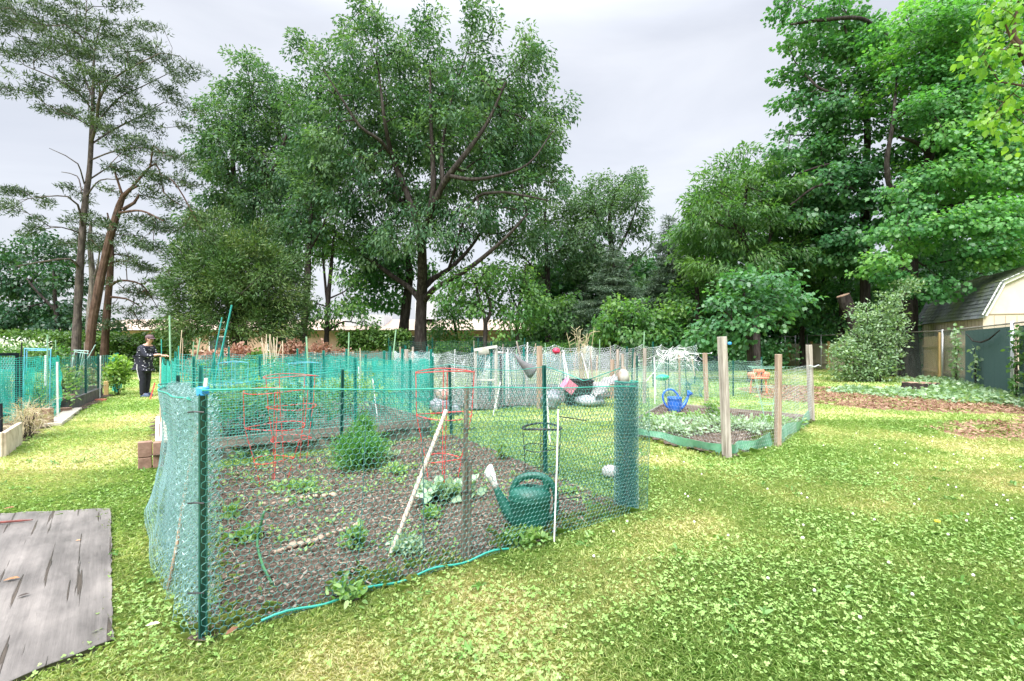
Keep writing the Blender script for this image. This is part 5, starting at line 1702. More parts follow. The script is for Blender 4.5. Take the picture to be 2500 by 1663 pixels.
MB().tube([q0 + Vector((0, 0, -0.05)), q0 + Vector((0.02, 0, 0.5)), at(1363, 1000, q0.y)], 0.0055, n=8).build('rod', M_WPVC, wr)
MB().tube([at(1366, 1017, q0.y), at(1400, 1022, q0.y + 0.1), at(1432, 1027, q0.y + 0.2)], 0.0035, n=5).build('cable_tie', M_BLACK, wr)
MB().tube([at(1350, 1220, q0.y - 0.01), at(1380, 1218, q0.y + 0.05), at(1412, 1214, q0.y + 0.1)], 0.004, n=5).build('cable_tie', M_BLACK, wr)
for lab, t_, b_, Y_, r_ in (('thin dark green wire stake beside the whitish bamboo cane', (1030, 1010), (1033, 1392), None, 0.0035),
                           ('thin blue-green wire stake in front of the feathery plant', (893, 1030), (872, 1390), None, 0.003)):
    g = gp(*b_)
    tag(MB().tube([g + Vector((0, 0, -0.03)), at((t_[0] + b_[0]) / 2 + 3, (t_[1] + b_[1]) / 2, g.y + 0.25), at(*t_, g.y + 0.5)], r_, n=6).build('plant_stake', M_WIREG), lab, 'stake')
wtag = at(462, 1160, 2.9)
tag(MB().bar(wtag, wtag + Vector((-0.015, 0.02, 0.10)), 0.022, 0.003).build('plant_label', M_WPLAST), 'small white marker tag caught in the gathered netting', 'tag')

# spare roll of netting at the right corner
rl = thing('netting_roll', 'upright dark teal roll of spare chicken wire at the right front corner', 'roll', (*R0, 0))


def cyl_net(cx, cy, r0, h, cell, wr_, parent, m, turns=1.0, r1=None, squash=1.0, name='netting_layer', a0=0.0, bul=0.0):
    n = int(48 * turns) + 1
    pth = []
    for i in range(n):
        t = i / (n - 1)
        rr = r0 + ((r1 if r1 is not None else r0) - r0) * t
        a = a0 + 6.2832 * turns * t
        pth.append((cx + rr * math.cos(a), cy + rr * squash * math.sin(a)))
    return netting(name, pth, h, cell, wr_, m, parent, bulge=bul, z0=0.0, jit=0.06, seed=7)


M_ROLL = pmat('roll_netting', [(0.006, 0.085, 0.085), (0.014, 0.14, 0.135)], scale=6, rough=0.35, spec=0.5)
cyl_net(R0[0], R0[1], 0.035, 1.09, 0.030, 0.0016, rl, M_ROLL, turns=5.5, r1=0.098)
cyl_net(R0[0], R0[1], 0.101, 1.09, 0.036, 0.0014, rl, M_NETLIT, turns=1.0)  # added outer layer, its pale colour paints glints on the dark roll
cyl_net(R0[0] + 0.05, R0[1] + 0.03, 0.10, 1.07, 0.036, 0.0013, rl, M_NETD, turns=1.35, r1=0.15, name='loose_wrap', bul=0.03)
MB().tube([(R0[0] + 0.097 * math.cos(a), R0[1] + 0.097 * math.sin(a), 1.09) for a in np.linspace(0, 6.28, 25)[:-1]], 0.004, n=5, closed=True).build('edge_cord', M_CORD, rl)
MB().bar((R0[0], R0[1], -0.1), (R0[0], R0[1], 1.13), 0.04, 0.04).build('core_post', M_GREYW, rl, bevel=0.004)
bt = thing('plastic_jug', 'dirty white upturned plastic jug capping the post inside the netting roll', 'jug', (R0[0] - 0.02, R0[1], 1.09))
bc_ = (R0[0] - 0.025, R0[1] - 0.0, 1.085)
MB().lathe([(0.034, 0.0), (0.046, 0.006), (0.047, 0.05), (0.044, 0.075), (0.030, 0.100), (0.017, 0.112), (0.015, 0.118)], n=20, c=bc_).build('body', pmat('dirty_plastic', [(0.24, 0.09, 0.05), (0.34, 0.29, 0.25), (0.42, 0.40, 0.38)], scale=9, rough=0.4, lo=0.36, hi=0.56, stretch=(1, 1, 0.5)), bt, smooth=True)
MB().lathe([(0.018, 0.112), (0.019, 0.116), (0.019, 0.128), (0.001, 0.13)], n=14, c=bc_).build('cap', M_GREYW, bt)


# ------------------------------------------------------------------ watering cans
def watering_can(name, label, loc, rotz, body_m, rose_m, style, s=1.0):
    """spout towards -x"""
    root = thing(name, label, 'watering can', loc, None, rotz)
    root.scale = (s, s, s)
    mb = MB()
    if style == 'tall':
        prof = [(0.001, 0.0), (0.118, 0.0), (0.130, 0.010), (0.137, 0.10), (0.147, 0.215), (0.151, 0.222), (0.151, 0.230), (0.147, 0.234), (0.149, 0.246), (0.147, 0.262), (0.132, 0.290), (0.105, 0.305), (0.060, 0.312), (0.050, 0.318), (0.046, 0.318), (0.044, 0.306), (0.040, 0.25), (0.001, 0.25)]
        mb.lathe(prof, n=40, sx=1.03, sy=0.86)
    else:
        prof = [(0.001, 0.0), (0.105, 0.0), (0.112, 0.008), (0.128, 0.16), (0.130, 0.235), (0.133, 0.238), (0.133, 0.25), (0.128, 0.256), (0.112, 0.258), (0.110, 0.245), (0.105, 0.12), (0.001, 0.10)]
        mb.lathe(prof, n=36)
    mb.build('body', body_m, root, smooth=True, rot_free=True)
    if style == 'tall':
        MB().lathe([(0.001, 0.0), (0.052, 0.0), (0.056, 0.004), (0.050, 0.006)], n=22, c=(0.012, 0, 0.2925), sy=0.6, sx=0.9).build('fill_hole', M_BLACK, root, rot_free=True)
        # arched grip from the front of the lid, over the top, down the back to the foot
        path = [(-0.135, 0, 0.255), (-0.112, 0, 0.320), (-0.070, 0, 0.368), (0.0, 0, 0.390), (0.075, 0, 0.388), (0.130, 0, 0.360), (0.172, 0, 0.310), (0.190, 0, 0.235), (0.190, 0, 0.165), (0.178, 0, 0.110), (0.150, 0, 0.088), (0.128, 0, 0.095)]
        P = resample(np.array(path), 0.02)
        MB().tube(P, [0.026 if p[2] > 0.33 else 0.022 for p in P], n=12).build('handle', body_m, root, smooth=True, rot_free=True)
        MB().tube(resample(np.array([(0.10, 0, 0.385), (0.118, 0, 0.335), (0.122, 0, 0.285)]), 0.02), 0.024, n=10).build('handle', body_m, root, smooth=True, rot_free=True)
        P = resample(np.array([(-0.085, 0, 0.055), (-0.150, 0, 0.120), (-0.205, 0, 0.205), (-0.250, 0, 0.300)]), 0.02)
        MB().tube(P, np.linspace(0.062, 0.021, len(P)), n=16).build('spout', body_m, root, smooth=True, rot_free=True)
        # white tip and slanted rose
        rs = MB()
        P = np.array([(-0.248, 0, 0.296), (-0.258, 0, 0.322), (-0.270, 0, 0.350), (-0.288, 0, 0.385), (-0.297, 0, 0.400), (-0.290, 0, 0.440), (-0.284, 0, 0.462)])
        rs.tube(P, [0.022, 0.021, 0.026, 0.040, 0.041, 0.026, 0.008], n=16)
        rs.build('rose', rose_m, root, smooth=True, rot_free=True)
    else:
        P = resample(np.array([(0.100, 0, 0.055), (0.165, 0, 0.10), (0.215, 0, 0.20), (0.225, 0, 0.29), (0.185, 0, 0.365), (0.110, 0, 0.395), (0.035, 0, 0.385), (-0.03, 0, 0.335), (-0.075, 0, 0.262)]), 0.02)
        MB().tube(P, 0.0165, n=10).build('handle', body_m, root, smooth=True, rot_free=True)
        P = resample(np.array([(-0.080, 0, 0.045), (-0.150, 0, 0.085), (-0.215, 0, 0.165), (-0.262, 0, 0.270)]), 0.02)
        MB().tube(P, np.linspace(0.050, 0.020, len(P)), n=14).build('spout', body_m, root, smooth=True, rot_free=True)
        rs = MB()
        rs.tube([(-0.258, 0, 0.262), (-0.274, 0, 0.298), (-0.300, 0, 0.332), (-0.306, 0, 0.338)], [0.022, 0.030, 0.062, 0.058], n=18)
        rs.build('rose', rose_m, root, smooth=True, rot_free=True)
    return root


watering_can('watering_can', 'large dark green watering can with a white rose behind the near netting', (0.135, 3.72, 0.005), rad(-6), M_GREENP, M_WPLAST, 'tall', 1.04)
bc = at(1647, 1012, 10.0)
watering_can('watering_can', 'bright blue watering can among weeds in the plot with wooden posts', (bc.x, bc.y, 0.05), rad(180 + 8), M_BLUEP, M_BLUEP, 'round', 1.12)


# ------------------------------------------------------------------ tomato cages
def cage(label, x, y, rings, leg_r, leg_z, m, wr_=0.0034, legs=4, tilt=(0, 0), name='tomato_cage', flat_top=False, a0=0.4):
    root = thing(name, label, 'plant support', (x, y, 0))
    for z, r_ in rings:
        cx, cy = x + tilt[0] * z, y + tilt[1] * z
        MB().tube([(cx + r_ * math.cos(a), cy + r_ * math.sin(a), z + 0.012 * math.sin(a * 2 + z * 9)) for a in np.linspace(0, 2 * math.pi, 37)[:-1]], wr_ * (2.6 if flat_top and z == rings[0][0] else 1.15), n=6, closed=True).build('ring', m, root)
    for k in range(legs):
        a = a0 + 2 * math.pi * k / legs
        pts = [(x + tilt[0] * z + r_ * math.cos(a), y + tilt[1] * z + r_ * math.sin(a), z) for z, r_ in rings] + [(x + leg_r * math.cos(a), y + leg_r * math.sin(a), leg_z)]
        MB().tube(pts, wr_, n=6).build('leg', m, root)
    return root


cage('red wire tomato cage nearest the left front corner post', -2.33, 4.8, [(0.955, 0.285), (0.604, 0.265), (0.284, 0.175)], 0.10, -0.03, M_RED, tilt=(0.03, 0.0))
cage('red wire tomato cage standing behind the front-left red cage', -2.49, 5.55, [(1.05, 0.285), (0.70, 0.26), (0.343, 0.21)], 0.17, -0.03, M_RED, a0=0.9)
cage('red wire tomato cage in the middle of the plot beside the whitish bamboo cane', -0.62, 4.4, [(1.165, 0.26), (0.769, 0.245), (0.385, 0.16)], 0.10, -0.03, M_RED, a0=0.2, wr_=0.0042, tilt=(0.02, 0.0))
cage('low dark green wire plant stand with three rings near the right side of the plot', 0.31, 5.1, [(0.545, 0.20), (0.335, 0.185), (0.10, 0.17)], 0.17, -0.03, M_BLACK, wr_=0.0046, flat_top=True, legs=4, a0=0.0)
cage('dark green wire hoop cage behind the red cage in the middle', -0.85, 6.4, [(0.62, 0.24), (0.35, 0.21)], 0.16, -0.03, M_WIREG, wr_=0.003, a0=0.5)
cage('pale green wire cage with a wide top ring in the plot with wooden posts', 4.75, 9.1, [(0.985, 0.30), (0.62, 0.22), (0.32, 0.15)], 0.07, -0.03, pmat('pale_green_wire', [(0.20, 0.42, 0.32), (0.30, 0.52, 0.42)], scale=20, rough=0.4), wr_=0.004, tilt=(-0.05, 0))

# ------------------------------------------------------------------ plants of the near plot
WD = leafmat('leaf_weed', [(0.10, 0.21, 0.06), (0.18, 0.32, 0.10), (0.30, 0.42, 0.17)], transl=0.35, rough=0.4)
WD2 = leafmat('leaf_silver', [(0.16, 0.27, 0.16), (0.26, 0.37, 0.24), (0.40, 0.50, 0.36)], transl=0.25, rough=0.4)
FEA = leafmat('leaf_feather', [(0.030, 0.13, 0.030), (0.07, 0.22, 0.05), (0.14, 0.32, 0.08)], transl=0.3, rough=0.45)
fp = gp(880, 1150)
bush('feathery_plant', 'tall bushy feathery green plant near the back of the near plot', (fp.x, fp.y, 0.22), (0.25, 0.22, 0.23), 130, dict(n=36, L=0.08, W=0.009, spread=(0.05, 0.05, 0.05), droop=-0.2, up=0.3, out=0.7, jit=0.7, shape='rhomb'), FEA, stems=14)
q = gp(880, 1140)
bush('feathery_plant', 'narrow feathery shoot rising above the bushy feathery plant', (q.x, q.y + 0.1, 0.42), (0.10, 0.1, 0.16), 60, dict(n=26, L=0.06, W=0.009, spread=(0.04, 0.04, 0.05), droop=-0.3, up=0.3, out=0.7, jit=0.7, shape='rhomb'), FEA, stems=6)
OV_ = dict(n=3, L=0.085, W=0.075, spread=(0.04, 0.04, 0.02), droop=0.2, up=1.4, out=0.6, jit=0.5, shape='oval')
q = gp(1090, 1232)
bush('bean_plant', 'broad-leaved pale green clump beside the split stakes', (q.x, q.y, 0.10), (0.27, 0.20, 0.09), 60, OV_, WD2, stems=20)
for lab, nx, ny, ex, n, lm in (('silvery sprig at the foot of the whitish bamboo cane', 990, 1370, (0.10, 0.10, 0.075), 60, WD2), ('upright green weed left of the whitish bamboo cane', 873, 1352, (0.09, 0.09, 0.10), 46, WD),
                              ('leafy weed hugging the base of the green watering can', 1285, 1335, (0.16, 0.07, 0.055), 60, WD), ('small weed between the can and the netting roll', 1390, 1215, (0.06, 0.06, 0.05), 14, WD),
                              ('low pale weed under the hose piece', 605, 1325, (0.11, 0.1, 0.05), 40, WD), ('green weed left of the red cage legs', 560, 1270, (0.10, 0.1, 0.06), 26, WD),
                              ('small weed with upright leaves left of the broad-leaved clump', 1050, 1275, (0.07, 0.07, 0.07), 26, WD), ('bushy weed behind the whitish bamboo cane', 965, 1165, (0.13, 0.12, 0.07), 34, WD),
                              ('large weed beside the bushy feathery plant', 955, 1130, (0.10, 0.1, 0.08), 26, WD2), ('weed growing through the base of the front-left red cage', 720, 1205, (0.22, 0.15, 0.06), 60, WD),
                              ('weed at the far left inside the near plot', 610, 1120, (0.35, 0.2, 0.06), 90, WD), ('young plant with yellowish leaves near the right plot edge', 1225, 1130, (0.08, 0.08, 0.13), 26, WD),
                              ('broad dock weed on the lawn just outside the near netting', 1225, 1418, (0.0, 0.0, 0.0), 0, WD), ('leafy weed below the middle of the near netting on the lawn', 850, 1472, (0.10, 0.07, 0.06), 26, WD)):
    if n == 0:
        continue
    q = gp(nx, ny)
    bush('weed', lab, (q.x, q.y, ex[2]), ex, n, dict(n=5, L=0.042, W=0.024, spread=(0.022, 0.022, 0.018), droop=0.1, up=0.9, out=0.8, jit=0.6, shape='oval'), lm, stems=8, group='weeds in and round the near plot', cat='weed')
xs_ = rng.uniform(-3.4, 0.9, 1500)
ys_ = rng.uniform(2.4, 7.4, 1500)
k = inpoly(xs_, ys_, PLOT) & ((fbm(xs_, ys_, 0.7, 88, 3) > 0.52) | (rng.random(1500) < 0.10))
C = np.stack([xs_[k], ys_[k], rng.uniform(0.03, 0.07, k.sum())], 1)
V, t, kk = leaf_cloud(C, unit(rng.normal(size=C.shape) * [1, 1, 0.2] + [0, 0, 0.3]), 6, 0.035, 0.02, (0.03, 0.03, 0.012), droop=0.0, up=1.0, out=0.8, jit=0.5, shape='oval')
V[..., 2] = np.maximum(V[..., 2], 0.02)
tag(npmesh('seedlings', V, kk, WD, None, t), kind='stuff')
# straw and dead stalks on the soil
n = 900
xs_ = rng.uniform(-3.4, 0.9, n)
ys_ = rng.uniform(2.4, 7.0, n)
k = inpoly(xs_, ys_, PLOT)
P = np.stack([xs_[k], ys_[k], rng.uniform(0.035, 0.06, k.sum())], 1)
a = rng.uniform(0, 6.28, k.sum())
D = np.stack([np.cos(a), np.sin(a), rng.normal(0, 0.12, k.sum())], 1) * rng.uniform(0.03, 0.14, (k.sum(), 1))
tag(npmesh('straw', edge_prisms(P, P + D, 0.0016, n=3), 4, pmat('straw', [(0.36, 0.29, 0.20), (0.55, 0.47, 0.34)], scale=9, rough=0.8)), kind='stuff')
# pale stones in a line
M_STONE = pmat('stone', [(0.24, 0.165, 0.115), (0.36, 0.28, 0.21), (0.44, 0.37, 0.30)], scale=9, rough=0.8)
pb = MB()
pb.lathe([(0.001, -0.012), (0.022, -0.006), (0.028, 0.006), (0.020, 0.017), (0.001, 0.021)], n=9, sx=1.2)
proto = pb.build('stone', M_STONE, None, smooth=True)
tag(proto, 'small pale stone in the broken lines of stones on the soil', 'stone', 'pale stones laid on the soil of the near plot')
line = [(680, 1365), (693, 1358), (715, 1350), (735, 1345), (752, 1340), (768, 1338), (782, 1330), (800, 1322), (815, 1316), (832, 1312), (845, 1308), (735, 1228), (752, 1226), (770, 1224), (790, 1224), (805, 1220), (815, 1222), (640, 1246), (668, 1242), (870, 1300), (700, 1236)]
for i, (nx, ny) in enumerate(line):
    o = proto if i == 0 else proto.copy()
    if i:
        COL.objects.link(o)
    g = gp(nx, ny)
    o.location = (g.x, g.y, 0.045)
    o.rotation_euler = (R.uniform(-.3, .3), R.uniform(-.3, .3), R.uniform(0, 6))
    o.scale = [R.uniform(0.6, 1.25)] * 3
hp = [gp(664, 1440), gp(640, 1400), gp(627, 1350)]
P = resample(np.array([(*(hp[0].xy), 0.03), (hp[1].x, hp[1].y, 0.06), *[tuple(at(x, y, 3.35)) for x, y in ((628, 1325), (636, 1285), (645, 1248))]]), 0.03)
tag(MB().tube(P, 0.0085, n=8).build('hose_piece', pmat('green_hose', [(0.035, 0.14, 0.055), (0.07, 0.21, 0.09)], scale=20, rough=0.5), smooth=True), 'short curved piece of green hose standing up from the soil', 'hose')
g = gp(1490, 1168)
tag(MB().lathe([(0.085, 0.02), (0.092, 0.03), (0.088, 0.075), (0.07, 0.10), (0.03, 0.115), (0.001, 0.117)], n=20, c=(g.x, g.y, 0.02)).build('plastic_tub', pmat('tub_white', [(0.36, 0.35, 0.35), (0.48, 0.47, 0.47)], scale=9, rough=0.5), smooth=True), 'white upturned plastic tub left of the netting roll', 'tub')

# ------------------------------------------------------------------ plywood sheet at the lower left
pl = np.array(PLY)
TLc, TRc, BRc, BLc = np.array([-5.0, 3.86]), np.array([-3.38, 4.14]), np.array([-1.86, 2.29]), np.array([-2.9, 0.7])
nu_, nv_ = 90, 130
Ug, Vg = np.meshgrid(np.linspace(0, 1, nu_), np.linspace(0, 1, nv_), indexing='ij')
PX = (TLc[None, None] * (1 - Ug[..., None]) + TRc * Ug[..., None]) * (1 - Vg[..., None]) + (BLc * (1 - Ug[..., None]) + BRc * Ug[..., None]) * Vg[..., None]
X, Yg = PX[..., 0], PX[..., 1]
edge = np.minimum(np.minimum(Ug, 1 - Ug), np.minimum(Vg, 1 - Vg)) == 0
X = X + np.where(edge, 0.014 * (vnoise(X, Yg, 0.05, 61) - 0.5), 0)
Yg = Yg + np.where(edge, 0.014 * (vnoise(X, Yg, 0.06, 62) - 0.5), 0)
dq = unit(BRc - TRc)
su = X * dq[0] + Yg * dq[1]
sv = -X * dq[1] + Yg * dq[0]
Z = 0.030 + 0.008 * (fbm(su / 7, sv, 0.10, 63, 3) - 0.5) + 0.010 * (fbm(su, sv, 0.6, 65, 2) - 0.5)
idx = np.arange(X.size).reshape(X.shape)
f = np.stack([idx[:-1, :-1], idx[1:, :-1], idx[1:, 1:], idx[:-1, 1:]], -1).reshape(-1, 4)[:, ::-1]
Vt = np.stack([X.ravel(), Yg.ravel(), Z.ravel()], 1)
rim = np.concatenate([idx[:, 0], idx[-1, 1:], idx[-2::-1, -1], idx[0, -2:0:-1]])
Vb = Vt[rim] - np.array([0, 0, 0.034])
nb_ = len(Vt)
k_ = np.arange(len(rim))
k2_ = (k_ + 1) % len(rim)
skirt = np.stack([rim, nb_ + k_, nb_ + k2_, rim[k2_]], -1)
Vt = np.vstack([Vt, Vb])
ft = np.vstack([f, skirt])
M_PLY = bpy.data.materials.new('wet_plywood')
M_PLY.use_nodes = True
nt = M_PLY.node_tree
b = nt.nodes['Principled BSDF']
b.inputs['Specular IOR Level'].default_value = 0.35
tcn = nt.nodes.new('ShaderNodeTexCoord')
mpr = nt.nodes.new('ShaderNodeMapping')
mpr.inputs['Rotation'].default_value = (0, 0, -math.atan2(dq[1], dq[0]))
nt.links.new(tcn.outputs['Object'], mpr.inputs['Vector'])


def nnode(scale, detail, stretch, rough=0.6):
    m_ = nt.nodes.new('ShaderNodeMapping')
    m_.inputs['Scale'].default_value = stretch
    nt.links.new(mpr.outputs['Vector'], m_.inputs['Vector'])
    n_ = nt.nodes.new('ShaderNodeTexNoise')
    n_.inputs['Scale'].default_value = scale
    n_.inputs['Detail'].default_value = detail
    n_.inputs['Roughness'].default_value = rough
    nt.links.new(m_.outputs['Vector'], n_.inputs['Vector'])
    return n_


def ramp(src, stops):
    r_ = nt.nodes.new('ShaderNodeValToRGB')
    e_ = r_.color_ramp.elements
    e_[0].position, e_[0].color = stops[0][0], hx(stops[0][1])
    e_[1].position, e_[1].color = stops[-1][0], hx(stops[-1][1])
    for p_, c_ in stops[1:-1]:
        q_ = e_.new(p_)
        q_.color = hx(c_)
    nt.links.new(src, r_.inputs['Fac'])
    return r_


na = nnode(2.6, 9, (0.5, 1, 1), 0.7)
nb = nnode(30, 6, (0.035, 1, 1), 0.65)
nc = nnode(30, 3, (0.030, 1, 1), 0.5)
ca = ramp(na.outputs['Fac'], [(0.30, (0.066, 0.060, 0.056)), (0.5, (0.132, 0.121, 0.113)), (0.70, (0.21, 0.192, 0.178))])
cb_ = ramp(nb.outputs['Fac'], [(0.36, (0.84, 0.83, 0.82)), (0.62, (1.07, 1.06, 1.05))])
cc_ = ramp(nc.outputs['Fac'], [(0.625, (1, 1, 1)), (0.65, (0.34, 0.29, 0.24)), (0.70, (0.5, 0.44, 0.36))])
pv = ca.outputs['Color']
for c_ in (cb_, cc_):
    m_ = nt.nodes.new('ShaderNodeMix')
    m_.data_type = 'RGBA'
    m_.blend_type = 'MULTIPLY'
    m_.inputs[0].default_value = 1.0
    nt.links.new(pv, m_.inputs[6])
    nt.links.new(c_.outputs['Color'], m_.inputs[7])
    pv = m_.outputs[2]
nt.links.new(pv, b.inputs['Base Color'])
rg_ = ramp(na.outputs['Fac'], [(0.35, (0.28, 0.28, 0.28)), (0.65, (0.62, 0.62, 0.62))])
nt.links.new(rg_.outputs['Color'], b.inputs['Roughness'])
bp = nt.nodes.new('ShaderNodeBump')
bp.inputs['Strength'].default_value = 0.5
bp.inputs['Distance'].default_value = 0.012
nt.links.new(nb.outputs['Fac'], bp.inputs['Height'])
bp2 = nt.nodes.new('ShaderNodeBump')
bp2.invert = True
bp2.inputs['Strength'].default_value = 0.8
bp2.inputs['Distance'].default_value = 0.012
nt.links.new(cc_.outputs['Color'], bp2.inputs['Height'])
nt.links.new(bp.outputs['Normal'], bp2.inputs['Normal'])
nt.links.new(bp2.outputs['Normal'], b.inputs['Normal'])
tag(npmesh('plywood_sheet', None, 4, M_PLY, None, None, smooth=True, shared=(Vt, ft)), 'weathered wet plywood sheet lying on the lawn at the lower left', 'board')
M_DLEAF = pmat('dead_leaf', [(0.13, 0.065, 0.035), (0.30, 0.15, 0.07)], scale=12, rough=0.7)


def dead_leaf(label, nx, ny, L_, rz, m=None, z=0.036, group=None):
    g = gp(nx, ny)
    mb = MB()
    v = [(-0.5, 0, 0), (-0.2, 0.2, 0.10), (0.2, 0.22, 0.14), (0.5, 0.02, 0.05), (0.15, -0.22, 0.13), (-0.2, -0.2, 0.08), (0.0, 0.0, 0.02)]
    c, s = math.cos(rz), math.sin(rz)
    mb.add([(g.x + L_ * (a * c - b * s), g.y + L_ * (a * s + b * c), z + L_ * d) for a, b, d in v], [(0, 1, 6), (1, 2, 6), (2, 3, 6), (3, 4, 6), (4, 5, 6), (5, 0, 6)])
    return tag(mb.build('fallen_leaf', m or M_DLEAF), label, 'leaf', group)


dead_leaf('curled brown leaf at the left of the plywood sheet', 28, 1430, 0.075, 0.4)
dead_leaf('small orange leaf on the plywood sheet', 190, 1332, 0.03, 0.2, pmat('orange_leaf', [(0.55, 0.28, 0.12), (0.62, 0.36, 0.17)], scale=9))
dead_leaf('dark shrivelled leaf low on the plywood sheet', 57, 1470, 0.05, 0.8, pmat('dark_leaf', [(0.05, 0.04, 0.035)], rough=0.8))
dead_leaf('brown leaf on the grass behind the plywood sheet', 22, 1256, 0.07, 0.6, z=0.05)
dead_leaf('crumpled brown leaf at the foot of the front corner post', 567, 1572, 0.07, 1.2, z=0.06)
dead_leaf('pale dry leaf on the clover right of the plywood sheet', 373, 1556, 0.06, 0.3, pmat('pale_leaf', [(0.52, 0.40, 0.36), (0.6, 0.5, 0.45)], scale=9), z=0.06)
g = gp(20, 1288)
tag(MB().tube([(g.x - 0.10, g.y - 0.03, 0.045), (g.x + 0.075, g.y + 0.02, 0.045), (g.x + 0.15, g.y + 0.04, 0.045)], [0.009, 0.009, 0.003], n=7).build('garden_tool', pmat('dull_red', [(0.10, 0.03, 0.025), (0.20, 0.06, 0.05)], scale=20, rough=0.6)), 'small red-handled tool lying on the corner of the plywood sheet', 'tool')
# ------------------------------------------------------------------ plot with the wooden posts (right)
pr_ = thing('garden_fence', 'wire-netted plot fence on wooden posts with green plastic edging', 'fence', (*PLOT_R[0], 0))
M_EDGE = pmat('green_edging', [(0.06, 0.20, 0.12), (0.12, 0.30, 0.19), (0.20, 0.40, 0.28)], scale=5, rough=0.5)


def edging(p, q, h, parent, wob=0.02, seed=0):
    n = 26
    vs, fs = [], []
    d = unit(np.array(q) - np.array(p))
    nn = np.array([-d[1], d[0]])
    for i in range(n + 1):
        t = i / n
        c = np.array(p) * (1 - t) + np.array(q) * t + nn * wob * math.sin(t * 17 + seed) * 0.8
        hh = h * (0.86 + 0.28 * float(vnoise(np.array([t * 6.0]), np.array([0.0]), 1, seed)[0]))
        lean = -0.05 * math.sin(t * 9 + seed)
        for off in (0, 0.006):
            a = c + nn * off
            b = c + nn * (off + lean)
            vs += [(a[0], a[1], -0.02), (b[0], b[1], hh)]
    for i in range(n):
        o = i * 4
        fs += [(o, o + 4, o + 5, o + 1), (o + 3, o + 7, o + 6, o + 2), (o + 1, o + 5, o + 7, o + 3)]
    MB().add(vs, fs).build('edging', M_EDGE, parent)


edging(PLOT_R[3], PLOT_R[0], 0.155, pr_, seed=1)
edging(PLOT_R[0], (3.62, 6.80), 0.165, pr_, seed=2)
edging((3.72, 6.86), PLOT_R[1], 0.185, pr_, seed=3)
netting('netting', [PLOT_R[3], PLOT_R[0], (3.69, 6.77), PLOT_R[1]], 1.02, 0.055, 0.00085, M_WIREZ, pr_, bulge=0.04, seed=11)
netting('netting', [PLOT_R[1], PLOT_R[2], PLOT_R[3]], 0.98, 0.055, 0.0016, pmat('greenish_wire', [(0.16, 0.33, 0.28), (0.26, 0.44, 0.38)], scale=9, rough=0.4), pr_, bulge=0.05, seed=12)
MB().bar((*PLOT_R[1], 0.0), (*PLOT_R[2], 0.0), 0.04, 0.22, roll=(0, 0, 1)).build('back_board', M_BOARD, pr_)
MB().bar((*PLOT_R[2], 0.0), (PLOT_R[3][0] + 0.4, PLOT_R[3][1] + 0.8, 0.0), 0.04, 0.2, roll=(0, 0, 1)).build('back_board', M_BOARD, pr_)


def wood_post(p, top, w_, m, parent, lean=(0, 0), twist=0.3):
    c = Vector((p[0], p[1], 0))
    rz = Matrix.Rotation(twist, 3, 'Z') @ Vector((1, 0, 0))
    return MB().bar(c + Vector((0, 0, -0.1)), c + Vector((lean[0], lean[1], top)), w_, w_ * 0.85, roll=rz).build('post', m, parent, bevel=0.005)


w1 = wood_post(PLOT_R[0], 1.50, 0.092, M_PALEW, pr_, lean=(-0.055, 0.03))
MB().lathe([(0.001, 0), (0.022, 0.006), (0.024, 0.024), (0.012, 0.034), (0.001, 0.036)], n=9, c=(PLOT_R[0][0] + 0.01, PLOT_R[0][1] - 0.04, 1.40)).build('blue_tape', M_BLUE, w1)
wood_post((3.66, 6.77), 1.27, 0.075, M_NEWW, pr_, lean=(0.01, 0.0), twist=0.2)
w3 = wood_post(PLOT_R[1], 1.40, 0.085, M_PALEW, pr_, lean=(-0.04, 0.02))
MB().tube([(PLOT_R[1][0] - 0.09, PLOT_R[1][1] - 0.06, 1.02), (PLOT_R[1][0], PLOT_R[1][1] - 0.075, 1.0), (PLOT_R[1][0] + 0.09, PLOT_R[1][1] - 0.05, 1.03), (PLOT_R[1][0] + 0.16, PLOT_R[1][1], 1.01)], 0.012, n=6).build('wire_tie', M_WIREZ, w3)
gb_ = at(1726, 862, 11.2)
wood_post((gb_.x, gb_.y), gb_.z, 0.085, M_NEWW, pr_, lean=(-0.05, 0))
gb_ = gp(1789, 970)
upost(gb_.x, gb_.y, 0.98, pr_, m=M_POSTG)
# weeds filling this plot
for lab, (cx, cy), ex, n, lm in (('mass of pale weeds left of the tall wooden post', (2.45, 7.7), (0.55, 0.7, 0.12), 190, WD2), ('weedy growth right of the tall wooden post', (3.6, 8.0), (0.75, 0.6, 0.11), 170, WD2),
                             ('pale weeds under the blue watering can', (3.35, 9.0), (0.65, 0.4, 0.06), 110, WD), ('tall spindly weed right of the tall wooden post', (3.45, 8.4), (0.15, 0.15, 0.24), 40, WD),
                             ('upright spindly weed left of the tall wooden post', (2.25, 8.0), (0.14, 0.12, 0.15), 30, WD), ('low weeds along the right edging', (4.4, 8.2), (0.55, 0.4, 0.09), 90, WD)):
    bush('weed', lab, (cx, cy, ex[2]), ex, n, dict(n=9, L=0.06, W=0.033, spread=(0.05, 0.05, 0.03), droop=0.1, up=0.9, out=0.8, jit=0.6, shape='oval'), lm, stems=10, group='weeds in the plot with wooden posts', cat='weed')
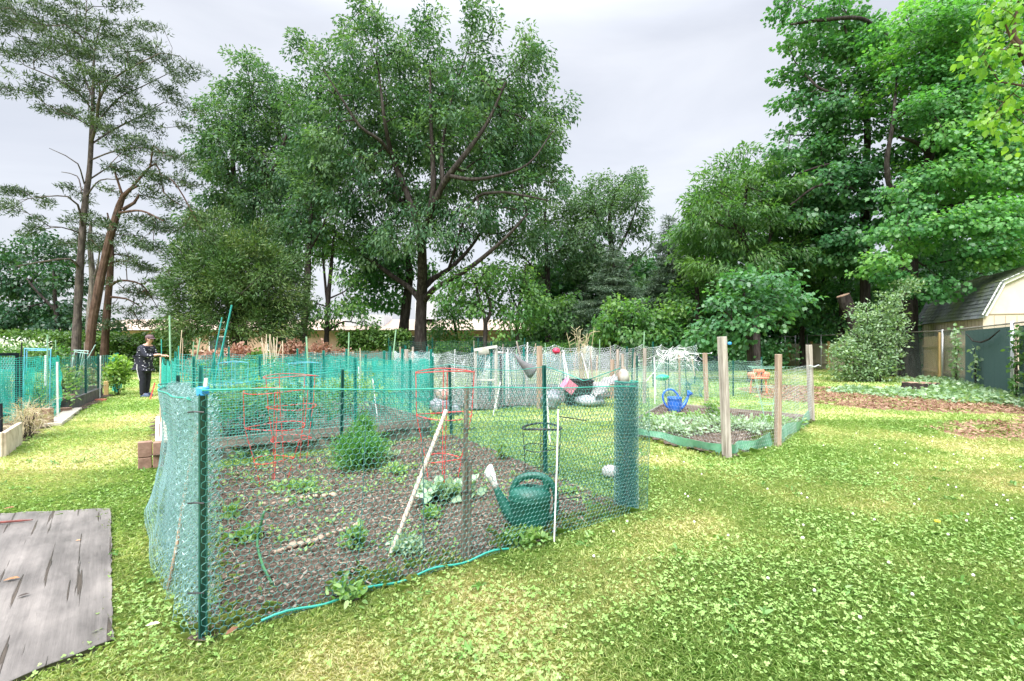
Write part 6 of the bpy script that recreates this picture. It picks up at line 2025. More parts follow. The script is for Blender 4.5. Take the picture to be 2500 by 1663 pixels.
# orange toy on the lawn beyond
og = thing('garden_toy', 'orange plastic three-lobed toy on the lawn beyond the wooden posts', 'toy', tuple(gp(1852, 945)))
oc = Vector(at(1852, 913, 14.0))
M_OR = pmat('orange_plastic', [(0.62, 0.17, 0.09), (0.75, 0.26, 0.15)], scale=9, rough=0.45)
MB().bar(oc + Vector((-0.26, 0, -0.11)), oc + Vector((0.26, 0, -0.11)), 0.22, 0.06).build('base_bar', M_OR, og, bevel=0.02)
for sx in (-0.2, 0.2):
    MB().lathe([(0.05, -0.10), (0.10, -0.08), (0.115, -0.01), (0.09, 0.04), (0.001, 0.06)], n=14, c=oc + Vector((sx, 0, 0))).build('side_knob', M_OR, og, smooth=True)
MB().tube([oc + Vector((0, 0, -0.1)), oc + Vector((0, 0, 0.06))], 0.05, n=10).build('neck', M_OR, og)
MB().bar(oc + Vector((-0.14, 0, 0.085)), oc + Vector((0.14, 0, 0.085)), 0.16, 0.085).build('top_bar', M_OR, og, bevel=0.02)
for sx in (-0.2, 0.2):
    MB().tube([oc + Vector((sx, 0, -0.12)), (oc.x + sx * 1.2, oc.y, -0.02)], 0.022, n=8).build('leg', M_OR, og)

# ------------------------------------------------------------------ timber bed with bright teal mesh (behind the near plot)
def timber_bed(name, label, poly, h, m=M_BOARD, two=True):
    root = thing(name, label, 'raised bed', (*poly[0], 0))
    for i in range(len(poly)):
        p, q = Vector((*poly[i], 0)), Vector((*poly[(i + 1) % len(poly)], 0))
        d = (q - p).normalized()
        for k in range(2 if two else 1):
            hh = h / (2 if two else 1)
            z = hh * (k + 0.5)
            MB().bar(p + d * 0.02 + Vector((0, 0, z)), q - d * 0.02 + Vector((0, 0, z)), 0.045, hh - 0.006).build('board', m, root, bevel=0.004)
    return root


timber_bed('raised_bed', 'raised timber bed with weathered boards just behind the near plot', BED2, 0.29)


def mesh_fence(label, path, h, cell, r_, m, posts, post_m, kind='square', name='mesh_fence', bulge=0.06, sag=0.05, jit=0.08, z0=0.02, seed=0, cat='fence', ph=None, loc=None):
    root = thing(name, label, cat, (*path[0], 0))
    us = [0]
    for i in range(len(path) - 1):
        us.append(us[-1] + math.dist(path[i], path[i + 1]))
    fine = []
    P, N, L = along(path, np.linspace(0, us[-1], int(us[-1] / 0.5) + 2))
    o, mp_, L = netting('netting', path, h, cell, r_, m, root, kind=kind, bulge=bulge, sag=sag, spans=list(np.linspace(0, L, int(L / 1.1) + 2)), jit=jit, seed=seed, z0=z0)
    for (t, hh, tl) in posts:
        p, nn, _ = along(path, np.array([t * L]))
        upost(p[0][0], p[0][1], hh, root, m=post_m, tilt=tl, w=0.042)
    return root


mesh_fence('bright teal plastic mesh fence on the timber bed behind the near plot', [BED2[0], BED2[1], BED2[2], BED2[3], BED2[0]], 1.08, 0.034, 0.0028, M_TEAL,
           [(0.02, 1.16, (0.03, 0)), (0.115, 1.16, (0, 0)), (0.16, 1.22, (-0.02, 0)), (0.30, 1.16, (0, 0)), (0.47, 1.2, (0.02, 0)), (0.62, 1.2, (-0.03, 0)), (0.70, 1.2, (0, 0)), (0.80, 1.2, (0.0, 0)), (0.90, 1.18, (0.03, 0))], M_POSTT, seed=21, z0=0.10, sag=0.07)
mesh_fence('second teal mesh fence around the bed behind the timber bed', [(-6.3, 9.1), (-3.4, 10.9), (-5.2, 13.6), (-8.1, 11.9), (-6.3, 9.1)], 1.12, 0.05, 0.0030, M_TEAL, [(0.05, 1.25, (0, 0)), (0.2, 1.28, (0, 0)), (0.33, 1.3, (0, 0)), (0.55, 1.3, (0, 0)), (0.68, 1.3, (0, 0)), (0.85, 1.25, (0, 0))], M_POSTT, seed=22)
mesh_fence('small dense teal mesh enclosure right of the timber bed', [(-2.75, 10.2), (-1.75, 10.8), (-2.2, 11.8), (-3.2, 11.2), (-2.75, 10.2)], 1.08, 0.036, 0.0030, M_TEAL, [(0.02, 1.28, (0, 0)), (0.29, 1.3, (0, 0)), (0.6, 1.3, (0, 0))], M_POSTT, seed=23, bulge=0.12)
mesh_fence('far teal mesh fence around the plot nearest the copper shrubs', [(-8.6, 12.7), (-5.6, 14.5), (-2.6, 16.4), (-4.4, 19.2), (-7.4, 17.4)], 1.15, 0.06, 0.0035, M_TEALB, [(0.08, 1.35, (0, 0)), (0.22, 1.35, (0, 0)), (0.4, 1.35, (0, 0)), (0.55, 1.35, (0, 0)), (0.7, 1.35, (0, 0))], M_POSTT, seed=24)
mesh_fence('far dark green wire fence in front of the huge oak trunk', [(-5.4, 21.5), (-2.0, 20.8), (1.2, 21.4)], 1.55, 0.09, 0.005, M_WIREG, [(0.0, 1.7, (0, 0)), (0.3, 1.7, (0, 0)), (0.6, 1.7, (0, 0)), (0.9, 1.7, (0, 0))], M_POSTG, seed=25)
# crumpled net draped from the small enclosure
mesh_fence('loose pale square netting slung between the teal enclosure and a leaning stake', [(-1.75, 10.8), (-1.1, 11.2), (-0.55, 11.9)], 1.1, 0.075, 0.0028, M_WIREZ, [(0.0, 1.15, (0, 0)), (1.0, 1.2, (0.05, 0))], M_POSTT, seed=26, sag=0.35)
# blue wire hoops inside the timber bed
for lab, nx, ny, Y_, r_ in (('blue wire hoop cage inside the timber bed, top ring showing', 570, 885, 8.2, 0.22), ('pale teal wire hoop lower in the timber bed', 560, 935, 7.4, 0.27), ('pale teal square hoop at the right of the timber bed', 745, 886, 8.4, 0.26)):
    c = at(nx, ny, Y_)
    cage(lab, c.x, c.y, [(c.z, r_), (c.z - 0.35, r_ * 0.9)], r_ * 0.7, 0.1, pmat('blue_wire', [(0.08, 0.34, 0.48), (0.16, 0.46, 0.60)], scale=15, rough=0.4), wr_=0.0035)

# foliage inside the teal beds
for lab, nx, ny, Y_, ex, n, lm in (('tomato foliage inside the left part of the timber bed', 640, 965, 7.6, (0.7, 0.4, 0.22), 60, WD), ('leafy growth inside the right part of the timber bed', 860, 955, 8.6, (0.6, 0.5, 0.25), 60, WD), ('blue-green leafy rows in the timber bed just behind its front boards', 700, 985, 7.1, (1.1, 0.35, 0.2), 110, G_SAP), ('dark leafy rows at the left front of the timber bed', 560, 1000, 6.7, (0.5, 0.4, 0.22), 60, G_SAP),
                               ('leafy plants in the bed behind the timber bed', 600, 905, 11.3, (1.2, 0.7, 0.3), 80, G_SAP)):
    c = at(nx, ny, Y_)
    bush('vegetable_plant', lab, (c.x, c.y, max(c.z, ex[2])), ex, n, dict(n=8, L=0.09, W=0.05, spread=(0.09, 0.09, 0.07), droop=0.2, up=0.8, out=0.7, jit=0.6, shape='oval'), lm, cat='plant')

# bricks at the bed corner by the path
def brick(label, c, size, rz=0.0, m=None, group='bricks by the garden beds'):
    mb = MB().box(c, size, rz)
    return tag(mb.build('brick', m or M_BRICKB, None, bevel=0.006), label, 'brick', group)


g = gp(349, 1148)
ra_ = math.atan2(0.6, 0.8)
brick('upright brown brick at the timber bed corner beside the grass path', (g.x, g.y + 0.03, 0.13 + 0.10), (0.13, 0.10, 0.17), ra_)
brick('lower brown brick under the upright one at the timber bed corner', (g.x, g.y + 0.03, 0.07), (0.125, 0.10, 0.138), ra_)
brick('brown brick against the bed, right of the upright pair', (g.x + 0.13, g.y + 0.06, 0.16), (0.10, 0.09, 0.29), ra_)
MBs = MB().bar((-3.98, 5.60, 0.30), (-5.35, 7.5, 0.30), 0.14, 0.03)
tag(MBs.build('plank', pmat('pale_plank', [(0.52, 0.44, 0.36), (0.66, 0.58, 0.50)], scale=5, rough=0.8)), 'pale plank capping the timber bed edge along the grass path', 'plank')
tag(MB().bar((-4.15, 5.78, 0.0), (-4.16, 5.80, 0.47), 0.02, 0.02).build('wooden_stake', M_GREYW), 'short brown stake behind the upright bricks', 'stake')
tag(MB().bar(gp(368, 975) + Vector((-0.02, 0, -0.02)), at(378, 935, 12.8), 0.05, 0.03).build('wooden_stake', pmat('red_paint', [(0.42, 0.06, 0.05), (0.55, 0.10, 0.07)], scale=9)), 'short red-painted stake at the path side of the teal fences', 'stake')

# ------------------------------------------------------------------ silver chicken-wire plots in the middle
mesh_fence('silver chicken-wire fence round the cluttered middle plot', [SILVER[0], SILVER[1], SILVER[2], SILVER[3], SILVER[0]], 1.25, 0.060, 0.0038, M_WIREZ, [(0.27, 1.35, (0, 0)), (0.5, 1.4, (0, 0)), (0.75, 1.4, (0, 0))], M_POSTG, kind='hex', seed=31, bulge=0.10, sag=0.10)
mesh_fence('second layer of silver chicken wire behind the middle plot', [(-0.6, 14.2), (4.0, 15.6), (6.5, 17.5)], 1.40, 0.075, 0.0058, M_WIREZ, [(0.0, 1.5, (0, 0)), (0.35, 1.5, (0, 0)), (0.7, 1.5, (0, 0)), (1.0, 1.4, (0, 0))], M_POSTG, kind='hex', seed=32, bulge=0.2, sag=0.12)
mesh_fence('greenish wire fence beyond the plot with wooden posts', [(3.4, 13.4), (5.2, 13.0), (7.2, 14.2)], 0.95, 0.06, 0.0026, pmat('greenish_wire', []), [(0.0, 1.1, (0, 0)), (1.0, 1.05, (0, 0))], M_POSTG, kind='hex', seed=33, bulge=0.12)
mesh_fence('sagging silver wire pulled to a point at the grey roll', [(0.0, 10.95), (0.35, 10.9), (0.75, 11.3)], 1.05, 0.045, 0.0022, M_WIREZ, [], M_POSTG, kind='hex', seed=34, bulge=0.3, sag=0.3)
mesh_fence('dark teal mesh run crossing behind the white gate', [(-0.9, 12.4), (0.4, 13.0), (1.6, 13.2)], 1.15, 0.055, 0.0036, M_TEALB, [(0.0, 1.3, (0, 0)), (0.5, 1.35, (0, 0))], M_POSTT, seed=61, bulge=0.2)
mesh_fence('dark green wire run between the teal enclosure and the white gate', [(-1.6, 11.2), (-1.0, 12.6), (-0.9, 14.0)], 1.2, 0.06, 0.0034, M_WIREG, [(0.5, 1.35, (0, 0))], M_POSTG, seed=62, bulge=0.2)
for i in range(26):
    nx = R.uniform(1090, 1540)
    Yq = R.uniform(11.5, 16.5)
    t_ = at(nx + R.gauss(0, 9), R.uniform(838, 880), Yq)
    tag(MB().tube([gx(nx, Yq, -0.03), t_], R.uniform(0.008, 0.015), n=5).build('garden_stake', R.choice([M_GREYW, M_WPVC, M_GCANE, M_BAMBOO, M_POSTG])), 'thin stick standing in the tangle of the middle wire plots', 'stake', 'thin sticks in the middle wire plots')
M_GATEW = pmat('worn_white', [(0.36, 0.35, 0.33), (0.52, 0.51, 0.49)], scale=9, rough=0.7)
gt_ = thing('garden_gate', 'white-framed wire gate of the middle plot', 'gate', tuple(gx(1187, 10.6)))
Yg_ = 10.55
MB().bar(gx(1161, Yg_, 0), at(1161, 852, Yg_), 0.05, 0.05).build('gate_post', M_GATEW, gt_, bevel=0.004)
MB().bar(gx(1211, Yg_, 0), at(1211, 852, Yg_), 0.05, 0.05).build('gate_post', M_GATEW, gt_, bevel=0.004)
MB().bar(at(1157, 855, Yg_ - 0.06), at(1214, 846, Yg_ - 0.06), 0.05, 0.06).build('top_beam', M_GATEW, gt_, bevel=0.004)
MB().bar(at(1168, 862, Yg_ + 0.06), at(1194, 858, Yg_ + 0.06), 0.03, 0.10).build('name_board', M_GATEW, gt_, bevel=0.004)
MB().bar(at(1164, 928, Yg_), at(1209, 928, Yg_), 0.03, 0.04).build('rail', M_GATEW, gt_, bevel=0.004)
MB().lathe([(0.001, -0.01), (0.12, 0), (0.001, 0.012)], n=18, c=at(1219, 860, 11.4), sy=1).build('round_plate', M_WPLAST, gt_)
MB().tube([at(1255, 864, 11.0), at(1272, 884, 11.0), at(1298, 908, 11.0), at(1304, 912, 11)], [0.012, 0.06, 0.15, 0.14], n=14).build('row_cover', pmat('grey_fabric', [(0.09, 0.09, 0.095), (0.15, 0.15, 0.155)], scale=9, rough=0.8), None, smooth=True)
tag(bpy.data.objects['row_cover'], 'dark grey cone-shaped rolled cover hanging right of the white gate', 'cover')


def lump(name, label, c, ext, m, cat, seed=0, tilt=0.0):
    n1_, n2_ = 12, 18
    vs, fs = [], []
    for i in range(n1_ + 1):
        ph = math.pi * i / n1_ - math.pi / 2
        for j in range(n2_):
            a = 2 * math.pi * j / n2_
            r_ = 1 + 0.75 * (float(fbm(np.array([4 * math.cos(a) + seed]), np.array([4 * math.sin(a) + 3.0 * ph]), 1.6, seed, 3)[0]) - 0.5)
            x_, y_, z_ = math.cos(ph) * math.cos(a) * r_, math.cos(ph) * math.sin(a) * r_, math.sin(ph) * r_
            vs.append((c[0] + ext[0] * (x_ + tilt * z_), c[1] + ext[1] * y_, max(0.005, c[2] + ext[2] * z_)))
    for i in range(n1_):
        for j in range(n2_):
            fs.append((i * n2_ + j, i * n2_ + (j + 1) % n2_, (i + 1) * n2_ + (j + 1) % n2_, (i + 1) * n2_ + j))
    return tag(MB().add(vs, fs).build(name, m, None, smooth=True), label, cat)


M_BAG = pmat('white_sack', [(0.15, 0.16, 0.18), (0.27, 0.28, 0.31)], scale=7, rough=0.55, bump=0.6)
M_SHEETW = pmat('white_sheet', [(0.20, 0.19, 0.19), (0.32, 0.31, 0.31)], scale=6, rough=0.6, bump=0.4)
c = at(1078, 985, 9.9)
lump('sack', 'bulging white sack under the pile left of the white gate', (c.x, c.y, 0.16), (0.24, 0.22, 0.18), M_BAG, 'sack', 3)
lump('sack', 'pale sack slumped on top of the bulging white sack', (c.x + 0.04, c.y + 0.03, 0.40), (0.16, 0.16, 0.13), pmat('beige_sack', [(0.26, 0.21, 0.18), (0.38, 0.33, 0.29)], scale=9, rough=0.7, bump=0.5), 'sack', 5)
lump('sack', 'small white sack at the right foot of the pile', (c.x + 0.30, c.y - 0.1, 0.10), (0.12, 0.12, 0.10), M_BAG, 'sack', 8)
bx = thing('plastic_bin', 'low black plastic bin in the middle plot behind the pink crate', 'bin', tuple(gx(1410, 11.4)))
bcn = at(1410, 920, 11.4)
MB().add([(bcn.x + sx * w_, bcn.y + sy * d_, z) for z, w_, d_ in ((0.0, 0.26, 0.2), (0.58, 0.32, 0.25)) for sx, sy in ((-1, -1), (1, -1), (1, 1), (-1, 1))], [(0, 1, 5, 4), (1, 2, 6, 5), (2, 3, 7, 6), (3, 0, 4, 7), (3, 2, 1, 0)]).build('tub', M_BLACK, bx)
MB().tube([(bcn.x - 0.33, bcn.y - 0.26, 0.58), (bcn.x + 0.33, bcn.y - 0.26, 0.58), (bcn.x + 0.33, bcn.y + 0.26, 0.58), (bcn.x - 0.33, bcn.y + 0.26, 0.58)], 0.02, n=6, closed=True).build('rim', M_BLACK, bx)
pk = thing('plastic_crate', 'tilted pink plastic crate lying in the middle plot', 'crate', tuple(gx(1390, 10.9)))
M_PINK = pmat('pink_plastic', [(0.62, 0.16, 0.30), (0.74, 0.30, 0.42)], scale=9, rough=0.4)
Rm = Matrix.Rotation(rad(38), 3, 'Y') @ Matrix.Rotation(rad(20), 3, 'Z')
pc = at(1389, 942, 10.9)
for off, size in (((0, 0, -0.12), (0.26, 0.2, 0.012)), ((-0.13, 0, 0), (0.012, 0.2, 0.24)), ((0.13, 0, 0), (0.012, 0.2, 0.24)), ((0, -0.1, 0), (0.26, 0.012, 0.24)), ((0, 0.1, 0), (0.26, 0.012, 0.24))):
    MB().box(pc + Rm @ Vector(off), size, Rm).build('side_wall' if off[2] == 0 else 'bottom', M_PINK, pk)
sht = MB()
vs = []
for i in range(9):
    for j in range(7):
        p = np.array(at(1452 + 8 * i, 972 - 6.2 * i + 0 * j, 10.9)) + np.array([0.02 * math.sin(j * 2 + i), 0.11 * j, 0.10 * j * (1 - i / 10) * 0.4 + 0.03 * math.sin(i * 1.7 + j)])
        p[2] = max(p[2], 0.02)
        vs.append(p)
sht.add(vs + [v - np.array([0, 0, 0.012]) for v in vs], [(i * 7 + j, (i + 1) * 7 + j, (i + 1) * 7 + j + 1, i * 7 + j + 1) for i in range(8) for j in range(6)] + [(63 + i * 7 + j + 1, 63 + (i + 1) * 7 + j + 1, 63 + (i + 1) * 7 + j, 63 + i * 7 + j) for i in range(8) for j in range(6)])
tag(sht.build('tarpaulin', M_SHEETW, None, smooth=True), 'crumpled whitish sheet sloping up behind the netting roll', 'tarpaulin')
c = at(1345, 962, 10.6)
lump('sack', 'grey-white crumpled plastic sack left of the pink crate', (c.x, c.y, 0.22), (0.22, 0.2, 0.2), M_BAG, 'sack', 11)
c = at(1440, 975, 11.2)
lump('sack', 'low grey sack on the ground below the black bin', (c.x, c.y, 0.12), (0.35, 0.25, 0.14), pmat('grey_sack', [(0.28, 0.30, 0.33), (0.45, 0.47, 0.50)], scale=8, rough=0.6, bump=0.5), 'sack', 14)
c = at(1358, 857, 13.0)
lump('plastic_bag', 'bright red plastic bag hung on the wires of the middle plot', c, (0.11, 0.09, 0.075), pmat('red_plastic', [(0.55, 0.02, 0.06), (0.75, 0.06, 0.12)], scale=9, rough=0.35), 'bag', 17)
c = at(1438, 862, 12.6)
cm = bpy.data.materials.new('clear_plastic')
cm.use_nodes = True
cb = cm.node_tree.nodes['Principled BSDF']
cb.inputs['Base Color'].default_value = (0.75, 0.82, 0.76, 1)
cb.inputs['Roughness'].default_value = 0.25
cb.inputs['Alpha'].default_value = 0.13
tag(MB().lathe([(0.195 * math.cos(a), 0.195 * math.sin(a)) for a in np.linspace(-1.3, 1.55, 12)], n=24, c=c).build('plastic_dome', cm, None, smooth=True), 'round clear plastic dome perched over the middle plot', 'dome')
c = at(1617, 922, 13.0)
lump('tarpaulin', 'small bright green tarpaulin bundle behind the blue watering can', (c.x, c.y, c.z), (0.17, 0.14, 0.08), pmat('green_tarp', [(0.01, 0.36, 0.20), (0.03, 0.48, 0.28)], scale=9, rough=0.4), 'tarpaulin', 19)
# heap of dark teal netting
hp_ = at(1670, 935, 13.0)
o, _, _ = netting('netting_heap', [(hp_.x - 0.55, hp_.y), (hp_.x - 0.2, hp_.y - 0.2), (hp_.x + 0.1, hp_.y + 0.15), (hp_.x + 0.45, hp_.y - 0.1), (hp_.x + 0.55, hp_.y + 0.3), (hp_.x, hp_.y + 0.4), (hp_.x - 0.3, hp_.y + 0.2)], 0.62, 0.045, 0.003, pmat('dark_teal_net', [(0.02, 0.12, 0.14), (0.05, 0.22, 0.25)], scale=6, rough=0.4), None, bulge=0.35, sag=0.3, spans=[0, 0.5, 1.1, 1.7, 2.3, 3.0], seed=41)
tag(o, 'loose heap of dark teal netting on the lawn right of the green bundle', 'netting')
c = at(1722, 895, 20)
o, _, _ = netting('netting_heap', [(c.x - 0.4, c.y), (c.x + 0.1, c.y - 0.2), (c.x + 0.6, c.y), (c.x, c.y + 0.3)], 0.9, 0.06, 0.006, pmat('navy_net', [(0.02, 0.03, 0.10), (0.05, 0.06, 0.16)], scale=6, rough=0.6), None, bulge=0.2, seed=42)
tag(o, 'dark navy netting bundled behind the short orange-brown post', 'netting')
# tangle of white wire over a bean frame
bf = thing('bean_trellis', 'arched frame of green stakes hung with white tangled string, right of the jug', 'frame', tuple(gx(1640, 13.5)))
for nx0, ny0, nx1 in ((1627, 858, 1624), (1671, 860, 1678), (1598, 880, 1602), (1632, 862, 1633)):
    MB().tube([gx(nx1, 13.5, 0), at(nx0, ny0, 13.5)], 0.014, n=6).build('leg', M_POSTG if nx0 not in (1598,) else M_WPVC, bf)
MB().tube([gx(1660, 13.4, 0), at(1658, 868, 13.4)], 0.030, n=6).build('leg', M_NEWW, bf)
MB().tube([gx(1696, 13.4, 0.55), at(1688, 868, 13.4)], 0.013, n=6).build('leg', M_BAMBOO, bf)
tg = []
for i in range(46):
    xa = R.uniform(1602, 1690)
    ya = 862 + abs(xa - 1645) * 0.12 + R.uniform(-8, 10)
    p = np.array(at(xa, ya, 13.5 + R.uniform(-.3, .3)))
    for s_ in range(5):
        q_ = p + np.array([R.gauss(0, 0.10), R.gauss(0, 0.08), R.gauss(-0.02, 0.07)])
        tg.append((p, q_))
        p = q_
MBt = np.array(tg)
npmesh('string', edge_prisms(MBt[:, 0], MBt[:, 1], 0.0045, n=3), 4, M_WPVC, bf)
for (xa, ya, xb, yb) in ((1600, 905, 1628, 858), (1607, 900, 1640, 850), (1578, 930, 1600, 905)):
    MB().tube([at(xa, ya, 13.3), at(xb, yb, 13.3)], 0.008, n=5).build('cross_stick', M_WPVC, bf)
# tall dry stalks
ds = thing('dry_plant', 'tall leafless dry plant rising behind the clear dome', 'plant', tuple(gx(1422, 13.8)))
A_, B_ = [], []
for i in range(16):
    p = np.array(gx(1422 + R.gauss(0, 3), 13.8, 0.2))
    q_ = np.array(at(1422 + R.gauss(0, 14), 790 + R.random() * 55, 13.8 + R.uniform(-.2, .2)))
    m1 = (p + q_) / 2 + np.array([R.gauss(0, .05), 0, 0])
    A_ += [p, m1]
    B_ += [m1, q_]
    for e in range(4):
        t = R.uniform(0.4, 1)
        s_ = m1 + (q_ - m1) * t
        A_.append(s_)
        B_.append(s_ + np.array([R.gauss(0, .09), R.gauss(0, .06), R.uniform(0.02, 0.15)]))
npmesh('stem', edge_prisms(np.array(A_), np.array(B_), 0.007, n=4), 4, pmat('dry_stem', [(0.30, 0.26, 0.15), (0.46, 0.42, 0.26)], scale=9), ds)

# wooden posts and stakes, one by one
def stake(label, top, Y_, r_, m, bot=None, sq=False, name='garden_stake', group=None, z=0.0):
    t_ = at(top[0], top[1], Y_)
    b_ = gx(bot if bot is not None else top[0], Y_, -0.05 + z)
    mb = MB()
    if sq:
        mb.bar(b_, t_, r_ * 2, r_ * 1.8, roll=(0.8, 0.6, 0))
    else:
        mb.tube([b_, (b_ + t_) / 2 + Vector((R.gauss(0, .006), R.gauss(0, .006), 0)), t_], r_, n=7)
    return tag(mb.build(name, m, None, bevel=0.004 if sq else 0), label, 'stake' if name != 'wooden_post' else 'post', group)


for a in (
    ('stout pale wooden post right of the white gate, in front of the grey cone', (1317, 845), 10.7, 0.048, M_NEWW, 1317, True, 'wooden_post'),
    ('tall pale wooden post just right of the netting roll', (1574, 850), 11.6, 0.034, M_PALEW, 1573, True, 'wooden_post'),
    ('shorter wooden post between the jug and the tall pale post', (1548, 861), 12.4, 0.032, M_PALEW, 1546, True, 'wooden_post'),
    ('brown post near the jug with a dark wet foot', (1495, 878), 12.6, 0.040, M_NEWW, 1494, True, 'wooden_post'),
    ('grey split post left of the jug, taller of the two', (1508, 853), 13.0, 0.030, M_GREYW, 1506, True, 'wooden_post'),
    ('grey split post left of the jug, shorter of the two', (1520, 864), 13.0, 0.030, M_GREYW, 1521, True, 'wooden_post'),
    ('weathered post beside the huge oak trunk, pale and cracked', (992, 853), 12.6, 0.042, M_PALEW, 996, True, 'wooden_post'),
    ('thin post touching the left edge of the huge oak trunk', (1008, 847), 14, 0.026, M_GREYW, 1008, True, 'wooden_post'),
    ('slim tan post behind the teal enclosure', (977, 847), 15, 0.02, M_NEWW, 978, True, 'wooden_post'),
    ('pale stick leaning over the silver wire left of the stout post', (1261, 833), 12, 0.020, M_PALEW, 1300, False, 'garden_stake'),
    ('white rod standing between the grey cone and stout post', (1288, 836), 11.5, 0.014, M_WPVC, 1286, False, 'garden_stake'),
    ('green rod behind the stout post', (1331, 838), 12, 0.011, M_GCANE, 1334, False, 'garden_stake'),
    ('white cane leaning right below the red bag', (1375, 855), 12, 0.020, M_WPVC, 1400, False, 'garden_stake'),
    ('pale cane leaning under the clear dome', (1420, 862), 12.4, 0.015, M_WPVC, 1452, False, 'garden_stake'),
    ('bent brown stick right of the clear dome', (1440, 846), 12.5, 0.018, M_GREYW, 1452, False, 'garden_stake'),
    ('plain upright tan stake right of the clear dome', (1458, 868), 12, 0.013, M_BAMBOO, 1456, False, 'garden_stake'),
    ('thin green rod rising above the dome and stakes', (1464, 828), 13, 0.012, M_GCANE, 1466, False, 'garden_stake'),
    ('thin stick above the brown post by the jug', (1490, 843), 14, 0.012, M_GREYW, 1493, False, 'garden_stake'),
    ('tall pale green cane crossing the tall pale post by the roll', (1573, 810), 12.0, 0.013, M_GCANE, 1563, False, 'garden_stake'),
    ('dark green steel post left of the tall pale post', (1546, 851), 12.0, 0.020, M_POSTG, 1541, False, 'garden_stake'),
    ('white rod with a dark foot left of the blue watering can', (1597, 872), 11.4, 0.013, M_WPVC, 1599, False, 'garden_stake'),
    ('white leaning rod in front of the gate post', (1222, 932), 9.6, 0.012, M_WPVC, 1201, False, 'garden_stake'),
    ('white rod leaning in the middle of the lawn behind the near plot', (1330, 905), 7.0, 0.013, M_WPVC, 1343, False, 'garden_stake'),
    ('dark metal post right of the white gate', (1222, 868), 11.2, 0.028, M_BLACK, 1223, False, 'garden_stake'),
    ('teal post right of the white gate', (1233, 866), 11.0, 0.018, M_POSTT, 1231, False, 'garden_stake'),
    ('thin pale pipe right of the teal post at the gate', (1236, 860), 11.4, 0.012, M_WPVC, 1236, False, 'garden_stake'),
    ('thin stick behind the white gate with a bent top', (1157, 832), 15, 0.012, M_GREYW, 1157, False, 'garden_stake'),
    # canes over the teal beds
    ('tallest dark teal cane leaning right against the juniper', (566, 745), 8.6, 0.015, M_TCANE, 500, False, 'garden_stake'),
    ('dark cane parallel to and left of the tallest teal cane', (542, 775), 8.8, 0.011, M_TCANE, 492, False, 'garden_stake'),
    ('tall straight pale green cane right of the person', (414, 770), 7.6, 0.013, M_GCANE, 416, False, 'garden_stake'),
    ('leaning pale green cane at the left part of the teal beds', (489, 826), 10.0, 0.014, M_GCANE, 455, False, 'garden_stake'),
    ('short leaning green cane left of the leaning pale green one', (473, 834), 12, 0.012, M_GCANE, 462, False, 'garden_stake'),
    ('green cane right of the bent grey trunk, leaning left', (748, 822), 13, 0.022, M_GCANE, 757, False, 'garden_stake'),
    ('straight pale green cane in front of the clipped ivy hedge', (852, 812), 12, 0.016, M_GCANE, 848, False, 'garden_stake'),
    ('leaning green cane left of the oak, crossing the teal net', (967, 805), 11.5, 0.016, M_GCANE, 948, False, 'garden_stake'),
    ('thin pale cane in front of the reddish shrubs', (879, 850), 13, 0.012, M_BAMBOO, 882, False, 'garden_stake'),
    ('dark iron rod beside the far teal fence', (831, 872), 13, 0.012, M_BLACK, 836, False, 'garden_stake'),
    ('short stake in front of the person, behind the teal net', (436, 845), 14, 0.015, M_TCANE, 436, False, 'garden_stake'),
    ('thin blue stake beside the reaching hands', (394, 828), 14.5, 0.014, M_TCANE, 394, False, 'garden_stake'),
    ('tan slat at the path corner of the teal fence', (392, 872), 6.9, 0.010, M_BAMBOO, 392, False, 'garden_stake'),
    ('slim reddish cane left of the copper shrubs', (446, 826), 16, 0.016, M_NEWW, 445, False, 'garden_stake'),
    ('pale leaning cane far left of the copper shrubs', (444, 806), 16, 0.013, M_BAMBOO, 434, False, 'garden_stake'),
    ('thin white cane leaning inside the timber bed, right side', (876, 895), 9.0, 0.011, M_WPVC, 880, False, 'garden_stake'),
    ('white leaning cane beside the small teal enclosure', (910, 925), 8.4, 0.011, M_WPVC, 926, False, 'garden_stake'),
    ('thin pale stake in front of the feathery weeds at the right fence end', (1628, 905), 13.6, 0.010, M_BAMBOO, 1630, False, 'garden_stake'),
    # left beds
    ('thin green cane tallest in the left teal bed', (116, 817), 9.4, 0.013, M_GCANE, 114, False, 'garden_stake'),
    ('thin olive rod in front of the pine trunk', (136, 830), 11.5, 0.010, M_GCANE, 137, False, 'garden_stake'),
    ('thin dark rod with a white knob beside the black gate', (53, 836), 8.9, 0.011, M_BLACK, 50, False, 'garden_stake'),
    ('tall thin olive stake behind the dark wire fence', (206, 835), 14, 0.010, M_GREYW, 207, False, 'garden_stake'),
):
    stake(a[0], a[1], a[2], a[3], a[4], a[5], a[6], a[7], group='posts among the plots' if a[7] == 'wooden_post' else 'stakes and canes among the plots')

# bundle of canes
cb_ = thing('cane_bundle', 'tepee of dry tan canes bundled in front of the brick-red shrubs', 'canes', tuple(gx(658, 15.0)))
for i in range(20):
    xb = 658 + R.gauss(0, 13)
    xt = 655 + R.gauss(0, 8) if R.random() < 0.7 else xb + R.gauss(0, 4)
    MB().tube([gx(xb, 15 + R.uniform(-.3, .3), 0), at(xt, 812 + R.random() * 38, 15 + R.uniform(-.1, .1))], 0.013, n=5).build('cane', M_BAMBOO, cb_)

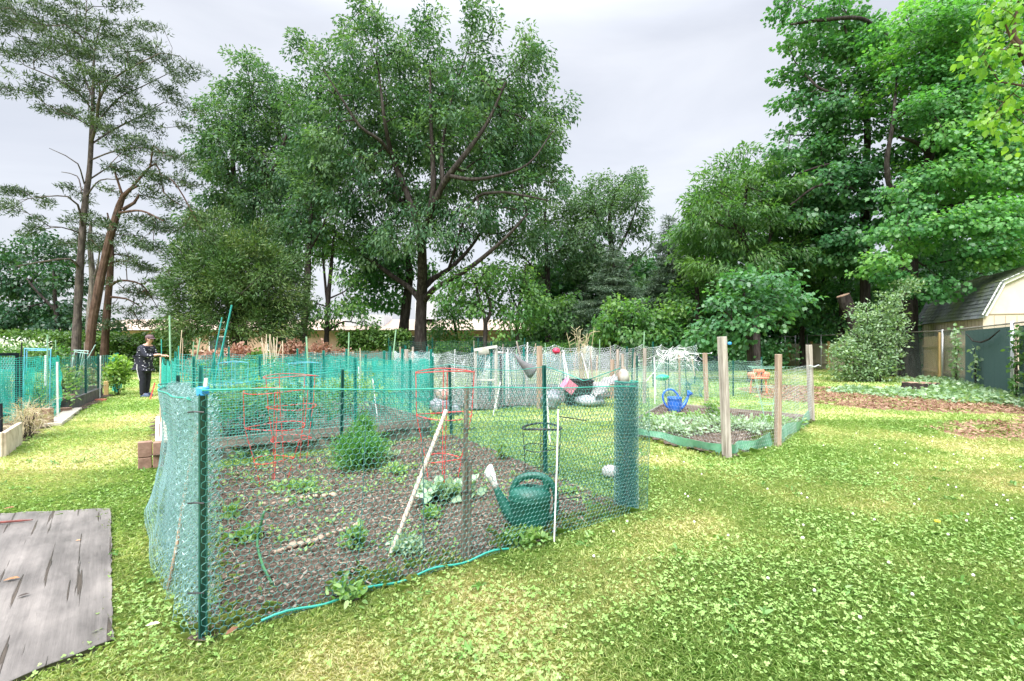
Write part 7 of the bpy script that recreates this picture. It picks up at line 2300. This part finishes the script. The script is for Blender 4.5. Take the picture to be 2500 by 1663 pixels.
# ------------------------------------------------------------------ beds along the left edge
lb = thing('garden_gate', 'black metal gate frame filled with netting at the far left', 'gate', tuple(gx(20, 8.9)))
Yl = 8.9
M_BLK2 = pmat('black_metal', [(0.008, 0.012, 0.02), (0.016, 0.022, 0.032)], scale=12, rough=0.4)
pL, pR_ = gx(-60, 8.3), gx(42, 8.95)
dG = (pR_ - pL)
MB().bar(pR_ + Vector((0, 0, 0.12)), Vector((pR_.x, pR_.y, 1.23)), 0.05, 0.05).build('upright', M_BLK2, lb)
MB().bar(pL + Vector((0, 0, 0.12)), Vector((pL.x, pL.y, 1.23)), 0.05, 0.05).build('upright', M_BLK2, lb)
MB().bar(Vector((pL.x, pL.y, 1.23)), Vector((pR_.x + 0.02, pR_.y, 1.23)), 0.05, 0.05).build('top_bar', M_BLK2, lb)
MB().bar(Vector((pL.x, pL.y, 0.14)), Vector((pR_.x, pR_.y, 0.14)), 0.05, 0.05).build('bottom_bar', M_BLK2, lb)
netting('netting', [(pL.x, pL.y), (pR_.x, pR_.y)], 1.08, 0.045, 0.0024, pmat('grey_wire', [(0.30, 0.36, 0.42), (0.45, 0.52, 0.56)], scale=12, rough=0.4), lb, kind='hex', bulge=0.05, z0=0.14, seed=51)
MB().bar(at(46, 878, 8.95), at(55, 878, 8.95), 0.03, 0.05).build('hinge', M_BLK2, lb)
MB().bar(gx(52, 9.0, 0), at(52, 866, 9.0), 0.03, 0.03).build('hinge_post', M_BLK2, lb)


def L_(t, off=0.0, z=0.0):
    p = LP + LD * t + np.array([-LD[1], LD[0]]) * off
    return (p[0], p[1], z)


mesh_fence('bright green-teal mesh fence of the first left bed with a blue top frame', [L_(0.35, 0.9)[:2], L_(0.45, 0.3)[:2], L_(0.9, 0.03)[:2], L_(1.75, 0.1)[:2], L_(2.0, 1.8)[:2]], 1.18, 0.038, 0.0032, pmat('mint_mesh', [(0.010, 0.28, 0.22), (0.024, 0.42, 0.34)], scale=3, rough=0.35), [(0.0, 1.25, (0, 0))], M_POSTT, seed=52, bulge=0.14)
mesh_fence('loose inner teal netting heaped inside the first left bed', [L_(0.3, 0.9)[:2], L_(0.6, 0.5)[:2], L_(1.0, 0.8)[:2], L_(1.4, 0.5)[:2], L_(1.8, 0.9)[:2]], 0.98, 0.034, 0.0034, pmat('mint_mesh', []), [], M_POSTT, seed=53, bulge=0.25)
mesh_fence('teal netting behind the black gate', [L_(-2.2, 1.6)[:2], L_(-1.0, 1.3)[:2], L_(0.3, 1.9)[:2]], 1.1, 0.045, 0.0034, pmat('mint_mesh', []), [(0.4, 1.2, (0, 0)), (0.8, 1.2, (0, 0))], M_POSTT, seed=54, bulge=0.2)
mesh_fence('dark green welded wire fence of the second left bed', [L_(1.9, 2.6)[:2], L_(2.1, 0.05)[:2], L_(3.1, 0.0)[:2], L_(4.2, 0.0)[:2], L_(5.5, 0.0)[:2], L_(5.7, 2.2)[:2], L_(2.2, 2.6)[:2]], 1.08, 0.06, 0.0020, M_POSTG, [(0.335, 1.2, (0, 0)), (0.46, 1.15, (0, 0)), (0.56, 1.18, (0.12, 0))], M_POSTG, seed=55, bulge=0.04, jit=0.02)
mesh_fence('teal mesh fence at the far end of the left beds', [L_(6.4, -0.2)[:2], L_(7.6, 0.1)[:2], L_(8.8, 0.0)[:2], L_(9.2, 2.2)[:2]], 1.05, 0.05, 0.0034, M_TEAL, [(0.1, 1.15, (0, 0)), (0.4, 1.15, (0, 0))], M_POSTT, seed=56, bulge=0.12)
for lab, nxt, nyt, nxb, nyb in (('white perforated post leaning at the front of the first left bed', 139.5, 884, 141, 1024), ('white perforated post on the dark board bed, nearer the person', 245, 869, 243, 975)):
    g = gp(nxb, nyb)
    t_ = at(nxt, nyt, g.y)
    pst = thing('white_post', lab, 'post', tuple(g), 'white posts of the left beds')
    MB().bar(g + Vector((0, 0, -0.05)), t_, 0.042, 0.030).build('channel', M_WHITE, pst, bevel=0.004)
    for k in range(7):
        c = g + (t_ - g) * (0.12 + 0.12 * k)
        MB().box(c + Vector((0, -0.0175, 0)), (0.010, 0.006, 0.014)).build('slot', M_BLACK, pst)
c_ = at(111, 888, 9.6)
tag(MB().bar(gx(111, 9.6, 0.6), at(111, 868, 9.6), 0.055, 0.03).build('white_post', M_WHITE, None, bevel=0.004), 'short white plank end standing inside the first left bed', 'post')
# blue frame on the first left bed
fr = thing('wire_hoop', 'thin blue rectangular frame above the first left bed', 'frame', L_(1.0, 0.9))
fp_ = [at(60, 851, 9.4), at(124, 853, 9.4), at(118, 856, 10.6), at(66, 855, 10.6)]
M_BLUET = pmat('blue_tube', [(0.10, 0.36, 0.55), (0.18, 0.48, 0.66)], scale=9, rough=0.4)
MB().tube(fp_, 0.010, n=6, closed=True).build('rim', M_BLUET, fr)
for p in fp_:
    MB().tube([p, Vector((p.x - 0.03, p.y, 0))], 0.009, n=6).build('leg', M_BLUET, fr)
rk = thing('trellis', 'leaning pale teal wire trellis in the second left bed', 'trellis', tuple(gx(215, 13.2)))
for (xa, ya, xb, yb) in ((180, 855, 216, 857), (178, 866, 176, 900), (183, 857, 175, 900), (199, 856, 185, 915), (216, 857, 188, 920), (233, 842, 190, 918), (204, 857, 196, 900), (176, 858, 216, 864)):
    MB().tube([at(xa, ya, 13.0), at(xb, yb, 13.0)], 0.011, n=5).build('rod', pmat('pale_teal', [(0.30, 0.48, 0.44), (0.42, 0.58, 0.54)], scale=9), rk)
# timber, slabs, bricks
tb = thing('raised_bed', 'raised bed of pale rough boards at the left edge, dry grass on its front', 'raised bed', tuple(gp(10, 1112)))
a_, b2_ = gp(8, 1118), gp(49, 1086)
MB().bar(Vector((a_.x, a_.y, 0.15)), Vector((b2_.x, b2_.y, 0.15)), 0.05, 0.33).build('board', pmat('rough_board', [(0.34, 0.27, 0.20), (0.52, 0.43, 0.34), (0.64, 0.55, 0.45)], scale=5, rough=0.9, bump=0.6), tb, bevel=0.005)
MB().bar(Vector((a_.x, a_.y, 0.15)), Vector((a_.x - 1.6, a_.y - 0.5, 0.15)), 0.05, 0.33).build('board', pmat('rough_board', []), tb, bevel=0.005)
M_CONC = pmat('concrete', [(0.36, 0.33, 0.28), (0.50, 0.46, 0.40)], scale=8, rough=0.9, bump=0.3)
for lab, nx, ny, sz, zz in (('left of two upright brown bricks at the front of the first left bed', 83, 1043, (0.22, 0.12, 0.32), 0.16), ('right of two upright brown bricks at the front of the first left bed', 112, 1041, (0.17, 0.12, 0.31), 0.155),
                            ('upper brick of the small stack behind the front white post', 170, 1003, (0.15, 0.12, 0.26), 0.22), ('lower brick of the small stack behind the front white post', 158, 1010, (0.16, 0.2, 0.12), 0.06)):
    g = gp(nx, ny)
    brick(lab, (g.x, g.y, zz), sz, math.atan2(LD[1], LD[0]) + 1.3)
tag(MB().bar(Vector((*gp(128, 1042).xy, 0.03)), Vector((*gp(182, 1003).xy, 0.03)), 0.24, 0.07).build('paving_slab', M_CONC, None, bevel=0.008), 'flat concrete edging slab below the front white post', 'slab')
M_DARKB = pmat('dark_board', [(0.045, 0.043, 0.048), (0.085, 0.080, 0.085), (0.13, 0.12, 0.125)], scale=6, rough=0.7, bump=0.4)
dbd = thing('raised_bed', 'raised bed of dark grey boards under the dark wire fence', 'raised bed', L_(2.3))
for t0, t1, o0, o1 in ((2.15, 3.0, 0.04, 0.0), (3.0, 4.2, 0.0, 0.02), (4.2, 5.3, 0.02, 0.0)):
    MB().bar(L_(t0, o0, 0.14), L_(t1, o1, 0.14), 0.06, 0.28).build('board', M_DARKB, dbd, bevel=0.006)
MB().bar(L_(2.15, 0.04, 0.14), L_(2.15, 1.6, 0.14), 0.06, 0.28).build('board', M_DARKB, dbd, bevel=0.006)
MB().bar(L_(3.3, 0.9, 0.17), L_(3.3, 2.3, 0.17), 0.06, 0.34).build('board', M_DARKB, dbd, bevel=0.006)
MB().bar(L_(5.3, 0.0, 0.17), L_(4.6, 2.0, 0.17), 0.05, 0.34).build('board', M_BOARD, dbd, bevel=0.006)
tag(MB().bar(L_(5.65, -0.05, 0.0), L_(5.65, -0.05, 0.42), 0.10, 0.10).build('wooden_post', M_WOODY, None, bevel=0.01), 'short thick yellowish post ending the dark board bed', 'post', 'posts among the plots')
g = gp(246, 981)
brick('flat red brick lying at the corner of the dark board bed', (g.x, g.y, 0.035), (0.22, 0.11, 0.07), 0.4, pmat('red_brick', [(0.30, 0.09, 0.06), (0.42, 0.15, 0.10)], scale=12, rough=0.9))
# plants of the left beds
g = at(288, 905, 13.6)
bush('leafy_plant', 'tall yellow-green leafy plant at the end of the dark board bed', (g.x, g.y, 0.66), (0.22, 0.22, 0.40), 100, dict(n=9, L=0.10, W=0.065, spread=(0.09, 0.09, 0.09), droop=0.3, up=0.6, out=0.7, jit=0.6, shape='oval'), leafmat('leaf_lime', [(0.12, 0.25, 0.05), (0.21, 0.34, 0.08), (0.32, 0.43, 0.14)], transl=0.4), cat='plant')
for lab, nx, ny, Y_, ex, n, lm in (('dry brownish growth inside the second left bed', 205, 925, 13.4, (0.9, 0.5, 0.35), 110, leafmat('leaf_drygreen', [(0.14, 0.13, 0.07), (0.24, 0.23, 0.12), (0.34, 0.34, 0.20)], transl=0.2)),
                               ('green growth at the left end of the second left bed', 165, 925, 12.0, (0.4, 0.4, 0.25), 60, WD), ('yellow-green tops above the first left bed', 60, 862, 11.5, (1.2, 0.5, 0.18), 110, G_LIGHT),
                               ('white-flowering shrub behind the black gate at the far left', 40, 846, 17, (1.3, 0.5, 0.22), 120, leafmat('white_blossom', [(0.35, 0.42, 0.33), (0.62, 0.64, 0.66), (0.78, 0.78, 0.82)], transl=0.2)),
                               ('mixed weeds inside the first left bed', 100, 960, 9.9, (0.7, 0.5, 0.3), 60, WD)):
    c = at(nx, ny, Y_)
    bush('garden_plant', lab, (c.x, c.y, max(c.z, ex[2])), ex, n, dict(n=9, L=0.08, W=0.04, spread=(0.10, 0.10, 0.09), droop=0.1, up=0.7, out=0.7, jit=0.7, shape='oval'), lm, cat='plant')
g = gp(68, 1072)
drg = bush('dry_grass', 'dry straw-coloured grass clump drooping over the pale rough boards', (g.x, g.y, 0.28), (0.30, 0.25, 0.26), 90, dict(n=10, L=0.20, W=0.006, spread=(0.05, 0.05, 0.05), droop=0.5, up=0.3, out=0.8, jit=0.6, shape='rhomb'), leafmat('leaf_straw', [(0.30, 0.24, 0.15), (0.45, 0.38, 0.26), (0.58, 0.52, 0.38)], transl=0.2), cat='grass clump', stems=12)
tag(MB().tube([gx(2, 7.0, 0), at(2, 1020, 7.0), at(1, 985, 7.0)], 0.022, n=8).build('garden_stake', M_BLK2), 'dark pole cut off by the left edge of the view', 'stake', 'stakes and canes among the plots')

# ------------------------------------------------------------------ the person
def skin(name, J, E, m, parent, root=0, sub=2):
    me = bpy.data.meshes.new(name)
    me.from_pydata([j[0] for j in J], E, [])
    o = bpy.data.objects.new(name, me)
    COL.objects.link(o)
    sk = o.modifiers.new('skin', 'SKIN')
    sk.use_smooth_shade = True
    for i, j in enumerate(J):
        r_ = j[1]
        me.skin_vertices[0].data[i].radius = (r_, r_) if not hasattr(r_, '__len__') else r_
    me.skin_vertices[0].data[root].use_root = True
    ss = o.modifiers.new('sub', 'SUBSURF')
    ss.levels = sub
    ss.render_levels = sub
    bpy.context.view_layer.update()
    dg = bpy.context.evaluated_depsgraph_get()
    nm = bpy.data.meshes.new_from_object(o.evaluated_get(dg))
    bpy.data.objects.remove(o)
    nm.name = name
    nm.materials.clear()
    nm.materials.append(m)
    ob = bpy.data.objects.new(name, nm)
    COL.objects.link(ob)
    ob.parent = parent
    return ob


M_SKIN = pmat('skin', [(0.50, 0.29, 0.21), (0.60, 0.37, 0.28)], scale=12, rough=0.5)
M_NAVY = bpy.data.materials.new('patterned_jumper')
M_NAVY.use_nodes = True
nt = M_NAVY.node_tree
b = nt.nodes['Principled BSDF']
b.inputs['Roughness'].default_value = 0.9
tcn = nt.nodes.new('ShaderNodeTexCoord')
mpn = nt.nodes.new('ShaderNodeMapping')
mpn.inputs['Scale'].default_value = (12, 12, 20)
nt.links.new(tcn.outputs['Object'], mpn.inputs['Vector'])
vo = nt.nodes.new('ShaderNodeTexVoronoi')
vo.inputs['Scale'].default_value = 1.0
vo.inputs['Randomness'].default_value = 0.55
nt.links.new(mpn.outputs['Vector'], vo.inputs['Vector'])
cr2 = nt.nodes.new('ShaderNodeValToRGB')
cr2.color_ramp.elements[0].position = 0.20
cr2.color_ramp.elements[0].color = (0.55, 0.55, 0.60, 1)
cr2.color_ramp.elements[1].position = 0.28
cr2.color_ramp.elements[1].color = (0.012, 0.014, 0.026, 1)
nt.links.new(vo.outputs['Distance'], cr2.inputs['Fac'])
nt.links.new(cr2.outputs['Color'], b.inputs['Base Color'])
M_TROUS = pmat('black_trousers', [(0.010, 0.011, 0.018), (0.022, 0.024, 0.034)], scale=12, rough=0.8)
pp = gp(352, 969)
pe = thing('person', 'person in cap, dark patterned top and black trousers reaching over the teal fence', 'person', tuple(pp))
# faces +x; built 1.64 m tall
yl, yr = 0.10, -0.10
body = [((0.0, 0, 0.88), (0.15, 0.17)), ((0.0, 0, 1.05), (0.15, 0.16)), ((0.03, 0, 1.22), (0.145, 0.17)), ((0.07, 0, 1.345), (0.09, 0.15)), ((0.105, 0, 1.41), 0.055), ((0.135, 0, 1.46), 0.055), ((0.150, 0, 1.53), (0.088, 0.074)), ((0.150, 0, 1.60), (0.078, 0.066)),
        ((0.01, yl, 0.82), 0.095), ((0.02, yl, 0.48), 0.062), ((-0.01, yl, 0.10), 0.042), ((0.10, yl, 0.045), 0.036),
        ((0.01, yr, 0.82), 0.095), ((0.04, yr, 0.48), 0.062), ((0.03, yr, 0.10), 0.042), ((0.14, yr, 0.045), 0.036),
        ((0.09, 0.19, 1.32), 0.058), ((0.17, 0.20, 1.10), 0.044), ((0.40, 0.16, 1.10), 0.030), ((0.47, 0.15, 1.11), (0.026, 0.034)),
        ((0.09, -0.19, 1.32), 0.058), ((0.20, -0.22, 1.09), 0.044), ((0.43, -0.14, 1.13), 0.030), ((0.50, -0.12, 1.14), (0.026, 0.034))]
bE = [(0, 1), (1, 2), (2, 3), (3, 4), (4, 5), (5, 6), (6, 7), (0, 8), (8, 9), (9, 10), (10, 11), (0, 12), (12, 13), (13, 14), (14, 15), (3, 16), (16, 17), (17, 18), (18, 19), (3, 20), (20, 21), (21, 22), (22, 23)]
for hnd, s_, fy in ((19, 1, 0.15), (23, -1, -0.12)):
    base = Vector(body[hnd][0])
    for k, (oy, ln) in enumerate(((-0.024, 0.058), (-0.008, 0.066), (0.008, 0.063), (0.024, 0.050))):
        i0 = len(body)
        body.append(((base.x + 0.030, base.y + oy, base.z + 0.004), 0.0085))
        body.append(((base.x + 0.030 + ln * 0.6, base.y + oy * 1.1, base.z - 0.010), 0.0078))
        body.append(((base.x + 0.022 + ln, base.y + oy * 1.1, base.z - 0.038), 0.0068))
        bE += [(hnd, i0), (i0, i0 + 1), (i0 + 1, i0 + 2)]
    i0 = len(body)
    body.append(((base.x - 0.005, base.y - 0.034 * s_, base.z - 0.006), 0.010))
    body.append(((base.x + 0.040, base.y - 0.044 * s_, base.z - 0.030), 0.0085))
    bE += [(hnd, i0), (i0, i0 + 1)]
skin('body', body, bE, M_SKIN, pe)
top = [((0.0, 0, 0.92), (0.185, 0.205)), ((0.0, 0, 1.05), (0.180, 0.19)), ((0.02, 0, 1.22), (0.172, 0.195)), ((0.06, 0, 1.345), (0.105, 0.165)), ((0.085, 0, 1.385), (0.075, 0.09)),
       ((0.08, 0.19, 1.325), 0.078), ((0.17, 0.205, 1.10), 0.066), ((0.37, 0.167, 1.105), 0.048), ((0.08, -0.19, 1.325), 0.078), ((0.20, -0.225, 1.09), 0.068), ((0.40, -0.15, 1.128), 0.048), ((-0.01, 0, 0.83), (0.175, 0.20))]
skin('jumper', top, [(0, 1), (1, 2), (2, 3), (3, 4), (3, 5), (5, 6), (6, 7), (3, 8), (8, 9), (9, 10), (0, 11)], M_NAVY, pe)
trs = [((-0.015, 0, 0.90), (0.165, 0.185)), ((-0.02, 0, 0.80), (0.160, 0.175)), ((0.0, yl, 0.70), 0.118), ((0.015, yl, 0.48), 0.086), ((-0.015, yl, 0.10), 0.068), ((-0.012, yl, 0.055), 0.066), ((0.0, yr, 0.70), 0.118), ((0.035, yr, 0.48), 0.086), ((0.028, yr, 0.10), 0.068), ((0.03, yr, 0.055), 0.066)]
tro = skin('trousers', trs, [(0, 1), (1, 2), (2, 3), (3, 4), (4, 5), (1, 6), (6, 7), (7, 8), (8, 9)], M_TROUS, pe)
MB().tube([pp + Vector(v) for v in ((-0.05, -0.188, 0.88), (-0.04, -0.205, 0.75), (-0.01, -0.19, 0.55), (0.01, -0.175, 0.45))], 0.009, n=5).build('side_stripe', M_WPLAST, pe)
for y_, x_ in ((yl, 0.0), (yr, 0.04)):
    MB().lathe([(0.001, 0.0), (0.062, 0.0), (0.066, 0.03), (0.058, 0.065), (0.04, 0.10), (0.001, 0.11)], n=14, c=pp + Vector((x_ + 0.05, y_, 0.0)), sx=1.9, sy=0.72).build('shoe', pmat('blue_shoe', [(0.04, 0.06, 0.12), (0.10, 0.14, 0.22)], scale=14, rough=0.6), pe, smooth=True)
hd = pp + Vector((0.152, 0, 1.555))
MB().tube([hd + Vector((0.070, 0, -0.005)), hd + Vector((0.098, 0, -0.022)), hd + Vector((0.085, 0, -0.034))], [0.010, 0.013, 0.008], n=8).build('nose', M_SKIN, pe, smooth=True)
MB().tube([hd + Vector((0.074, -0.022, -0.063)), hd + Vector((0.082, 0, -0.062)), hd + Vector((0.074, 0.022, -0.063))], 0.006, n=6).build('mouth', pmat('lip', [(0.36, 0.14, 0.12)], rough=0.5), pe)
for s_ in (-1, 1):
    MB().lathe([(0.001, -0.008), (0.010, -0.004), (0.011, 0.004), (0.001, 0.009)], n=10, c=hd + Vector((0.074, 0.028 * s_, 0.006))).build('eye', M_BLACK, pe, smooth=True)
    MB().lathe([(0.001, -0.030), (0.014, -0.018), (0.018, 0.01), (0.012, 0.03), (0.001, 0.036)], n=10, c=hd + Vector((-0.005, 0.074 * s_, -0.010)), sy=0.45).build('ear', M_SKIN, pe, smooth=True)
M_HAIR = pmat('brown_hair', [(0.07, 0.030, 0.020), (0.14, 0.065, 0.045)], scale=24, rough=0.6, stretch=(1, 1, 0.3))
MB().lathe([(0.060, -0.075), (0.082, -0.05), (0.092, 0.0), (0.090, 0.04), (0.06, 0.075), (0.001, 0.09)], n=18, c=hd + Vector((-0.022, 0, 0.0)), sx=0.92, sy=0.90).build('hair', M_HAIR, pe, smooth=True)
cp_ = MB().lathe([(0.099, 0.012), (0.104, 0.02), (0.102, 0.055), (0.082, 0.09), (0.045, 0.108), (0.001, 0.113)], n=20, c=hd + Vector((-0.006, 0, 0.008)), sx=1.0, sy=0.86).build('cap', pmat('brown_cap', [(0.085, 0.050, 0.055), (0.15, 0.10, 0.105)], scale=18, rough=0.8, stretch=(1, 1, 4)), pe, smooth=True)
br_ = []
for i in range(11):
    a = -1.1 + 2.2 * i / 10
    for r_, z in ((0.09, 0.03), (0.165, 0.010)):
        br_.append(hd + Vector((-0.006 + r_ * math.cos(a) * 1.05, r_ * math.sin(a) * 0.62 if r_ > 0.1 else 0.085 * math.sin(a), z)))
MB().add(br_ + [p + Vector((0, 0, -0.006)) for p in br_], [(2 * i, 2 * i + 1, 2 * i + 3, 2 * i + 2) for i in range(10)] + [(22 + 2 * i + 2, 22 + 2 * i + 3, 22 + 2 * i + 1, 22 + 2 * i) for i in range(10)]).build('peak', pmat('brown_cap', []), cp_)
